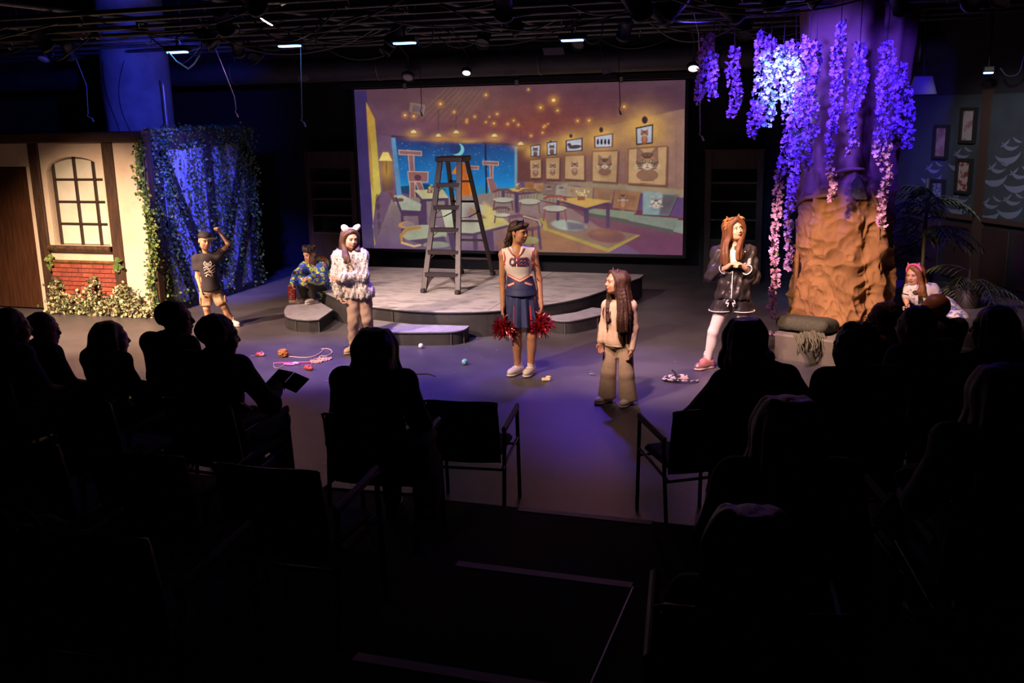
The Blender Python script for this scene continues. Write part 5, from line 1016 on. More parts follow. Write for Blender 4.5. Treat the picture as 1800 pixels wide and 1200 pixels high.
def front_y(S, x, z, y1=.35, y0=-.2, n=120):
    "y of the front-most surface at (x, z)"
    x, z = np.asarray(x, float), np.asarray(z, float); ys = np.linspace(y1, y0, n); P = np.stack([np.repeat(x[:, None], n, 1), np.repeat(ys[None], len(x), 0), np.repeat(z[:, None], n, 1)], -1); D = S.dist(P)
    i = np.argmax(D < 0, 1); i = np.maximum(i, 1); a, b = D[np.arange(len(x)), i-1], D[np.arange(len(x)), i]; return ys[i-1]+(ys[i]-ys[i-1])*a/(a-b+1e-12)
def decal_strip(par, S, pts, w_, name, m, lift=.004):
    P = []
    for (x0, z0), (x1, z1) in zip(pts[:-1], pts[1:]):
        n = max(1, int(math.hypot(x1-x0, z1-z0)/.012)); P += [(x0+(x1-x0)*i/n, z0+(z1-z0)*i/n) for i in range(n)]
    P.append(pts[-1]); P = np.array(P); T = np.gradient(P, axis=0); T /= np.maximum(np.linalg.norm(T, axis=1), 1e-9)[:, None]; N = np.stack([-T[:, 1], T[:, 0]], 1)
    A, B = P+N*w_/2, P-N*w_/2; V = []
    for Q in (A, B): V.append(np.stack([Q[:, 0], front_y(S, Q[:, 0], Q[:, 1])+lift, Q[:, 1]], 1))
    n = len(P); V = np.concatenate(V); Fq = np.array([(i, i+1, n+i+1, n+i) for i in range(n-1)]); return link(name, mesh_np(name, V, Fq), m, par)
def decal_text(par, S, txt, size, x, z, m, name, lift=.005, ang=0., bold=.0, stretch=1.):
    cu = bpy.data.curves.new('lettering', 'FONT'); cu.body = txt; cu.size = size; cu.align_x = 'CENTER'; cu.align_y = 'CENTER'; cu.offset = bold; cu.resolution_u = 2; o = bpy.data.objects.new('lettering', cu); COL.objects.link(o)
    me = bpy.data.meshes.new_from_object(o.evaluated_get(bpy.context.evaluated_depsgraph_get())); bpy.data.objects.remove(o); bm = bmesh.new(); bm.from_mesh(me); bmesh.ops.triangulate(bm, faces=bm.faces); bmesh.ops.subdivide_edges(bm, edges=bm.edges, cuts=1); bm.to_mesh(me); bm.free()
    n = len(me.vertices); V = np.empty(n*3, np.float32); me.vertices.foreach_get('co', V); V = V.reshape(-1, 3); u, v = V[:, 0]*math.cos(ang)-V[:, 1]*math.sin(ang), V[:, 0]*math.sin(ang)+V[:, 1]*math.cos(ang)
    X, Z = x-u, z+v*stretch; Y = front_y(S, X, Z)+lift; me.vertices.foreach_set('co', np.stack([X, Y, Z], 1).astype(np.float32).ravel()); me.update(); return link(name, me, m, par)
def locks(par, name, m, guides, r0, r1, n=5, spread=.012, seed=0, base=None, vox=.0075, k=.014):
    "hair: locks along guide curves, melted into one mass; base(S) may add a cap"
    r = np.random.default_rng(seed); S = Solid()
    if base: base(S)
    for g in guides:
        for j in range(n):
            off = r.normal(size=3)*spread; off[2] *= .3; pts = smooth_path([np.array(p)+off*(.35+.65*i/(len(g)-1))+r.normal(size=3)*.0035 for i, p in enumerate(g)], 4); m_ = len(pts); S.chain(pts, [r0+(r1-r0)*(i/(m_-1))**1.3 for i in range(m_)], k)
    return link(name, S.mesh(name, vox), m, par)
def tube_locks(par, name, m, guides, n, r, spread, seed):
    rr = np.random.default_rng(seed); mb = MB()
    for g in guides:
        for j in range(n):
            off = rr.normal(size=3)*spread; off[2] *= .3; pts = smooth_path([np.array(p)+off*(.5+.6*i/(len(g)-1))+rr.normal(size=3)*.004 for i, p in enumerate(g)], 4); mb.tube(pts, [r*(1-.75*(i/(len(pts)-1))**2) for i in range(len(pts))], 4, False)
    return mb.build(name, m, par, world=False, kind='stuff')
def shoe(par, J, g, s, m, sole, name='shoe', hi=.05, laces=None, fat=1.):
    a, t = J['a'+g], unit(J['t'+g]*np.array([1, 1, 0])); gz = J['ground'+g] if 'ground'+g in J else 0.; side = np.array([t[1], -t[0], 0]); P = lambda f, z: np.array([a[0], a[1], 0])+t*f*s+np.array([0, 0, gz+z*s])
    S = Solid(); R = np.stack([side, t, np.array([0, 0, 1.])], 1); S.cone(P(-.045, .048), P(.02, .052), .036*s*fat, .036*s*fat, .02); S.ell(P(.085, .042), np.array([.044*fat, .088, .040])*s, R, .03); S.cone(P(-.03, .045), P(-.02, .05+hi), .038*s*fat, .035*s*fat, .02); S.blk(P(.05, -.03), (.2, .3, .045*s), .001, R, .004, True)
    o = link(name, S.mesh(name, .007), m, par)
    S2 = Solid(); S2.blk(P(.04, .014), np.array([.036*fat, .10, .014])*s, .012*s, R, .01); S2.ell(P(.10, .014), np.array([.046*fat, .078, .014])*s, R, .01); S2.ell(P(-.03, .014), np.array([.038*fat, .055, .014])*s, R, .01); link('sole', S2.mesh('sole', .006), sole, o)
    if laces:
        mb = MB()
        for i in range(3): f = .06+.03*i; mb.tube([P(f, .076-.012*i)+side*.022*s*q for q in (-1, 0, 1)], .004, 5)
        for q in (-1, 1): mb.tube([P(.055, .084)+side*q*v*s+t*.012*abs(v)*10*s+np.array([0, 0, -.004*v*100*abs(q)*.3])*s for v in (0, .018, .03)], .004, 5)
        mb.build('laces', laces, o, world=False)
    return o
def cat_ears(par, H, R, hs, m, mi, size=.035, at_=(.045, .0, .10), name='cat_ear_headband', tilt=.25, band=True, round_=False):
    T = lambda x, y, z: H+R@(np.array([x, y, z])*hs); t = None; band_m = m
    mb = MB(); mb.tube([T(.088*math.cos(a), -.0+at_[1], .028+.092*math.sin(a)) for a in np.linspace(-.1, math.pi+.1, 17)], .006*hs, 6); b = mb.build(name, band_m, par, world=False)
    for g in (-1, 1):
        if round_:
            S = Solid(); S.ell(T(g*(at_[0]+size*.25), at_[1], at_[2]+size*.35), np.array([size*.60, size*.34, size*.95])*hs, R@rot(0, 0, g*48), .006); link('ear', S.mesh('ear', .007), m, b)
            S = Solid(); S.ell(T(g*(at_[0]+size*.27), at_[1]+size*.24, at_[2]+size*.35), np.array([size*.36, size*.14, size*.62])*hs, R@rot(0, 0, g*48), .006); link('inner_ear', S.mesh('inner_ear', .006), mi, b)
        else:
            a0, a1, a2 = T(g*(at_[0]-size*.55), at_[1], at_[2]+.008), T(g*(at_[0]+size*.6), at_[1], at_[2]-size*.25), T(g*(at_[0]+size*tilt), at_[1], at_[2]+size*1.25); yv = R[:, 1]*size*.35*hs; cc = (a0+a1+a2)/3
            MB().add([a0, a1, a2, cc-yv*.9, cc+yv*.25], [(0, 1, 4), (1, 2, 4), (2, 0, 4), (1, 0, 3), (2, 1, 3), (0, 2, 3)]).build('ear', m, b, world=False)
            MB().add([cc+(q-cc)*.62+yv*.22 for q in (a0, a1, a2)]+[cc+yv*.32], [(0, 1, 3), (1, 2, 3), (2, 0, 3)]).build('inner_ear', mi, b, world=False)
    return b
class Fig:
    "an actor: pixel (ox, oy) on the ground plane z is the origin; P(px, py, y) gives a joint"
    def __init__(f, ox, oy, z, label, name='person', scale=None):
        p = onz(ox, oy, z); f.loc = p; f.s = FPX/((p-CP)@CF); f.ox, f.oy = ox, oy; a = math.atan2(p[0], -p[1]); f.t = thing(name, tuple(p), a, label, 'person'); f.a = a
        f.n = np.array([-math.sin(a), math.cos(a), 0]); f.r = np.array([math.cos(a), math.sin(a), 0])
    def P(f, px, py, y=0.):
        "pixel, and distance towards the camera in front of the origin"
        d = ray(px, py); q = CP+d*(((f.loc-CP)@f.n+y)/(d@f.n)); v = q-f.loc; return np.array([v@f.r, v@f.n, v[2]])
# ================================================================== the actors
V3 = lambda *a: np.array(a, float)
DN = V3(0, 0, -1)
# ------------------------------------------------------------------ cheerleader
def cheerleader():
    f = Fig(918, 656, 0, 'cheerleader in white and navy uniform holding red pompoms'); P = f.P; t = f.t; s = 1.0
    J = dict(pel=P(916, 517, -.01), chest=P(911.5, 463, .0), neck=P(908, 433, -.01), head=P(912, 408, .03), sR=P(884.5, 447, -.01), sL=P(938, 445, -.02), eR=P(883, 494, -.03), eL=P(947, 490, -.05), wR=P(884, 538, .05), wL=P(951, 533, .04), hR=P(904, 522, 0), hL=P(930, 522, 0), kR=P(908, 590, .04), kL=P(935, 590, .03), aR=P(910, 643, -.0), aL=P(933, 645, .03), tR=unit(V3(.55, .84, 0)), tL=unit(V3(.35, .94, 0)))
    J['groundR'] = J['groundL'] = 0.; J['aR'][2] = J['aL'][2] = .085
    RH = rot(62, -8, 3)@np.eye(3); RH = rot(50, -6, 3); hs = .215/.223; m = skin('tan', (.42, .20, .105))
    B = body(t, J, s, m, hs, RH, hands={'R': (V3(.05, .1, -1), V3(-1, .2, 0), .95), 'L': (V3(-.05, .1, -1), V3(1, .2, 0), .95)})
    hm = hairm('black_brown', (.022, .011, .007), (.06, .032, .018)); face(t, J['head'], RH, hs, hm, mat('lips_brown', (.30, .09, .06), .4), gaze=(-.9, .1))
    # uniform top
    m_w = mat('white_uniform', (.62, .56, .51), .7, bump=.1, bscale=50); m_n = mat('navy_uniform', (.022, .028, .10), .65, c2=(.03, .04, .13), nscale=20); m_r = mat('red_trim', (.48, .03, .03), .6)
    S = Solid(); torso(S, J, s, .012, wide=.98); R = frame_of(J); S.cone(J['pel']+V3(0, 0, .02), J['pel']+V3(0, 0, .10), .128, .115, .05)
    nk = J['neck']; x0 = nk[0]
    S.cone(nk+V3(0, .10, -.118), nk+V3(0, .10, .10), .004, .115, .012, True); S.ell(nk+V3(0, 0, .05), (.075, .12, .075), None, .01, True)
    for g, q in (('sR', 1), ('sL', -1)): S.ell(J[g]+V3(q*.050, 0, -.01), (.055, .10, .075), None, .01, True)
    S.blk(J['pel']+V3(0, 0, -.295), (.5, .5, .30), .001, None, .006, True)
    top = solid_part(t, S, 'uniform_top', m_w, .007)
    zc = P(920, 493, .1)[2]; xc = J['chest'][0]*.5+J['pel'][0]*.5
    # navy lower part: a second shell just outside the white, cut along the chevron
    S2 = Solid(); torso(S2, J, s, .016, wide=.98); S2.cone(J['pel']+V3(0, 0, .02), J['pel']+V3(0, 0, .10), .132, .119, .05); S2.cone(J['pel']+V3(0, 0, .0), J['pel']+V3(0, 0, .06), .162, .142, .04); S2.blk(J['pel']+V3(0, 0, -.30), (.5, .5, .30), .001, None, .006, True)
    S3 = Solid(); S3.p = [q for q in S2.p if not q[-1]]
    for q in (-1, 1): a = math.radians(22); Rb = rot(0, 0, q*-22); S2.blk(V3(xc, 0, zc)+Rb@V3(q*.3, 0, .3), (.32, .6, .3), .001, Rb, .004, True)
    S2.blk(V3(xc, 0, zc+.48), (.5, .5, .35), .001, None, .004, True)
    solid_part(top, S2, 'navy_band', m_n, .007); 
    for w_, mm, lf in ((.030, m_r, .006), (.014, m_w, .009)):
        decal_strip(top, S3, [(xc+.125, zc+.055), (xc, zc), (xc-.125, zc+.055)], w_, 'chevron_trim', mm, lf)
        decal_strip(top, S3, [(xc+.125, zc-.055), (xc+.06, zc-.022)], w_*.9, 'chevron_trim', mm, lf); decal_strip(top, S3, [(xc-.125, zc-.05), (xc-.05, zc-.018)], w_*.9, 'chevron_trim', mm, lf)
    for w_, mm, lf, o_ in ((.010, m_r, .004, 0), (.006, m_n, .004, .014)):
        pts = [(nk[0]+.072+o_, nk[2]-.012), (nk[0]+.045+o_*.7, nk[2]-.062), (nk[0], nk[2]-.098-o_), (nk[0]-.045-o_*.7, nk[2]-.062), (nk[0]-.072-o_, nk[2]-.012)]; decal_strip(top, S, pts, w_, 'neck_trim', mm, lf)
    for g, q in (('sR', 1), ('sL', -1)): x_ = J[g][0]+q*-.003; decal_strip(top, S, [(x_-q*.004, J[g][2]+.035), (x_-q*.016, J[g][2]-.03), (x_-q*.004, J[g][2]-.10)], .011, 'armhole_trim', m_r)
    tz = P(915, 461, .1)[2]
    decal_text(top, S, 'CHEER', .066, J['chest'][0]-.006, tz, m_r, 'lettering_outline', .006, 0, .0048, 1.65); decal_text(top, S, 'CHEER', .066, J['chest'][0]-.006, tz, m_n, 'lettering', .011, 0, .0014, 1.65)
    # pleated skirt
    V = []; n = 168; rows = 14; pz = J['pel'][2]; zt, zb = pz+.03, P(916, 571, 0)[2]
    for i in range(rows+1):
        u = i/rows; z = zt+(zb-zt)*u
        for k in range(n):
            th = 2*math.pi*k/n; ph = (th*12/math.pi) % 2; pl = (.5-abs(ph-1))*2; r_ = .146+.040*u+.022*(.25+.75*u)*pl; V.append((J['pel'][0]+r_*1.06*math.cos(th), J['pel'][1]+r_*.86*math.sin(th), z+.004*math.sin(th*5)*u))
    Fq = [(i*n+k, i*n+(k+1) % n, (i+1)*n+(k+1) % n, (i+1)*n+k) for i in range(rows) for k in range(n)]
    me = mesh_np('pleated_skirt', V, Fq, False, [m_n, m_r]); mi = np.array([1 if (k % 14 in (0, 1)) and i > 4 and (k//14) % 2 == 0 else 0 for i in range(rows) for k in range(n)], np.int32); me.polygons.foreach_set('material_index', mi); link('pleated_skirt', me, None, t)
    m_sh = mat('white_leather', (.66, .57, .50), .5); m_so = mat('white_rubber', (.60, .53, .48), .6)
    for g in 'RL': shoe(t, J, g, 1.02, m_sh, m_so, 'trainer', .045, mat('lace_cream', (.72, .62, .5), .8), 1.1)
    for g in 'RL': S = Solid(); S.cone(J['a'+g], J['a'+g]+V3(0, 0, .03), .037, .036, .01); solid_part(t, S, 'sock', m_so, .008)
    # hair: half up, curls falling behind her right shoulder
    H = J['head']; T = lambda x, y, z: H+RH@(V3(x, y, z)*hs)
    def cap(S): S.ell(T(0, -.026, .042), V3(.081, .098, .080)*hs, RH, .01); S.ell(T(0, .06, -.03), V3(.075, .062, .085)*hs, RH, .012, True); S.ell(T(0, .075, .03), V3(.06, .04, .05)*hs, RH, .012, True)
    G = []
    for i in range(15):
        a = -.9+1.8*i/14; st = T(.07*math.sin(a), -.085*math.cos(a), .02); G.append([st, T(.085*math.sin(a), -.115*math.cos(a), -.05), st+V3(.035, -.05, -.16), st+V3(.05, -.06, -.24-.05*math.sin(i)), st+V3(.045, -.07, -.32)])
    for g in (-1, 1): G.append([T(g*.045, .07, .085), T(g*.08, .02, .055), T(g*.07, -.06, .03), T(.02*g, -.105, .02)])
    locks(t, 'curly_hair', hm, G, .014, .006, 4, .012, 3, cap)
    r = np.random.default_rng(1); mb = MB()
    for g in G[:15]:
        for j in range(7):
            off = r.normal(size=3)*.022; path = smooth_path([np.array(p)+off*(.4+.3*i) for i, p in enumerate(g)], 7); ph = r.uniform(0, 6); path = [p+V3(math.sin(i*.9+ph), math.cos(i*.9+ph), 0)*.010*min(1, i/8) for i, p in enumerate(path)]; mb.tube(path, .004, 4, False)
    mb.build('curls', hm, t, world=False, kind='stuff')
    mb = MB()
    for q in (-1, 1): mb.tube([T(q*(.05+.02*math.sin(i*2.0)), .055-.012*i, .088-.004*i+.008*math.cos(i*2)) for i in range(10)], .011, 6)
    mb.build('braids', hm, t, world=False)
    cat_ears(t, H, RH, hs, mat('black_satin_ear', (.02, .018, .02), .3), mat('grey_inner_ear', (.12, .10, .10), .5), .032, (.045, .015, .105))
    MB().ball(T(.081, .0, -.036), .007, 8, 6).build('earring', mat('gold', (.8, .6, .3), .25, 1), t, world=False)
    return f, J
def pompom(c, r_, seed, label):
    t = thing('pompom', tuple(c), 0, label, 'pompom', 'red metallic pompoms'); r = np.random.default_rng(seed); V, Fs = [], []
    for i in range(950):
        d = unit(r.normal(size=3)*V3(1.25, 1.1, .95)); L = r_*r.uniform(.65, 1.05); u, v, _ = basis(d+r.normal(size=3)*.2); w_ = .0055; b = len(V); mid = d*L*.6+u*r.normal()*.01; tip = d*L+r.normal(size=3)*.025+V3(0, 0, -.01)
        V += [d*.02-u*w_, d*.02+u*w_, mid+u*w_, mid-u*w_, tip+v*w_, tip-v*w_]; Fs += [(b, b+1, b+2, b+3), (b+3, b+2, b+4, b+5)]
    link('foil_strips', mesh_np('foil_strips', np.array(V), np.array(Fs), False, [mat('red_foil', (.62, .03, .05), .22, .85, c2=(.75, .10, .12), nscale=40)]), None, t, kind='stuff'); MB().tube([(0, 0, 0), (0, 0, .10), (0, .0, .14)], .013, 8).build('handle', mat('red_handle', (.4, .02, .03), .5), t, world=False)
cf, cJ = cheerleader()
def cw(v): return cf.loc+cf.r*v[0]+cf.n*v[1]+np.array([0, 0, v[2]])
pompom(cw(cJ['wR']+V3(-.012, .025, -.205)), .108, 1, 'red foil pompom in her right hand, left in the picture'); pompom(cw(cJ['wL']+V3(.015, .025, -.205)), .108, 2, 'red foil pompom in her left hand, right in the picture')
# ------------------------------------------------------------------ small girl in beige
def beige_girl():
    f = Fig(1085, 708, 0, 'small girl in beige sweatsuit with long dark hair and open mouth'); P = f.P; t = f.t; s = .80
    J = dict(pel=P(1087, 597, 0), chest=P(1088, 556, -.02), neck=P(1089, 529, -.02), head=P(1082, 496, .02), sR=P(1069, 537, -.09), sL=P(1108, 537, .03), eR=P(1061, 573, -.07), eL=P(1114, 577, .04), wR=P(1056.5, 600, .02), wL=P(1110, 614, .10), hR=P(1077, 605, -.03), hL=P(1097, 605, .02), kR=P(1070, 655, .0), kL=P(1100, 658, .05), aR=P(1066, 697, -.03), aL=P(1104, 703, .04), tR=unit(V3(.7, .7, 0)), tL=unit(V3(.42, .9, 0)))
    J['aR'][2] = J['aL'][2] = .07; J['groundR'] = J['groundL'] = 0.
    RH = rot(-62, 4, 0); hs = .205/.223; m = skin('warm', (.46, .22, .12))
    body(t, J, s, m, hs, RH, hands={'R': (V3(.05, .25, -1), V3(-.3, 1, 0), .45), 'L': (V3(.02, .12, -1), V3(.8, -.2, 0), .55)})
    hm = hairm('dark_chestnut', (.026, .010, .006), (.065, .026, .014)); face(t, J['head'], RH, hs, hm, mat('lips_rose', (.34, .09, .07), .4), gaze=(0, 0), mouth=1)
    mk = mat('beige_knit', (.52, .37, .24), .9, c2=(.46, .32, .20), nscale=40, bump=.08, bscale=160)
    S = Solid(); torso(S, J, s, .024, wide=1.04)
    for g in 'RL': limb(S, J['s'+g], J['e'+g], J['w'+g]*.97+J['e'+g]*.03, (.050, .045, .036), k=.02)
    S.ell(J['pel']+V3(0, 0, -.03), (.135, .112, .075), frame_hip(J), .03); S.ell(J['pel']+V3(0, 0, -.19), (.3, .3, .12), None, .012, True)
    S.ell(J['neck']+V3(0, .01, .05), (.06, .07, .05), None, .012, True)
    sw = solid_part(t, S, 'sweatshirt', mk, .0085, wrinkle(.004, 16, 2, (1, 1, 1.6)))
    mb = Solid(); mb.ell(J['pel']+V3(0, 0, -.045), (.142, .118, .030), frame_hip(J), .01); solid_part(sw, mb, 'waistband', mk, .0085)
    for g in 'RL': mb = Solid(); d = unit(J['w'+g]-J['e'+g]); mb.cone(J['w'+g]-d*.045, J['w'+g]+d*.05, .034, .033, .01); hem(mb, J['w'+g]+d*.004, d, .07); hem(mb, J['w'+g]-d*.04, -d, .07); solid_part(sw, mb, 'cuff', mat('beige_cuff', (.60, .43, .27), .9), .0085)
    S = Solid(); S.ell(J['pel']+V3(0, 0, -.02), (.128, .105, .10), frame_hip(J), .04)
    for g in 'RL': h_ = J['a'+g]*V3(1, 1, 0)+V3(0, 0, -.02); S.cone(J['h'+g], J['k'+g], .080, .074, .03); S.cone(J['k'+g], h_, .074, .092, .02)
    c = (J['aR']+J['aL'])/2; c2_ = (J['hR']+J['hL'])/2; S.cone(V3(c2_[0], c2_[1]-.3, c2_[2]-.12), V3(c2_[0], c2_[1]+.3, c2_[2]-.12), .004, .004, .01, True); S.blk(V3(c[0], 0, .20), (.011, .4, .235), .002, None, .012, True); S.blk(V3(0, 0, -.105), (.5, .5, .15), .001, None, .008, True)
    solid_part(t, S, 'wide_trousers', mk, .0085, wrinkle(.005, 11, 5, (1, 1, .3)))
    m_sh = mat('white_leather', (0, 0, 0)); m_so = mat('white_rubber', (0, 0, 0))
    for g in 'RL': shoe(t, J, g, .86, m_sh, m_so, 'trainer', .03, mat('lace_cream', (0, 0, 0)), 1.15)
    H = J['head']; T = lambda x, y, z: H+RH@(V3(x, y, z)*hs)
    def cap(S): S.ell(T(0, -.022, .044), V3(.084, .102, .083)*hs, RH, .01); S.ell(T(0, .084, -.018), V3(.066, .068, .112)*hs, RH, .015, True)
    G = []
    for i in range(20):
        a = -2.05+4.1*i/19; x, y = .082*math.sin(a), -.030-.082*math.cos(a); st = T(x*.8, y*.75, .085); sh = T(x*1.1, y*1.05, -.03); e = sh-H; lx, ly = e[0], e[1]; zb = J['pel'][2]+.03-H[2]+.04*math.sin(i*2.1)
        G.append([st, T(x*1.08, y*1.05, .04), sh, H+V3(lx*1.25, ly*1.25+.02, -.16), H+V3(lx*1.35, ly*1.1+.05, -.27), H+V3(lx*1.15-.005, ly*.9+.05, zb)])
    for i in range(6): q = i/5; G.append([T(-.03, .04, .1), T(-.082, .025, .03), T(-.092, .015, -.06), H+V3(-.03-.05*q, .12, -.20), H+V3(-.02-.07*q, .155, -.32), H+V3(-.03-.06*q, .15, -.43)])
    for i in range(4): q = i/3; G.append([T(.03, .03, .1), T(.082, .015, .03), T(.088, .0, -.06), H+V3(.02+.02*q, -.055, -.18), H+V3(.05+.02*q, -.02, -.28), H+V3(.06, .02, -.36)])
    locks(t, 'long_hair', hm, G[:20], .018, .007, 4, .013, 5, cap); locks(t, 'front_hair', hm, G[20:], .010, .0035, 8, .016, 7, None, .0065, .007); tube_locks(t, 'hair_strands', hm, G, 6, .0022, .016, 6)
    cat_ears(t, H, RH, hs, mat('black_satin_ear', (0, 0, 0)), mat('brown_inner_ear', (.20, .10, .06), .6), .036, (.045, .01, .108))
beige_girl()
# ------------------------------------------------------------------ girl in black pyjamas
def pyjama_girl():
    f = Fig(1275, 648, 0, 'girl in black satin pyjamas with long hair and clasped hands'); P = f.P; t = f.t; s = .985
    J = dict(pel=P(1288, 520, 0), chest=P(1289, 461, 0), neck=P(1289, 430, -.01), head=P(1291, 402, .02), sR=P(1261, 445, -.02), sL=P(1317, 444, .0), eR=P(1251, 482, .02), eL=P(1324, 484, .03), wR=P(1279, 469, .17), wL=P(1309, 470, .17), hR=P(1276, 525, .0), hL=P(1301, 525, 0), kR=P(1254, 583, .04), kL=P(1312, 586, .04), aR=P(1244, 632, .0), aL=P(1318, 640, -.02), tR=unit(V3(.72, .7, 0)), tL=unit(V3(-.2, .98, 0)))
    J['aR'][2] = J['aL'][2] = .085; J['groundR'] = J['groundL'] = 0.
    RH = rot(30, 4, 7); hs = .215/.223; m = skin('fair', (.56, .31, .20))
    body(t, J, s, m, hs, RH, hands={'R': (V3(-.55, .35, .45), V3(-.35, .1, -.8), .75), 'L': (V3(.55, .35, .5), V3(.3, .1, -.8), .8)})
    hm = hairm('golden_brown', (.075, .027, .010), (.15, .06, .022)); face(t, J['head'], RH, hs, mat('hair_dark_brow', (.05, .02, .012), .6), mat('lips_red', (.42, .10, .09), .4), gaze=(-1, .3))
    mb_ = mat('black_satin', (.020, .015, .014), .40, c2=(.034, .026, .024), nscale=7, bump=.35, bscale=14); m_pipe_ = mat('white_piping', (.72, .68, .64), .6)
    S = Solid(); S.ell(J['chest']+V3(0, .02, .03), (.105, .085, .13), frame_of(J), .03); S.ell(J['neck']+V3(0, 0, .05), (.06, .07, .05), None, .012, True); solid_part(t, S, 'white_top', mat('white_jersey', (.75, .66, .58), .8), .008)
    S = Solid(); torso(S, J, s, .030, wide=1.03)
    for g in 'RL': limb(S, J['s'+g], J['e'+g], J['w'+g], (.060, .060, .047), k=.03); hem(S, J['e'+g]*.25+J['w'+g]*.75, J['w'+g]-J['e'+g], .075); S.ell(J['e'+g]+V3(0, 0, -.02), (.06, .07, .065), None, .03)
    S.cone(J['chest']+V3(0, 0, -.1), J['pel']+V3(0, 0, .03), .13, .160, .05); S.blk(J['pel']+V3(0, 0, -.32), (.5, .5, .30), .001, None, .008, True)
    nk = J['neck']; S.cone(nk+V3(0, .12, -.22), nk+V3(0, .12, .06), .004, .085, .01, True); S.ell(nk+V3(0, .02, .05), (.066, .08, .06), None, .012, True)
    sh = solid_part(t, S, 'satin_shirt', mb_, .0085, wrinkle(.012, 30, 12, (1.2, 1.2, 1.3)))
    xw = J['pel'][0]; decal_strip(sh, S, [(nk[0]+.075, nk[2]-.005), (nk[0]+.105, nk[2]-.07), (nk[0]+.055, nk[2]-.085), (nk[0]+.01, nk[2]-.2)], .008, 'lapel_piping', m_pipe_, .012); decal_strip(sh, S, [(nk[0]-.07, nk[2]-.005), (nk[0]-.12, nk[2]-.055), (nk[0]-.06, nk[2]-.085), (nk[0]-.02, nk[2]-.2)], .008, 'lapel_piping', m_pipe_, .012); decal_strip(sh, S, [(nk[0]-.0, nk[2]-.25), (xw+.015, J['pel'][2]+.0)], .008, 'placket_piping', m_pipe_, .012)
    for g in 'RL':
        c = J['e'+g]*.27+J['w'+g]*.73; u, v, d = basis(J['w'+g]-J['e'+g]); MB().tube([c+.0525*(math.cos(a)*u+math.sin(a)*v) for a in np.linspace(0, 6.283, 18)], .0048, 5, False).build('cuff_piping', m_pipe_, sh, world=False)
    MB().ball(V3(xw+.03, float(front_y(S, [xw+.03], [J['pel'][2]+.07])[0])+.004, J['pel'][2]+.07), .009, 8, 6).build('button', mat('red_button', (.5, .1, .06), .4), sh, world=False)
    S = Solid(); S.ell(J['pel']+V3(0, 0, -.02), (.155, .125, .10), frame_hip(J), .04)
    for g in 'RL': b = J['h'+g]*.55+J['k'+g]*.45; S.cone(J['h'+g], b, .098, .112, .03)
    zc = P(1288, 548, 0)[2]; S.blk(V3(J['pel'][0], 0, zc-.2), (.5, .5, .2), .001, None, .01, True)
    so = solid_part(t, S, 'satin_shorts', mb_, .0085, wrinkle(.010, 26, 4)); 
    for g in 'RL': b = J['h'+g]*.55+J['k'+g]*.45; MB().tube([V3(b[0], b[1], zc+.022)+V3(.117*math.cos(a), .115*math.sin(a), 0) for a in np.linspace(0, 6.283, 26)], .005, 5, False).build('hem_piping', m_pipe_, so, world=False)
    mb = MB(); c = V3(J['pel'][0]+.02, .15, J['pel'][2]-.025)
    for q in (-1, 1): mb.tube(smooth_path([c, c+V3(q*.03, .01, .01), c+V3(q*.045, .01, -.025), c+V3(q*.02, .01, -.02), c+V3(q*.03, .01, -.055)], 4), .007, 5)
    mb.build('waist_bow', m_pipe_, so, world=False)
    S = Solid()
    for g in 'RL': limb(S, J['h'+g], J['k'+g], J['a'+g], (.080*s, .0535*s, .0375*s), .003, .02); cv = J['k'+g]*.68+J['a'+g]*.32; S.ell(cv-J['t'+g]*.012, (.046, .050, .10), None, .03)
    solid_part(t, S, 'white_tights', mat('white_tights', (.66, .55, .48), .75), .0085)
    msk = mat('pink_sock', (.62, .30, .26), .85, c2=(.70, .55, .50), nscale=3, stretch=(0, 0, 18), contrast=(.48, .52)); mfl = mat('pink_fleece', (.55, .20, .19), .95, bump=.8, bscale=120)
    for g in 'RL':
        S = Solid(); a = J['a'+g]; S.cone(a-V3(0, 0, .02), a+V3(0, 0, .07), .044, .044, .01); solid_part(t, S, 'sock', msk, .008)
        o = shoe(t, J, g, 1.0, mat('metallic_slipper', (.50, .22, .20), .3, .5), mat('pale_sole', (.6, .42, .36), .7), 'slipper', .0, None, 1.15)
        S = Solid(); tt = J['t'+g]; S.cone(a*V3(1, 1, 0)-tt*.03+V3(0, 0, .075), a*V3(1, 1, 0)+tt*.06+V3(0, 0, .078), .048, .042, .02); solid_part(o, S, 'fleece_collar', mfl, .008)
    H = J['head']; T = lambda x, y, z: H+RH@(V3(x, y, z)*hs)
    def cap(S): S.ell(T(0, -.022, .042), V3(.082, .100, .082)*hs, RH, .01); S.ell(T(0, .084, -.018), V3(.064, .066, .112)*hs, RH, .015, True)
    G = []
    for i in range(13):
        a = -1.6+3.2*i/12; x, y = .08*math.sin(a), -.03-.08*math.cos(a); sh_ = T(x*1.08, y*1.02, -.04)-H; G.append([T(x*.75, y*.7, .088), T(x*1.05, y, .04), H+sh_, H+V3(sh_[0]*1.2, sh_[1]*1.1-.01, -.17), H+V3(sh_[0]*1.2, sh_[1]-.01, -.27-.02*math.sin(i*3))])
    for i in range(7): q = i/6; G.append([T(.015, .06, .104), T(.072, .045, .045), T(.080, .035, -.05), H+V3(.075+.02*q, .09-.04*q, -.15), H+V3(.075+.035*q, .13-.05*q, -.24), H+V3(.07+.035*q, .135-.05*q, -.345)])
    for i in range(6): q = i/5; G.append([T(-.01, .06, .104), T(-.07, .05, .045), T(-.078, .04, -.05), H+V3(-.05-.02*q, .10-.03*q, -.15), H+V3(-.045-.03*q, .135-.04*q, -.22), H+V3(-.04-.03*q, .14-.04*q, -.29)])
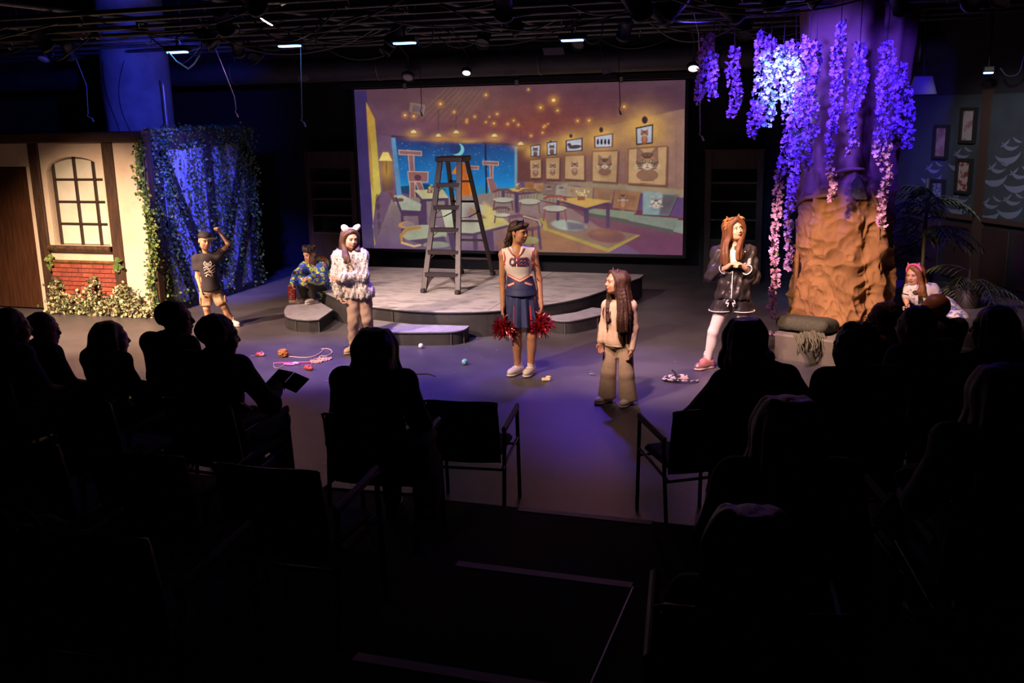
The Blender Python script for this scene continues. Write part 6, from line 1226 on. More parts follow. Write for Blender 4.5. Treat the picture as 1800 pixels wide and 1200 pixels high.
    locks(t, 'long_hair', hm, G, .015, .006, 4, .010, 8, cap); tube_locks(t, 'hair_strands', hm, G, 5, .0024, .012, 9)
    mo = mat('orange_fur', (.55, .22, .06), .9, bump=.8, bscale=120); b = cat_ears(t, H, RH, hs, mo, mat('black_fur', (.03, .02, .018), .9), .045, (.052, .0, .094), tilt=.55)
    mb = MB(); r = np.random.default_rng(4)
    for g in (-1, 1):
        for _ in range(40): p = T(g*r.uniform(.055, .085), r.uniform(-.02, .02), r.uniform(.04, .12)); d = RH@unit(V3(g*.8, r.normal()*.4, r.normal()*.5-.2))*r.uniform(.02, .045); mb.tube([p, p+d*.6, p+d+V3(0, 0, -.008)], [.006, .005, .001], 4, False)
    mb.build('ear_fur', mo, b, world=False, kind='stuff')
pyjama_girl()
# ------------------------------------------------------------------ girl in the fluffy white coat
def white_girl():
    f = Fig(632, 618, 0, 'girl in fluffy white coat and white cat ears'); P = f.P; t = f.t; s = .885
    J = dict(pel=P(631, 516, 0), chest=P(617, 468, .0), neck=P(614, 443, -.01), head=P(616, 419, .03), sR=P(596, 452, -.02), sL=P(635, 450, .0), eR=P(592, 487, -.02), eL=P(637, 484, .06), wR=P(596, 520, .03), wL=P(601, 488, .15), hR=P(622, 520, .0), hL=P(641, 520, 0), kR=P(621, 564, .04), kL=P(645, 562, .02), aR=P(621, 607, .0), aL=P(652, 600, -.06), tR=unit(V3(.62, .78, 0)), tL=unit(V3(.3, .95, 0)))
    J['aR'][2] = J['aL'][2] = .08; J['groundR'] = J['groundL'] = 0.
    RH = rot(22, -10, -3); hs = .215/.223; m = skin('light', (.54, .29, .18))
    body(t, J, s, m, hs, RH, hands={'R': (V3(-.35, .3, -.8), V3(-.8, .3, 0), .5), 'L': (V3(1, -.2, 0), V3(0, -1, -.2), .4)})
    hm = hairm('mid_brown', (.055, .024, .014), (.10, .045, .025)); face(t, J['head'], RH, hs, hm, mat('lips_pink', (.46, .12, .12), .4), gaze=(-.7, -.6), lids=.6)
    S = Solid(); torso(S, J, s, .014); S.ell(J['neck']+V3(0, .02, .05), (.06, .085, .055), None, .012, True); solid_part(t, S, 'cream_top', mat('cream_jersey', (.62, .47, .36), .85), .008)
    mf = mat('white_fluff', (.74, .64, .57), .95, c2=(.60, .50, .44), nscale=50, bump=.9, bscale=110)
    S = Solid(); torso(S, J, s, .040, wide=1.05); S.cone(J['chest']+V3(0, 0, -.08), J['pel']+V3(0, 0, .01), .125, .150, .05)
    for g, q in (('R', .88), ('L', .93)): limb(S, J['s'+g], J['e'+g], J['e'+g]*(1-q)+J['w'+g]*q, (.072, .072, .058), k=.03)
    S.ell(J['pel']+V3(0, 0, -.13), (.35, .35, .105), None, .012, True); nk = J['neck']; S.cone(nk+V3(.0, .14, -.30), nk+V3(.0, .14, .06), .01, .085, .02, True); S.ell(nk+V3(0, .02, .06), (.075, .09, .07), None, .012, True); S.cone(nk+V3(-.03, .16, -.30), J['pel']+V3(.0, .2, -.1), .002, .07, .02, True)
    for g, q in (('L', .93),): S.cone(J['eL'], J['eL']*.07+J['wL']*.93, .072, .058, .02)
    co = solid_part(t, S, 'fluffy_coat', mf, .009, wrinkle(.008, 55, 3)); me = co.data; n = len(me.vertices); r = np.random.default_rng(6); V = np.empty(n*3, np.float32); me.vertices.foreach_get('co', V); V = V.reshape(-1, 3); N = np.empty(n*3, np.float32); me.vertices.foreach_get('normal', N); N = N.reshape(-1, 3); I = r.choice(n, 6500); vv, ff = [], []
    for i in I:
        d = unit(N[i]+r.normal(size=3)*.5+V3(0, 0, -.25)); u, v, _ = basis(d); b = len(vv); p = V[i]-N[i]*.004; L = r.uniform(.009, .019); w_ = .0050; vv += [p+u*w_, p-u*w_*.5+v*w_*.87, p-u*w_*.5-v*w_*.87, p+d*L+r.normal(size=3)*.005]; ff += [(b, b+1, b+3), (b+1, b+2, b+3), (b+2, b, b+3)]
    link('fur_tufts', mesh_np('fur_tufts', np.array(vv), np.array(ff), False, [mf]), None, co, kind='stuff')
    S = Solid(); d = unit(J['wR']-J['eR']); S.cone(J['wR']-d*.03, J['wR']+d*.012, .046, .042, .01); solid_part(co, S, 'knit_cuff', mat('cream_knit', (.62, .48, .34), .9, bump=.5, bscale=90), .009)
    mk = mat('khaki_trousers', (.40, .26, .18), .85, c2=(.33, .21, .145), nscale=9, bump=.15)
    S = Solid(); S.ell(J['pel']+V3(0, 0, -.02), (.125, .10, .095), frame_hip(J), .04)
    for g in 'RL': limb(S, J['h'+g], J['k'+g], J['a'+g]+V3(0, 0, .035), (.085, .066, .050), k=.02)
    solid_part(t, S, 'trousers', mk, .008, wrinkle(.0036, 24, 9, (1, 1, 1.7))); mbt = mat('beige_suede', (.52, .36, .25), .9)
    for g in 'RL': shoe(t, J, g, .93, mbt, mat('tan_sole', (.42, .28, .2), .8), 'ankle_boot', .09, None, 1.1)
    H = J['head']; T = lambda x, y, z: H+RH@(V3(x, y, z)*hs)
    def cap(S): S.ell(T(0, -.022, .042), V3(.080, .098, .081)*hs, RH, .01); S.ell(T(0, .084, -.015), V3(.064, .066, .115)*hs, RH, .015, True)
    G = []
    for i in range(11): a = -1.6+3.2*i/10; x, y = .078*math.sin(a), -.03-.078*math.cos(a); G.append([T(x*.75, y*.7, .086), T(x*1.05, y, .04), T(x*1.1, y*1.05, -.05), H+(T(x*1.15, y, -.1)-H)*V3(1, 1, 1)+V3(0, 0, -.03)])
    for i in range(6): q = i/5; G.append([T(.01, .05, .10), T(.076, .02, .04), T(.082, .005, -.06), H+V3(.055+.02*q, .08, -.13), H+V3(.05+.03*q, .145, -.17), H+V3(.03+.03*q, .165, -.215), H+V3(.045+.02*q, .165, -.245)])
    for i in range(3): q = i/2; G.append([T(-.01, .05, .10), T(-.074, .02, .04), T(-.080, .0, -.06), H+V3(-.06-.01*q, .04, -.13)])
    locks(t, 'brown_hair', hm, G, .014, .006, 4, .010, 8, cap); tube_locks(t, 'hair_strands', hm, G, 6, .0026, .015, 9)
    cat_ears(t, H, RH, hs, mat('white_plush', (.78, .70, .66), .9, bump=.6, bscale=100), mat('pale_pink_plush', (.70, .52, .50), .9), .068, (.050, -.01, .092), round_=True)
    mb = MB(); mb.tube(smooth_path([nk+V3(.05, .03, .02), nk+V3(.03, .11, -.05), nk+V3(.0, .125, -.12), nk+V3(-.025, .115, -.05), nk+V3(-.045, .03, .02)], 6), .0022, 5); mb.ball(nk+V3(0, .127, -.125), .010, 8, 6); mb.build('necklace', mat('dark_cord', (.03, .02, .02), .6), t, world=False)
white_girl()
# ------------------------------------------------------------------ boy in cap with raised fist
def cap_boy():
    f = Fig(385, 574, 0, 'boy in dark cap and black t-shirt raising his fist'); P = f.P; t = f.t; s = .79
    J = dict(pel=P(369, 507, 0), chest=P(363, 470, .0), neck=P(362, 446, -.01), head=P(360, 423, .02), sR=P(346, 455, -.02), sL=P(382, 452, -.01), eR=P(347, 486, -.02), eL=P(401, 428, .02), wR=P(353, 509, .06), wL=P(386, 407, .06), hR=P(361, 511, .0), hL=P(377, 511, 0), kR=P(363, 541, .03), kL=P(393, 538, .05), aR=P(368, 567, -.02), aL=P(409, 564, .0), tR=unit(V3(.3, .95, 0)), tL=unit(V3(-.55, .83, 0)))
    J['aR'][2] = J['aL'][2] = .07; J['groundR'] = J['groundL'] = 0.
    RH = rot(18, -6, -6); hs = .215/.223; m = skin('peach', (.56, .30, .17))
    body(t, J, s, m, hs, RH, hands={'R': (V3(-.2, .2, -1), V3(-.8, .2, 0), .6), 'L': (V3(.35, .35, .75), V3(.6, .5, -.5), 1.15)})
    hm = hairm('black', (.014, .009, .008), (.03, .02, .018)); face(t, J['head'], RH, hs, hm, mat('lips_pink', (0, 0, 0)), gaze=(-.3, -.4), lids=.7, smile=1.)
    mtee = mat('black_tee', (.022, .016, .018), .85, c2=(.030, .022, .024), nscale=14)
    S = Solid(); torso(S, J, s, .022, wide=1.06); S.cone(J['chest']+V3(0, 0, -.1), J['pel']+V3(0, 0, .0), .115, .128, .04)
    for g, q in (('R', .62), ('L', .55)): S.cone(J['s'+g], J['s'+g]*(1-q-.3)+J['e'+g]*(q+.3), .058, .062, .03); hem(S, J['s'+g]*(1-q)+J['e'+g]*q, J['e'+g]-J['s'+g], .09)
    S.ell(J['pel']+V3(0, 0, -.10), (.3, .3, .085), None, .012, True); S.ell(J['neck']+V3(0, .01, .055), (.058, .07, .055), None, .012, True)
    tee = solid_part(t, S, 't_shirt', mtee, .008, wrinkle(.006, 20, 7)); mp = mat('pale_print', (.62, .50, .46), .8); cx, cz = J['chest'][0]-.02, J['chest'][2]-.01; r = np.random.default_rng(12)
    sk = [[(-.05, .075), (-.035, .10), (-.02, .075), (.02, .075), (.035, .10), (.045, .07), (.035, .04), (-.035, .04), (-.05, .075)], [(-.03, .06), (.03, .055)], [(-.06, .02), (-.02, .03), (.02, .0), (.05, .03), (.09, .045)], [(-.055, -.01), (-.02, .01), (.03, -.03), (.085, .005)], [(-.05, -.05), (.0, -.03), (.05, -.05), (.085, -.035)], [(-.045, -.085), (-.01, -.06), (.03, -.09)], [(.035, -.055), (.05, -.095)], [(-.02, -.055), (-.03, -.095)]]
    for l in sk: decal_strip(tee, S, [(cx-x, cz+z) for x, z in l], .009, 'print_stroke', mp, .005)
    mkh = mat('khaki_camouflage', (.42, .27, .15), .85, c2=(.26, .16, .09), nscale=16, contrast=(.42, .62), bump=.2)
    S = Solid(); S.ell(J['pel']+V3(0, 0, -.03), (.122, .10, .09), frame_hip(J), .04)
    for g in 'RL': b = J['h'+g]*.12+J['k'+g]*.88; S.cone(J['h'+g], J['h'+g]*-.15+J['k'+g]*1.15, .074, .078, .02); hem(S, b, J['k'+g]-J['h'+g], .10)
    sh = solid_part(t, S, 'cargo_shorts', mkh, .008, wrinkle(.006, 24, 3))
    for g, q in (('R', 1), ('L', -1)): S = Solid(); c = J['h'+g]*.45+J['k'+g]*.55+V3(q*.070, .015, 0); S.blk(c, (.012, .045, .05), .008, None, .01); solid_part(sh, S, 'cargo_pocket', mkh, .009)
    for g in 'RL':
        S = Solid(); S.cone(J['a'+g], J['a'+g]+V3(0, 0, .035), .033, .032, .01); solid_part(t, S, 'sock', mat('white_rubber', (0, 0, 0)), .008); shoe(t, J, g, .84, mat('white_leather', (0, 0, 0)), mat('white_rubber', (0, 0, 0)), 'trainer', .02)
    H = J['head']; T = lambda x, y, z: H+RH@(V3(x, y, z)*hs)
    def hc(S): S.ell(T(0, -.022, .035), V3(.078, .096, .078)*hs, RH, .01); S.ell(T(0, .085, -.02), V3(.075, .075, .09)*hs, RH, .012, True); S.ell(T(0, 0, -.10), V3(.2, .2, .075)*hs, RH, .012, True)
    S = Solid(); hc(S); solid_part(t, S, 'short_hair', hm, .008)
    S = Solid(); S.ell(T(0, -.012, .055), V3(.088, .104, .074)*hs, RH, .01); S.blk(T(0, 0, -.03), V3(.2, .2, .075)*hs, .001, RH, .006, True); c = solid_part(t, S, 'cap', mat('dark_cap', (.020, .016, .022), .8), .008)
    S = Solid(); S.ell(T(-.06, .085, .050), V3(.075, .075, .010)*hs, RH@rot(35, -6, 0), .01); solid_part(c, S, 'cap_brim', mat('dark_cap', (0, 0, 0)), .007); MB().ball(T(0, -.012, .129), .008, 8, 6).build('cap_button', mat('dark_cap', (0, 0, 0)), c, world=False)
cap_boy()
# ------------------------------------------------------------------ crouching boy in the printed coat
def crouch_boy():
    f = Fig(545, 532, .165, 'crouching boy in bright blue patterned hooded coat'); P = f.P; t = f.t; s = .78
    J = dict(pel=P(568, 508, -.22), chest=P(560, 482, -.08), neck=P(551, 464, -.02), head=P(544, 446, .02), sR=P(538, 470, -.06), sL=P(566, 469, .02), eR=P(522, 484, .06), eL=P(566, 490, .12), wR=P(516, 495, .14), wL=P(545, 489, .24), hR=P(560, 508, -.22), hL=P(573, 509, -.14), kR=P(530, 499, .10), kL=P(548, 497, .18), aR=P(536, 527, -.05), aL=P(552, 529, .06), tR=unit(V3(.85, .5, 0)), tL=unit(V3(.8, .6, 0)))
    J['aR'][2] = J['aL'][2] = .07; J['groundR'] = J['groundL'] = 0.
    RH = rot(-8, -16, -4); hs = .215/.223; m = skin('peach', (0, 0, 0))
    body(t, J, s, m, hs, RH, hands={'R': (V3(.25, .2, -1), V3(-.6, .2, -.3), .6), 'L': (V3(1, .2, -.2), V3(0, -.3, -1), .5)})
    hm = hairm('dark_short', (.020, .013, .013), (.045, .03, .032)); face(t, J['head'], RH, hs, hm, mat('lips_pink', (0, 0, 0)), gaze=(-.2, .3), lids=.3)
    H = J['head']; T = lambda x, y, z: H+RH@(V3(x, y, z)*hs)
    def hc(S): S.ell(T(0, -.022, .040), V3(.081, .099, .082)*hs, RH, .01); S.ell(T(0, .09, -.03), V3(.07, .062, .085)*hs, RH, .012, True); S.ell(T(0, 0, -.115), V3(.2, .2, .075)*hs, RH, .012, True)
    r = np.random.default_rng(3); G = [[T(.06*math.sin(a), -.02+.07*math.cos(a)*.8, .095), T(.07*math.sin(a), .02+.075*math.cos(a), .108), T(.075*math.sin(a), .035+.07*math.cos(a), .075+.01*r.normal())] for a in np.linspace(-2, 2, 15)]
    locks(t, 'short_hair', hm, G, .012, .004, 4, .010, 2, hc)
    # patterned coat material: blue ground with lime, red and violet blobs
    mm = bpy.data.materials.new('patterned_fleece'); mm.use_nodes = True; nt = mm.node_tree; b = nt.nodes['Principled BSDF']; b.inputs['Roughness'].default_value = .9; tc = nt.nodes.new('ShaderNodeTexCoord'); prev = None
    def layer(scale, thr, col, prev, seed, soft=.01, inv=False):
        mp = nt.nodes.new('ShaderNodeMapping'); mp.inputs['Location'].default_value = (seed*3.1, seed*1.7, seed); nt.links.new(tc.outputs['Object'], mp.inputs[0]); v = nt.nodes.new('ShaderNodeTexVoronoi'); v.inputs['Scale'].default_value = scale; nt.links.new(mp.outputs[0], v.inputs['Vector']); rr = nt.nodes.new('ShaderNodeValToRGB'); rr.color_ramp.elements[0].position = thr-soft; rr.color_ramp.elements[0].color = (1, 1, 1, 1); rr.color_ramp.elements[1].position = thr+soft; rr.color_ramp.elements[1].color = (0, 0, 0, 1); nt.links.new(v.outputs['Distance'], rr.inputs[0])
        mx = nt.nodes.new('ShaderNodeMix'); mx.data_type = 'RGBA'; nt.links.new(rr.outputs[0], mx.inputs[0]); mx.inputs[7].default_value = (*col, 1)
        if prev is None: mx.inputs[6].default_value = (.030, .10, .50, 1)
        else: nt.links.new(prev, mx.inputs[6])
        return mx.outputs[2]
    prev = layer(14, .50, (.04, .09, .14), prev, 0); prev = layer(14, .44, (.46, .60, .10), prev, 0); prev = layer(14, .18, (.10, .24, .05), prev, 0); prev = layer(12, .30, (.05, .03, .04), prev, 5); prev = layer(12, .26, (.62, .08, .04), prev, 5); prev = layer(19, .24, (.30, .16, .55), prev, 9); prev = layer(22, .20, (.55, .62, .66), prev, 14); nt.links.new(prev, b.inputs['Base Color'])
    S = Solid(); torso(S, J, s, .045, wide=1.1)
    for g, q in (('R', .92), ('L', .95)): limb(S, J['s'+g], J['e'+g], J['e'+g]*(1-q)+J['w'+g]*q, (.070, .066, .056), k=.03)
    S.cone(J['pel'], J['kL']*.75+J['pel']*.25+V3(0, 0, .03), .14, .085, .05); S.cone(J['pel'], J['kR']*.75+J['pel']*.25+V3(0, 0, .03), .14, .085, .05); S.cone(J['kL']+V3(-.01, 0, .03), J['kR']+V3(0, 0, .03), .07, .07, .04); S.ell(J['pel']+V3(-.03, .02, -.04), (.17, .17, .13), None, .05); S.ell(J['neck']+V3(.01, .05, .03), (.055, .085, .07), None, .015, True)
    S.noise = None; co = solid_part(t, S, 'patterned_coat', mm, .0085, wrinkle(.007, 20, 2))
    S = Solid(); hb = J['neck']+V3(-.11, -.07, -.0); S.ell(hb, (.105, .085, .095), rot(0, 20, -30), .03); S.ell(J['neck']+V3(-.06, -.02, .0), (.06, .06, .05), None, .03); solid_part(co, S, 'hood', mat('lime_red_hood', (.42, .55, .10), .9, c2=(.60, .12, .05), nscale=9, contrast=(.55, .58)), .0085)
    S = Solid(); c = J['chest']+V3(.03, .115, .06); S.ell(c, (.035, .02, .09), None, .01); solid_part(co, S, 'dark_shirt_front', mat('black_tee', (0, 0, 0)), .008)
    mt = mat('dark_trousers', (.020, .016, .016), .8); S = Solid()
    for g in 'RL': limb(S, J['h'+g], J['k'+g], J['a'+g]+V3(0, 0, .01), (.075, .060, .048), k=.02)
    solid_part(t, S, 'trousers', mt, .0085, wrinkle(.006, 25, 1))
    for g in 'RL': shoe(t, J, g, .88, mat('grey_canvas', (.10, .085, .08), .8, c2=(.40, .34, .30), nscale=9, contrast=(.48, .52)), mat('white_rubber', (0, 0, 0)), 'trainer', .02, None, 1.1)
crouch_boy()
pb = onz(514.5, 531, .165); pop = thing('popcorn_box', tuple(pb), .25, 'tall red and white snack box under the crouching boy\'s hand', 'box')
mb = MB(); V = [(-.042, -.030, 0), (.042, -.030, 0), (.042, .030, 0), (-.042, .030, 0), (-.050, -.036, .225), (.050, -.036, .225), (.050, .036, .225), (-.050, .036, .225)]; mb.add(V, [(3, 2, 1, 0), (0, 1, 5, 4), (1, 2, 6, 5), (2, 3, 7, 6), (3, 0, 4, 7), (4, 5, 6, 7)]); mb.build('carton', mat('red_carton', (.50, .04, .03), .6), pop, world=False)
MB().bx(-.0435, .0435, -.0335, -.0305, .0, .035).build('cream_base_band', mat('cream_print', (.68, .58, .42), .6), pop, world=False)
for i in range(5): a = RNG.uniform(-.03, .03); MB().box((a*.6, -.0345-.0002*i, .06+.03*i), (.03, .002, .012), 0).build('printed_stroke', mat('cream_print', (0, 0, 0)), pop, world=False)
mb = MB()
for i in range(26): mb.ball((RNG.uniform(-.04, .04), RNG.uniform(-.028, .028), .222+RNG.uniform(0, .02)), RNG.uniform(.008, .013), 6, 5)
mb.build('popcorn', mat('popcorn', (.75, .66, .50), .8), pop, world=False, kind='stuff')
# ------------------------------------------------------------------ girl with pink ears half lying on the side platform
def pink_girl():
    f = Fig(1612, 545, .36, 'girl with pink cat ears leaning on the side platform in a floral dress'); P = f.P; t = f.t; s = .93
    J = dict(pel=P(1655, 546, -.05), chest=P(1622, 518, .02), neck=P(1612, 502, .04), head=P(1607, 482, .07), sR=P(1597, 508, .02), sL=P(1640, 508, .02), eR=P(1592, 526, .05), eL=P(1652, 528, .03), wR=P(1596, 538, .11), wL=P(1640, 545, .15), hR=P(1650, 550, .02), hL=P(1664, 548, -.04), kR=P(1684, 565, .22), kL=P(1694, 568, .12), aR=P(1693, 606, .30), aL=P(1716, 600, .25), tR=unit(V3(-.5, .8, -.1)), tL=unit(V3(-.6, .7, -.1)))
    J['wR'][2] = max(J['wR'][2], .03); J['groundR'] = J['aR'][2]-.08; J['groundL'] = J['aL'][2]-.08
    RH = rot(-24, -10, 3); hs = .215/.223; m = skin('rosy', (.60, .34, .26))
    body(t, J, s, m, hs, RH, hands={'R': (V3(.35, .9, -.1), V3(0, -.1, -1), .15), 'L': (V3(.6, .6, -.2), V3(0, -.1, -1), .2)})
    hm = hairm('auburn', (.16, .055, .022), (.26, .11, .045)); face(t, J['head'], RH, hs, mat('brow_auburn', (.12, .05, .03), .7), mat('lips_red', (0, 0, 0)), gaze=(.5, 0), lids=.4)
    md = mat('floral_dress', (.66, .60, .62), .8, c2=(.10, .14, .40), nscale=19, contrast=(.52, .60), bump=.1)
    S = Solid(); torso(S, J, s, .022)
    for g in 'RL': S.cone(J['s'+g], J['s'+g]*.45+J['e'+g]*.55, .058, .066, .03)
    S.cone(J['chest'], J['pel'], .11, .15, .05); S.cone(J['pel'], J['kR'], .15, .12, .05); S.cone(J['pel'], J['kL'], .15, .10, .05); S.cone(J['kR'], J['kR']*.5+J['aR']*.5, .12, .10, .05); S.ell(J['neck']+V3(0, .01, .05), (.06, .07, .05), None, .012, True)
    dr = solid_part(t, S, 'floral_dress', md, .0085, wrinkle(.006, 18, 2)); mbk = mat('black_trim', (.015, .012, .014), .5)
    for g in 'RL':
        c = J['s'+g]*.43+J['e'+g]*.57; u, v, d = basis(J['e'+g]-J['s'+g]); MB().tube([c+.068*(math.cos(a)*u+math.sin(a)*v) for a in np.linspace(0, 6.283, 18)], .007, 5, False).build('sleeve_trim', mbk, dr, world=False)
    nk = J['neck']; mb = MB(); c = nk+V3(-.02, .105, -.06)
    for q in (-1, 1): mb.tube(smooth_path([c, c+V3(q*.03, .012, .02), c+V3(q*.06, .005, .0), c+V3(q*.03, .012, -.012), c], 4), .008, 6)
    mb.tube(smooth_path([c, c+V3(-.01, .02, -.06), c+V3(-.015, .02, -.13)], 4), .011, 6); mb.tube(smooth_path([c, c+V3(-.03, .02, -.05), c+V3(-.045, .02, -.11)], 4), .010, 6); mb.build('neck_bow', mbk, dr, world=False)
    for g in 'RL': shoe(t, J, g, .9, mat('black_shoe', (.02, .018, .018), .4), mat('black_shoe', (0, 0, 0)), 'shoe', .0)
    H = J['head']; T = lambda x, y, z: H+RH@(V3(x, y, z)*hs)
    def cap(S): S.ell(T(0, -.022, .042), V3(.082, .100, .082)*hs, RH, .01); S.ell(T(0, .084, -.018), V3(.064, .066, .112)*hs, RH, .015, True)
    G = []
    for i in range(13): a = -1.6+3.2*i/12; x, y = .08*math.sin(a), -.03-.08*math.cos(a); e = T(x*1.1, y, -.04)-H; G.append([T(x*.75, y*.7, .088), T(x*1.06, y, .04), H+e, H+V3(e[0]*1.3+.01*math.sin(i*3), e[1]*1.1, -.13), H+V3(e[0]*1.4-.01, e[1]+.02, -.19)])
    for i in range(6): q = i/5; G.append([T(-.02, .06, .10), T(-.075, .045, .04), T(-.085, .03, -.06), H+V3(-.08-.03*q, .06, -.13), H+V3(-.06-.05*q, .09, -.17), H+V3(-.09-.04*q, .08, -.22)])
    locks(t, 'wavy_hair', hm, G, .016, .007, 4, .014, 8, cap); tube_locks(t, 'hair_strands', hm, G, 6, .0028, .018, 9)
    mp = mat('pink_plush', (.72, .13, .34), .9, bump=.7, bscale=100); cat_ears(t, H, RH, hs, mp, mat('deep_pink_plush', (.55, .07, .20), .9), .042, (.055, .0, .094), tilt=.35)
    S = Solid(); S.chain([T(.090*math.cos(a), .0, .028+.094*math.sin(a)) for a in np.linspace(0, math.pi, 12)], .011, .01); solid_part(t, S, 'plush_band', mp, .007)
pink_girl()
# ================================================================== the audience: stacking armchairs and seated spectators
m_cfab = mat('blue_black_upholstery', (.04, .05, .16), .9, c2=(.03, .035, .12), nscale=80, bump=.2, bscale=200); m_cback = mat('black_chair_shell', (.010, .010, .013), .5); m_cmet = mat('black_chair_tube', (.020, .022, .035), .3, .6); m_arm = mat('black_arm_pad', (.012, .013, .022), .45)
def make_chair_meshes():
    D = {}
    D['seat'] = [(MB().box((0, .02, .452), (.46, .44, .055), 0, .022).mesh('seat'), m_cfab)]
    mb = MB(); n = 9; V = []
    for j, (z, y0) in enumerate(((.415, -.205), (.44, -.222), (.62, -.250), (.80, -.285), (.845, -.292))):
        for i in range(n): u = 2*i/(n-1)-1; V.append((u*.235*(1 if 0 < j < 4 else .96), y0-.028*(1-u*u), z))
    for j, (z, y0) in enumerate(((.415, -.205), (.44, -.222), (.62, -.250), (.80, -.285), (.845, -.292))):
        for i in range(n): u = 2*i/(n-1)-1; V.append((u*.235*(1 if 0 < j < 4 else .96), y0-.028*(1-u*u)+.03, z))
    Fs = []; o = 5*n
    for j in range(4):
        for i in range(n-1): Fs += [(j*n+i+1, j*n+i, j*n+n+i, j*n+n+i+1), (o+j*n+i, o+j*n+i+1, o+j*n+n+i+1, o+j*n+n+i)]
        Fs += [(j*n, o+j*n, o+j*n+n, j*n+n), (j*n+n-1, j*n+2*n-1, o+j*n+2*n-1, o+j*n+n-1)]
    for i in range(n-1): Fs += [(i, i+1, o+i+1, o+i), (4*n+i+1, 4*n+i, o+4*n+i, o+4*n+i+1)]
    D['backrest'] = [(MB().add(V, Fs, True).mesh('backrest'), m_cback)]
    D['leg'] = []; D['armrest'] = []; D['side_rail'] = []
    for s_ in (-1, 1):
        x = s_*.265
        D['leg'] += [(MB().tube([(x, .262, .0), (x, .225, .66)], .0135, 8).mesh('leg'), m_cmet), (MB().tube([(x, -.26, .0), (x, -.185, .64)], .0135, 8).mesh('leg'), m_cmet)]
        D['armrest'].append((MB().bar((x, -.215, .640), (x, .245, .675), .048, .028, hint=(1, 0, 0), bev=.01).mesh('armrest'), m_arm)); D['side_rail'].append((MB().tube([(x, -.27, .395), (x, .24, .455)], .011, 7).mesh('side_rail'), m_cmet))
    D['stretcher'] = [(MB().tube([(-.265, .235, .40), (.265, .235, .40)], .010, 7).mesh('stretcher'), m_cmet), (MB().tube([(-.265, -.215, .37), (.265, -.215, .37)], .010, 7).mesh('stretcher'), m_cmet)]
    D['back_rim'] = [(MB().tube(smooth_path([(-.237, -.215, .42), (-.24, -.25, .62), (-.238, -.285, .81), (-.225, -.296, .850), (0, -.318, .852), (.225, -.296, .850), (.238, -.285, .81), (.24, -.25, .62), (.237, -.215, .42)], 3), .008, 6).mesh('back_rim'), m_cmet)]
    for L in D.values():
        for me, m_ in L: me.materials.append(m_)
    return D
CH = make_chair_meshes()
def chair(x, y, z, deg, label, rim=True):
    t = thing('stacking_armchair', (x, y, z), math.radians(deg), label, 'chair', 'audience armchairs')
    for nm_, L in CH.items():
        for me, m_ in L: link(nm_, me, None, t)
chair(-2.31, 6.12, 0, 6, 'empty black armchair in the front row left of the aisle')
chair(-.86, 6.30, 0, 32, 'black armchair in the front row right of the aisle, beside the widest silhouette')

chair(-4.25, 4.98, .2, -6, 'empty black armchair between the left-edge spectator and the one with the booklet'); 
chair(-2.90, 3.75, .4, 2, 'empty black armchair two rows behind the spectator with the booklet'); chair(-2.24, 3.74, .4, 2, 'empty black armchair directly behind the long-haired woman'); chair(-3.55, 3.75, .4, 0, 'empty black armchair in the third row at the left edge')
chair(-2.82, 2.60, .6, 0, 'black armchair holding a bag and a yellow sunflower'); chair(-2.18, 2.60, .6, 2, 'empty black armchair in the nearest row beside the sunflower')

chair(.52, 4.86, .2, 20, 'black armchair with a dark jacket over its back, right of the aisle')
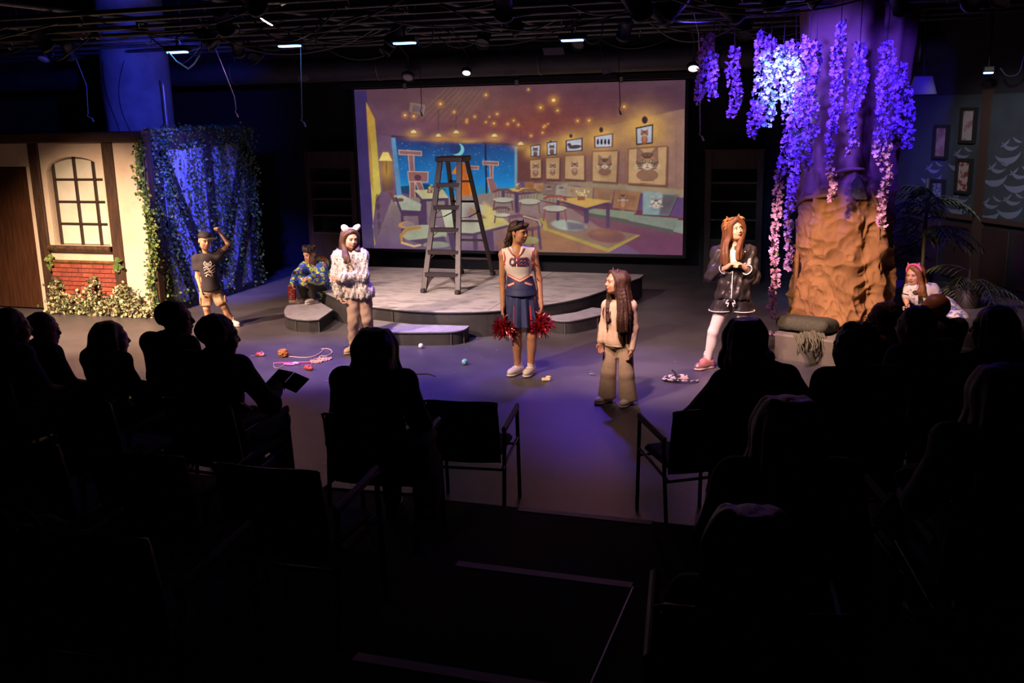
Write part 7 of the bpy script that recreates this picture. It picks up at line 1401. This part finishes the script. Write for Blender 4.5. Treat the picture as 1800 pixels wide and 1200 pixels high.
# ------------------------------------------------------------------ spectators
def spectator(px, py, z, deg, top, label, hair, hairc, skinc, topc, legc, hy=0, hp=0, wide=1., lean=0., vox=.013, extra=None, forearm=None, ch_label=None):
    s = top/1.28; hw = onz(px, py, z+top); ca, sa = math.cos(math.radians(deg)), math.sin(math.radians(deg)); ox_, oy_ = lean*1.2*s, -.02*s; x, y = hw[0]-(ox_*ca-oy_*sa), hw[1]-(ox_*sa+oy_*ca); t = thing('person', (x, y, z), math.radians(deg), label, 'person', 'seated spectators'); V = lambda a, b, c: V3(a, b, c)*s
    J = dict(pel=V(0, -.09, .56), chest=V(lean*.5, -.09, .85), neck=V(lean, -.06, 1.055), head=V(lean*1.2, -.01, 1.145), sR=V(.165*wide+lean, -.09, .995), sL=V(-.165*wide+lean, -.09, .995), eR=V(.225*wide, -.02, .735), eL=V(-.225*wide, -.02, .735), wR=V(.13, .22, .66), wL=V(-.13, .22, .66), hR=V(.085, -.06, .54), hL=V(-.085, -.06, .54), kR=V(.10, .36, .53), kL=V(-.10, .36, .53), aR=V(.10, .36, .085), aL=V(-.10, .36, .085), tR=V3(.1, 1, 0), tL=V3(-.1, 1, 0)); J['aR'][2] = J['aL'][2] = .085; J['groundR'] = J['groundL'] = 0.
    if forearm: J.update({k: np.array(v) for k, v in forearm.items()})
    RH = rot(hy, hp, 0); hs = .225/.223*1.12*min(max(s, .95), 1.05); H = J['head']; T = lambda a, b, c: H+RH@(V3(a, b, c)*hs)
    m = mat('skin_spectator_'+skinc, {'light': (.45, .26, .18), 'tan': (.36, .19, .11), 'red': (.45, .17, .09)}[skinc], .5)
    body(t, J, s, m, hs, RH, vox=vox*.8, hands={'R': (V3(-.3, .8, -.3), V3(-.2, 0, -1), .5), 'L': (V3(.3, .8, -.3), V3(.2, 0, -1), .5)})
    for g in (-1, 1): MB().ball(T(g*.030, .0775, .003), .013*hs, 8, 6).build('eye', mat('eye_white', (0, 0, 0)), t, world=False)
    S = Solid(); torso(S, J, s, .028, wide=wide)
    for g in 'RL': limb(S, J['s'+g], J['e'+g], J['e'+g]*.08+J['w'+g]*.92, (.064*s*wide**.5, .060*s*wide**.5, .046*s), k=.03)
    S.ell(J['neck']+V3(0, .02, .06), (.06, .075, .05), None, .02, True); tp = solid_part(t, S, 'top', topc, vox, wrinkle(.006, 16, int(abs(x*10)+y)))
    S = Solid(); S.chain([J['neck']+V3(.062*math.cos(a), .058*math.sin(a)-.005, .012+.012*math.sin(a)) for a in np.linspace(0, 6.283, 14)], .018, .02); solid_part(tp, S, 'collar', topc, vox)
    S = Solid(); S.ell(J['pel'], V3(.15, .12, .10)*s, None, .04)
    for g in 'RL': limb(S, J['h'+g], J['k'+g], J['a'+g]+V3(0, 0, .02), (.092*s, .072*s, .058*s), k=.03)
    solid_part(t, S, 'trousers', legc, vox)
    for g in 'RL': shoe(t, J, g, 1.0, mat('dark_shoe', (.02, .018, .018), .5), mat('dark_sole', (.03, .028, .028), .7), 'shoe', .03)
    if hair:
        def cap(S, big=1.): S.ell(T(0, -.024, .040), V3(.084, .102, .085)*hs*big, RH, .01); S.ell(T(0, .095, -.035), V3(.072, .072, .10)*hs, RH, .015, True)
        if hair == 'short':
            S = Solid(); cap(S); S.ell(T(0, -.02, -.13), V3(.2, .2, .08)*hs, RH, .015, True); S.noise = wrinkle(.004, 60, 3); link('hair', S.mesh('hair', vox*.75), hairc, t)
        elif hair == 'curly':
            S = Solid(); cap(S, 1.08); S.ell(T(0, -.02, -.13), V3(.2, .2, .08)*hs, RH, .015, True); r = np.random.default_rng(2)
            for _ in range(130):
                d = unit(r.normal(size=3)); 
                if d[2] < -.15 or (d[1] > .45 and d[2] < .45): continue
                S.ell(T(d[0]*.090, -.024+d[1]*.108, .040+d[2]*.092), V3(1, 1, 1)*r.uniform(.012, .022)*hs, None, .006)
            link('curly_hair', S.mesh('curly_hair', vox*.7), hairc, t)
        else:
            L = {'bob': -.17, 'long': -.42, 'mid': -.28}[hair]; G = []
            for i in range(17):
                a = -2.0+4.0*i/16; px_, py_ = .084*math.sin(a), -.028-.086*math.cos(a); e = T(px_*1.12, py_*1.08, -.05)-H; w_ = {'bob': 1.3, 'mid': 1.4, 'long': 1.75}[hair]; G.append([T(px_*.7, py_*.65, .092), T(px_*1.06, py_*1.02, .035), H+e, H+V3(e[0]*w_, e[1]*w_-.02, L*.55), H+V3(e[0]*w_*.95, e[1]*w_-.03, L-.015*math.sin(i*2.3))])
            locks(t, 'hair', hairc, G, .026, .011, 3, .014, int(y*7), lambda S: cap(S, 1.03), vox*.75, .01)
    if extra: extra(t, J, H, RH, hs, T)
    if ch_label: chair(x-.02*sa, y+.02*ca, z, deg, ch_label)
    return t
hk = hairm('black', (0, 0, 0), (0, 0, 0)); hb = hairm('spectator_brown', (.030, .016, .011), (.055, .03, .02)); hg = hairm('spectator_auburn', (.10, .035, .018), (.15, .06, .03))
dk = lambda n, c: mat('cloth_'+n, c, .9, c2=tuple(v*.7 for v in c), nscale=30, bump=.2, bscale=120)
jeans = dk('dark_jeans', (.025, .03, .07)); blackt = dk('black_trousers', (.012, .012, .014))
spectator(14, 542, .2, -8, 1.28, 'close-cropped spectator in grey-blue top cut off by the left edge', 'short', hk, 'light', dk('grey_blue', (.06, .06, .085)), jeans, -30, 0, 1.05, ch_label='black armchair under the spectator cut off at the left edge')
spectator(72, 550, 0, -8, 1.27, 'spectator in profile with short fringe at the far left', 'short', hb, 'light', dk('dark_scarf_coat', (.022, .018, .03)), blackt, -62, 0, ch_label='black armchair under the spectator in profile at the far left')
spectator(193, 566, 0, -8, 1.24, 'spectator with a bob haircut below the cottage bushes', 'bob', hb, 'light', dk('mauve_knit', (.11, .075, .11)), jeans, -40, 0, ch_label='black armchair under the bob-haired spectator')
def hood_down(t, J, H, RH, hs, T): S = Solid(); S.ell(J['neck']+V3(0, -.07, -.03), (.12, .07, .06), None, .03); S.chain([J['neck']+V3(.09*math.cos(a), .07*math.sin(a), -.01) for a in np.linspace(2.6, 6.8, 9)], .028, .03); solid_part(t, S, 'hood', dk('dark_grey_hoodie', (.035, .035, .045)), .012)
spectator(304, 527, 0, -8, 1.40, 'man in profile with hooded top below the boy in the cap', 'short', hk, 'tan', dk('dark_grey_hoodie', (.035, .035, .045)), jeans, -58, 4, 1., 0, .013, hood_down, ch_label='black armchair under the man in profile below the boy in the cap')
spectator(380, 553, .2, -4, 1.32, 'dark-haired spectator holding a booklet left of centre', 'short', hk, 'tan', dk('black_jumper', (.012, .012, .014)), jeans, -34, -4, 1.1, 0, .013, None, {'wR': (-.02+.10, .42, .80), 'eR': (.22, .14, .74)}, ch_label='black armchair under the spectator holding a booklet')
p = (-3.40, 5.60, .98); bk = thing('booklet', p, .5, 'brown programme booklet held by the dark-haired spectator', 'booklet'); M_ = rot(0, 38, 34)
for q in (-1, 1): MB().box(M_@V3(q*.058, .006, 0), (.112, .004, .17), M=M_@rot(q*-8, 0, 0)).build('page', mat('brown_booklet', (.10, .055, .05), .7), bk, world=False)
spectator(660, 577, .2, 4, 1.29, 'woman with long straight hair left of the aisle', 'long', hb, 'light', dk('dark_jacket', (.03, .026, .04)), jeans, -6, 0, 1.12, ch_label='black armchair under the long-haired woman left of the aisle')
fw = onz(660, 577, 1.49); jx, jy = float(fw[0])+.27, float(fw[1])-.05
S = Solid(); S.ell((jx+.02, jy, .86), (.05, .17, .05), None, .03); S.ell((jx+.055, jy, .66), (.035, .16, .20), rot(0, 0, -6), .03); S.ell((jx-.03, jy, .74), (.03, .14, .12), None, .03); o = link('quilted_jacket', S.mesh('quilted_jacket', .012), dk('quilted_grey', (.05, .05, .06)), None); me = o.data; me.transform(Matrix.Translation((-jx, -jy, -.46))); o.location = (jx, jy, .46); tag(o, 'dark quilted jacket hung over the armrest of the long-haired woman\'s chair', 'jacket')
def big_coat(t, J, H, RH, hs, T): S = Solid(); S.ell(J['chest']+V3(-.07, .0, -.17), (.36, .19, .25), None, .05); S.ell(J['chest']+V3(-.03, -.02, .03), (.24, .14, .12), None, .06); S.ell(J['neck']+V3(0, -.02, -.02), (.11, .10, .05), None, .05); solid_part(t, S, 'loose_coat', dk('navy_fleece', (0, 0, 0)), .014, wrinkle(.008, 12, 4))
spectator(1310, 557, 0, 22, 1.38, 'broad silhouette with dark hair below the girl in pyjamas', 'bob', hk, 'tan', dk('navy_fleece', (.02, .02, .045)), blackt, 0, 0, 1.4, -.06, extra=big_coat, forearm={'sL': (-.22, -.09, .97), 'sR': (.18, -.09, .99), 'eL': (-.42, -.04, .72), 'wL': (-.30, .22, .68)}, ch_label='black armchair under the broad silhouette right of the aisle')
spectator(1502, 571, 0, 26, 1.41, 'curly-haired man in profile before the grey block', 'curly', hk, 'tan', dk('dark_sweater', (.018, .018, .028)), jeans, 28, 0, 1.1, ch_label='black armchair under the curly-haired man')
m_mask = mat('blue_face_mask', (.22, .36, .48), .8)
def mask_glasses(t, J, H, RH, hs, T):
    S = Solid(); S.ell(T(0, .072, -.050), V3(.052, .042, .045)*hs, RH, .01); S.ell(T(0, .03, -.03), V3(.066, .055, .10)*hs, RH, .01, True); solid_part(t, S, 'face_mask', m_mask, .008); glasses(t, J, H, RH, hs, T, 0, .004)
    mb = MB()
    for g in (-1, 1): mb.tube([T(g*.05, .07, -.04), T(g*.078, .0, -.01)], .0025, 5)
    mb.build('mask_loops', mat('white_elastic', (.6, .6, .6), .7), t, world=False)
def glasses(t, J, H, RH, hs, T, yo=0, zo=.0):
    mb = MB()
    for g in (-1, 1): mb.tube([T(g*.032+.022*math.cos(a), .100+yo, zo+.018*math.sin(a)) for a in np.linspace(0, 6.283, 14)], .0025, 5, False); mb.tube([T(g*.055, .095+yo, zo+.004), T(g*.080, .0+yo, zo+.008)], .0025, 5)
    mb.tube([T(-.01, .104+yo, zo+.004), T(.01, .104+yo, zo+.004)], .0025, 5); mb.build('glasses', mat('dark_glasses', (.015, .015, .018), .15), t, world=False)
m_flor = mat('orange_floral_shirt', (.03, .05, .03), .85, c2=(.62, .17, .05), nscale=13, contrast=(.50, .56))
spectator(1556, 531, 0, 48, 1.30, 'masked spectator with glasses and orange floral shirt', 'short', hg, 'red', m_flor, blackt, 22, 0, 1., 0, .012, mask_glasses, ch_label='black armchair under the masked spectator')
def head_shades(t, J, H, RH, hs, T): glasses(t, J, H, RH, hs, T, -.045, .105)
spectator(1612, 538, 0, 42, 1.35, 'dark-haired spectator with sunglasses pushed up on the head', 'short', hk, 'tan', dk('navy_jacket', (.018, .02, .05)), jeans, 20, 0, 1.2, 0, .013, head_shades, ch_label='black armchair under the spectator with sunglasses on the head')
spectator(1648, 514, 0, 52, 1.27, 'bald man in dark t-shirt before the side platform', None, hk, 'red', dk('charcoal_tee', (.025, .022, .02)), jeans, -8, 4, 1.1, ch_label='black armchair under the bald man')
spectator(1748, 538, 0, 46, 1.40, 'dark-haired spectator in profile at the right edge', 'mid', hk, 'light', dk('dark_cardigan', (.02, .018, .024)), jeans, 22, 0, 1.15, ch_label='black armchair under the dark-haired spectator at the right edge')
m_scarf = mat('floral_scarf', (.34, .30, .30), .85, c2=(.10, .04, .05), nscale=20, contrast=(.5, .6))
def scarf(t, J, H, RH, hs, T): S = Solid(); S.chain([J['neck']+V3(-.06, -.10, .02), J['neck']+V3(-.09, -.16, -.10), J['neck']+V3(-.11, -.17, -.24), J['neck']+V3(-.12, -.16, -.30)], [.03, .035, .045, .03], .03); solid_part(t, S, 'scarf', m_scarf, .011)
spectator(1385, 697, .4, 14, 1.27, 'long-haired spectator with a pale floral scarf down the back', 'mid', hg, 'light', dk('dark_fleece_coat', (.035, .03, .032)), jeans, 0, 0, 1.15, 0, .013, scarf, ch_label='black armchair under the long-haired spectator with a scarf')
spectator(1765, 640, .4, 14, 1.30, 'spectator in a pale grey sweater at the lower right', 'long', hb, 'light', dk('pale_grey_sweater', (.20, .20, .17)), jeans, 4, 0, 1.2, ch_label='black armchair under the spectator in the pale sweater')
spectator(1320, 905, .6, 8, 1.0, 'nearest spectator in dark red-brown coat right of the aisle', 'mid', hk, 'light', dk('dark_red_coat', (.07, .018, .018)), jeans, 0, 0, 1.2, ch_label='black armchair under the nearest spectator right of the aisle')
# loose clothes and small things among the seats
S = Solid(); S.chain([(.02, 6.56, .62), (.0, 6.62, .72), (.06, 6.66, .76), (.10, 6.62, .70)], [.07, .08, .07, .06], .05); S.noise = wrinkle(.012, 24, 6); o = link('pink_coat', S.mesh('pink_coat', .012), dk('pink_wool', (.42, .13, .16)), None); o.data.transform(Matrix.Translation((0, -6.6, -.55))); o.location = (0, 6.6, .55); tag(o, 'pink woollen coat lying in the lap of the curly-haired man', 'coat')
S = Solid(); S.ell((.52, 4.54, .86), (.27, .06, .24), None, .03); S.ell((.52, 4.60, 1.05), (.22, .10, .05), None, .05); S.noise = wrinkle(.012, 18, 8); o = link('dark_jacket', S.mesh('dark_jacket', .014), dk('blue_black_jacket', (.02, .022, .045)), None); o.data.transform(Matrix.Translation((-.52, -4.54, -.62))); o.location = (.52, 4.54, .62); tag(o, 'blue-black jacket over the back of the armchair right of the aisle', 'jacket')
S = Solid(); S.ell((-2.72, 2.68, 1.16), (.20, .14, .13), rot(15), .03); S.ell((-2.55, 2.72, 1.12), (.10, .10, .09), None, .05); S.noise = wrinkle(.012, 18, 3); bag = thing('cloth_bag', (-2.72, 2.68, 1.08), 0, 'dark blue cloth bag on the armchair at the lower left', 'bag'); me = S.mesh('sack', .013); me.transform(Matrix.Translation((2.72, -2.68, -1.08))); link('sack', me, dk('navy_canvas', (.03, .032, .08)), bag); mb = MB(); mb.tube(smooth_path([(-2.80, 2.66, 1.26), (-2.79, 2.60, 1.36), (-2.68, 2.60, 1.36), (-2.66, 2.66, 1.26)], 5), .012, 6); mb.build('handle', dk('navy_canvas', (0, 0, 0)), bag)
sf = thing('sunflower', (-2.86, 2.80, 1.14), 0, 'yellow sunflower lying on the cloth bag at the lower left', 'flower'); c = V3(0, 0, .11); mb = MB()
for k in range(22):
    a = 6.283*k/22; d = V3(math.cos(a), .35*math.sin(a)-.1, math.sin(a)*.9); u = V3(-math.sin(a), 0, math.cos(a)); b = c+d*.035; MB().add([b-u*.008, b+u*.008, c+d*.075+u*.014, c+d*.115, c+d*.075-u*.014], [(0, 1, 2, 3, 4)]).build('petal', mat('sunflower_petal', (.60, .36, .02), .7), sf, world=False)
MB().ball(c, (.042, .02, .040), 14, 8).build('flower_head', mat('sunflower_centre', (.05, .025, .01), .9), sf, world=False); MB().tube(smooth_path([c+V3(0, .01, -.02), c+V3(.05, .03, -.08), c+V3(.12, .02, -.10)], 4), .007, 6).build('stem', m_ivy[1], sf, world=False)
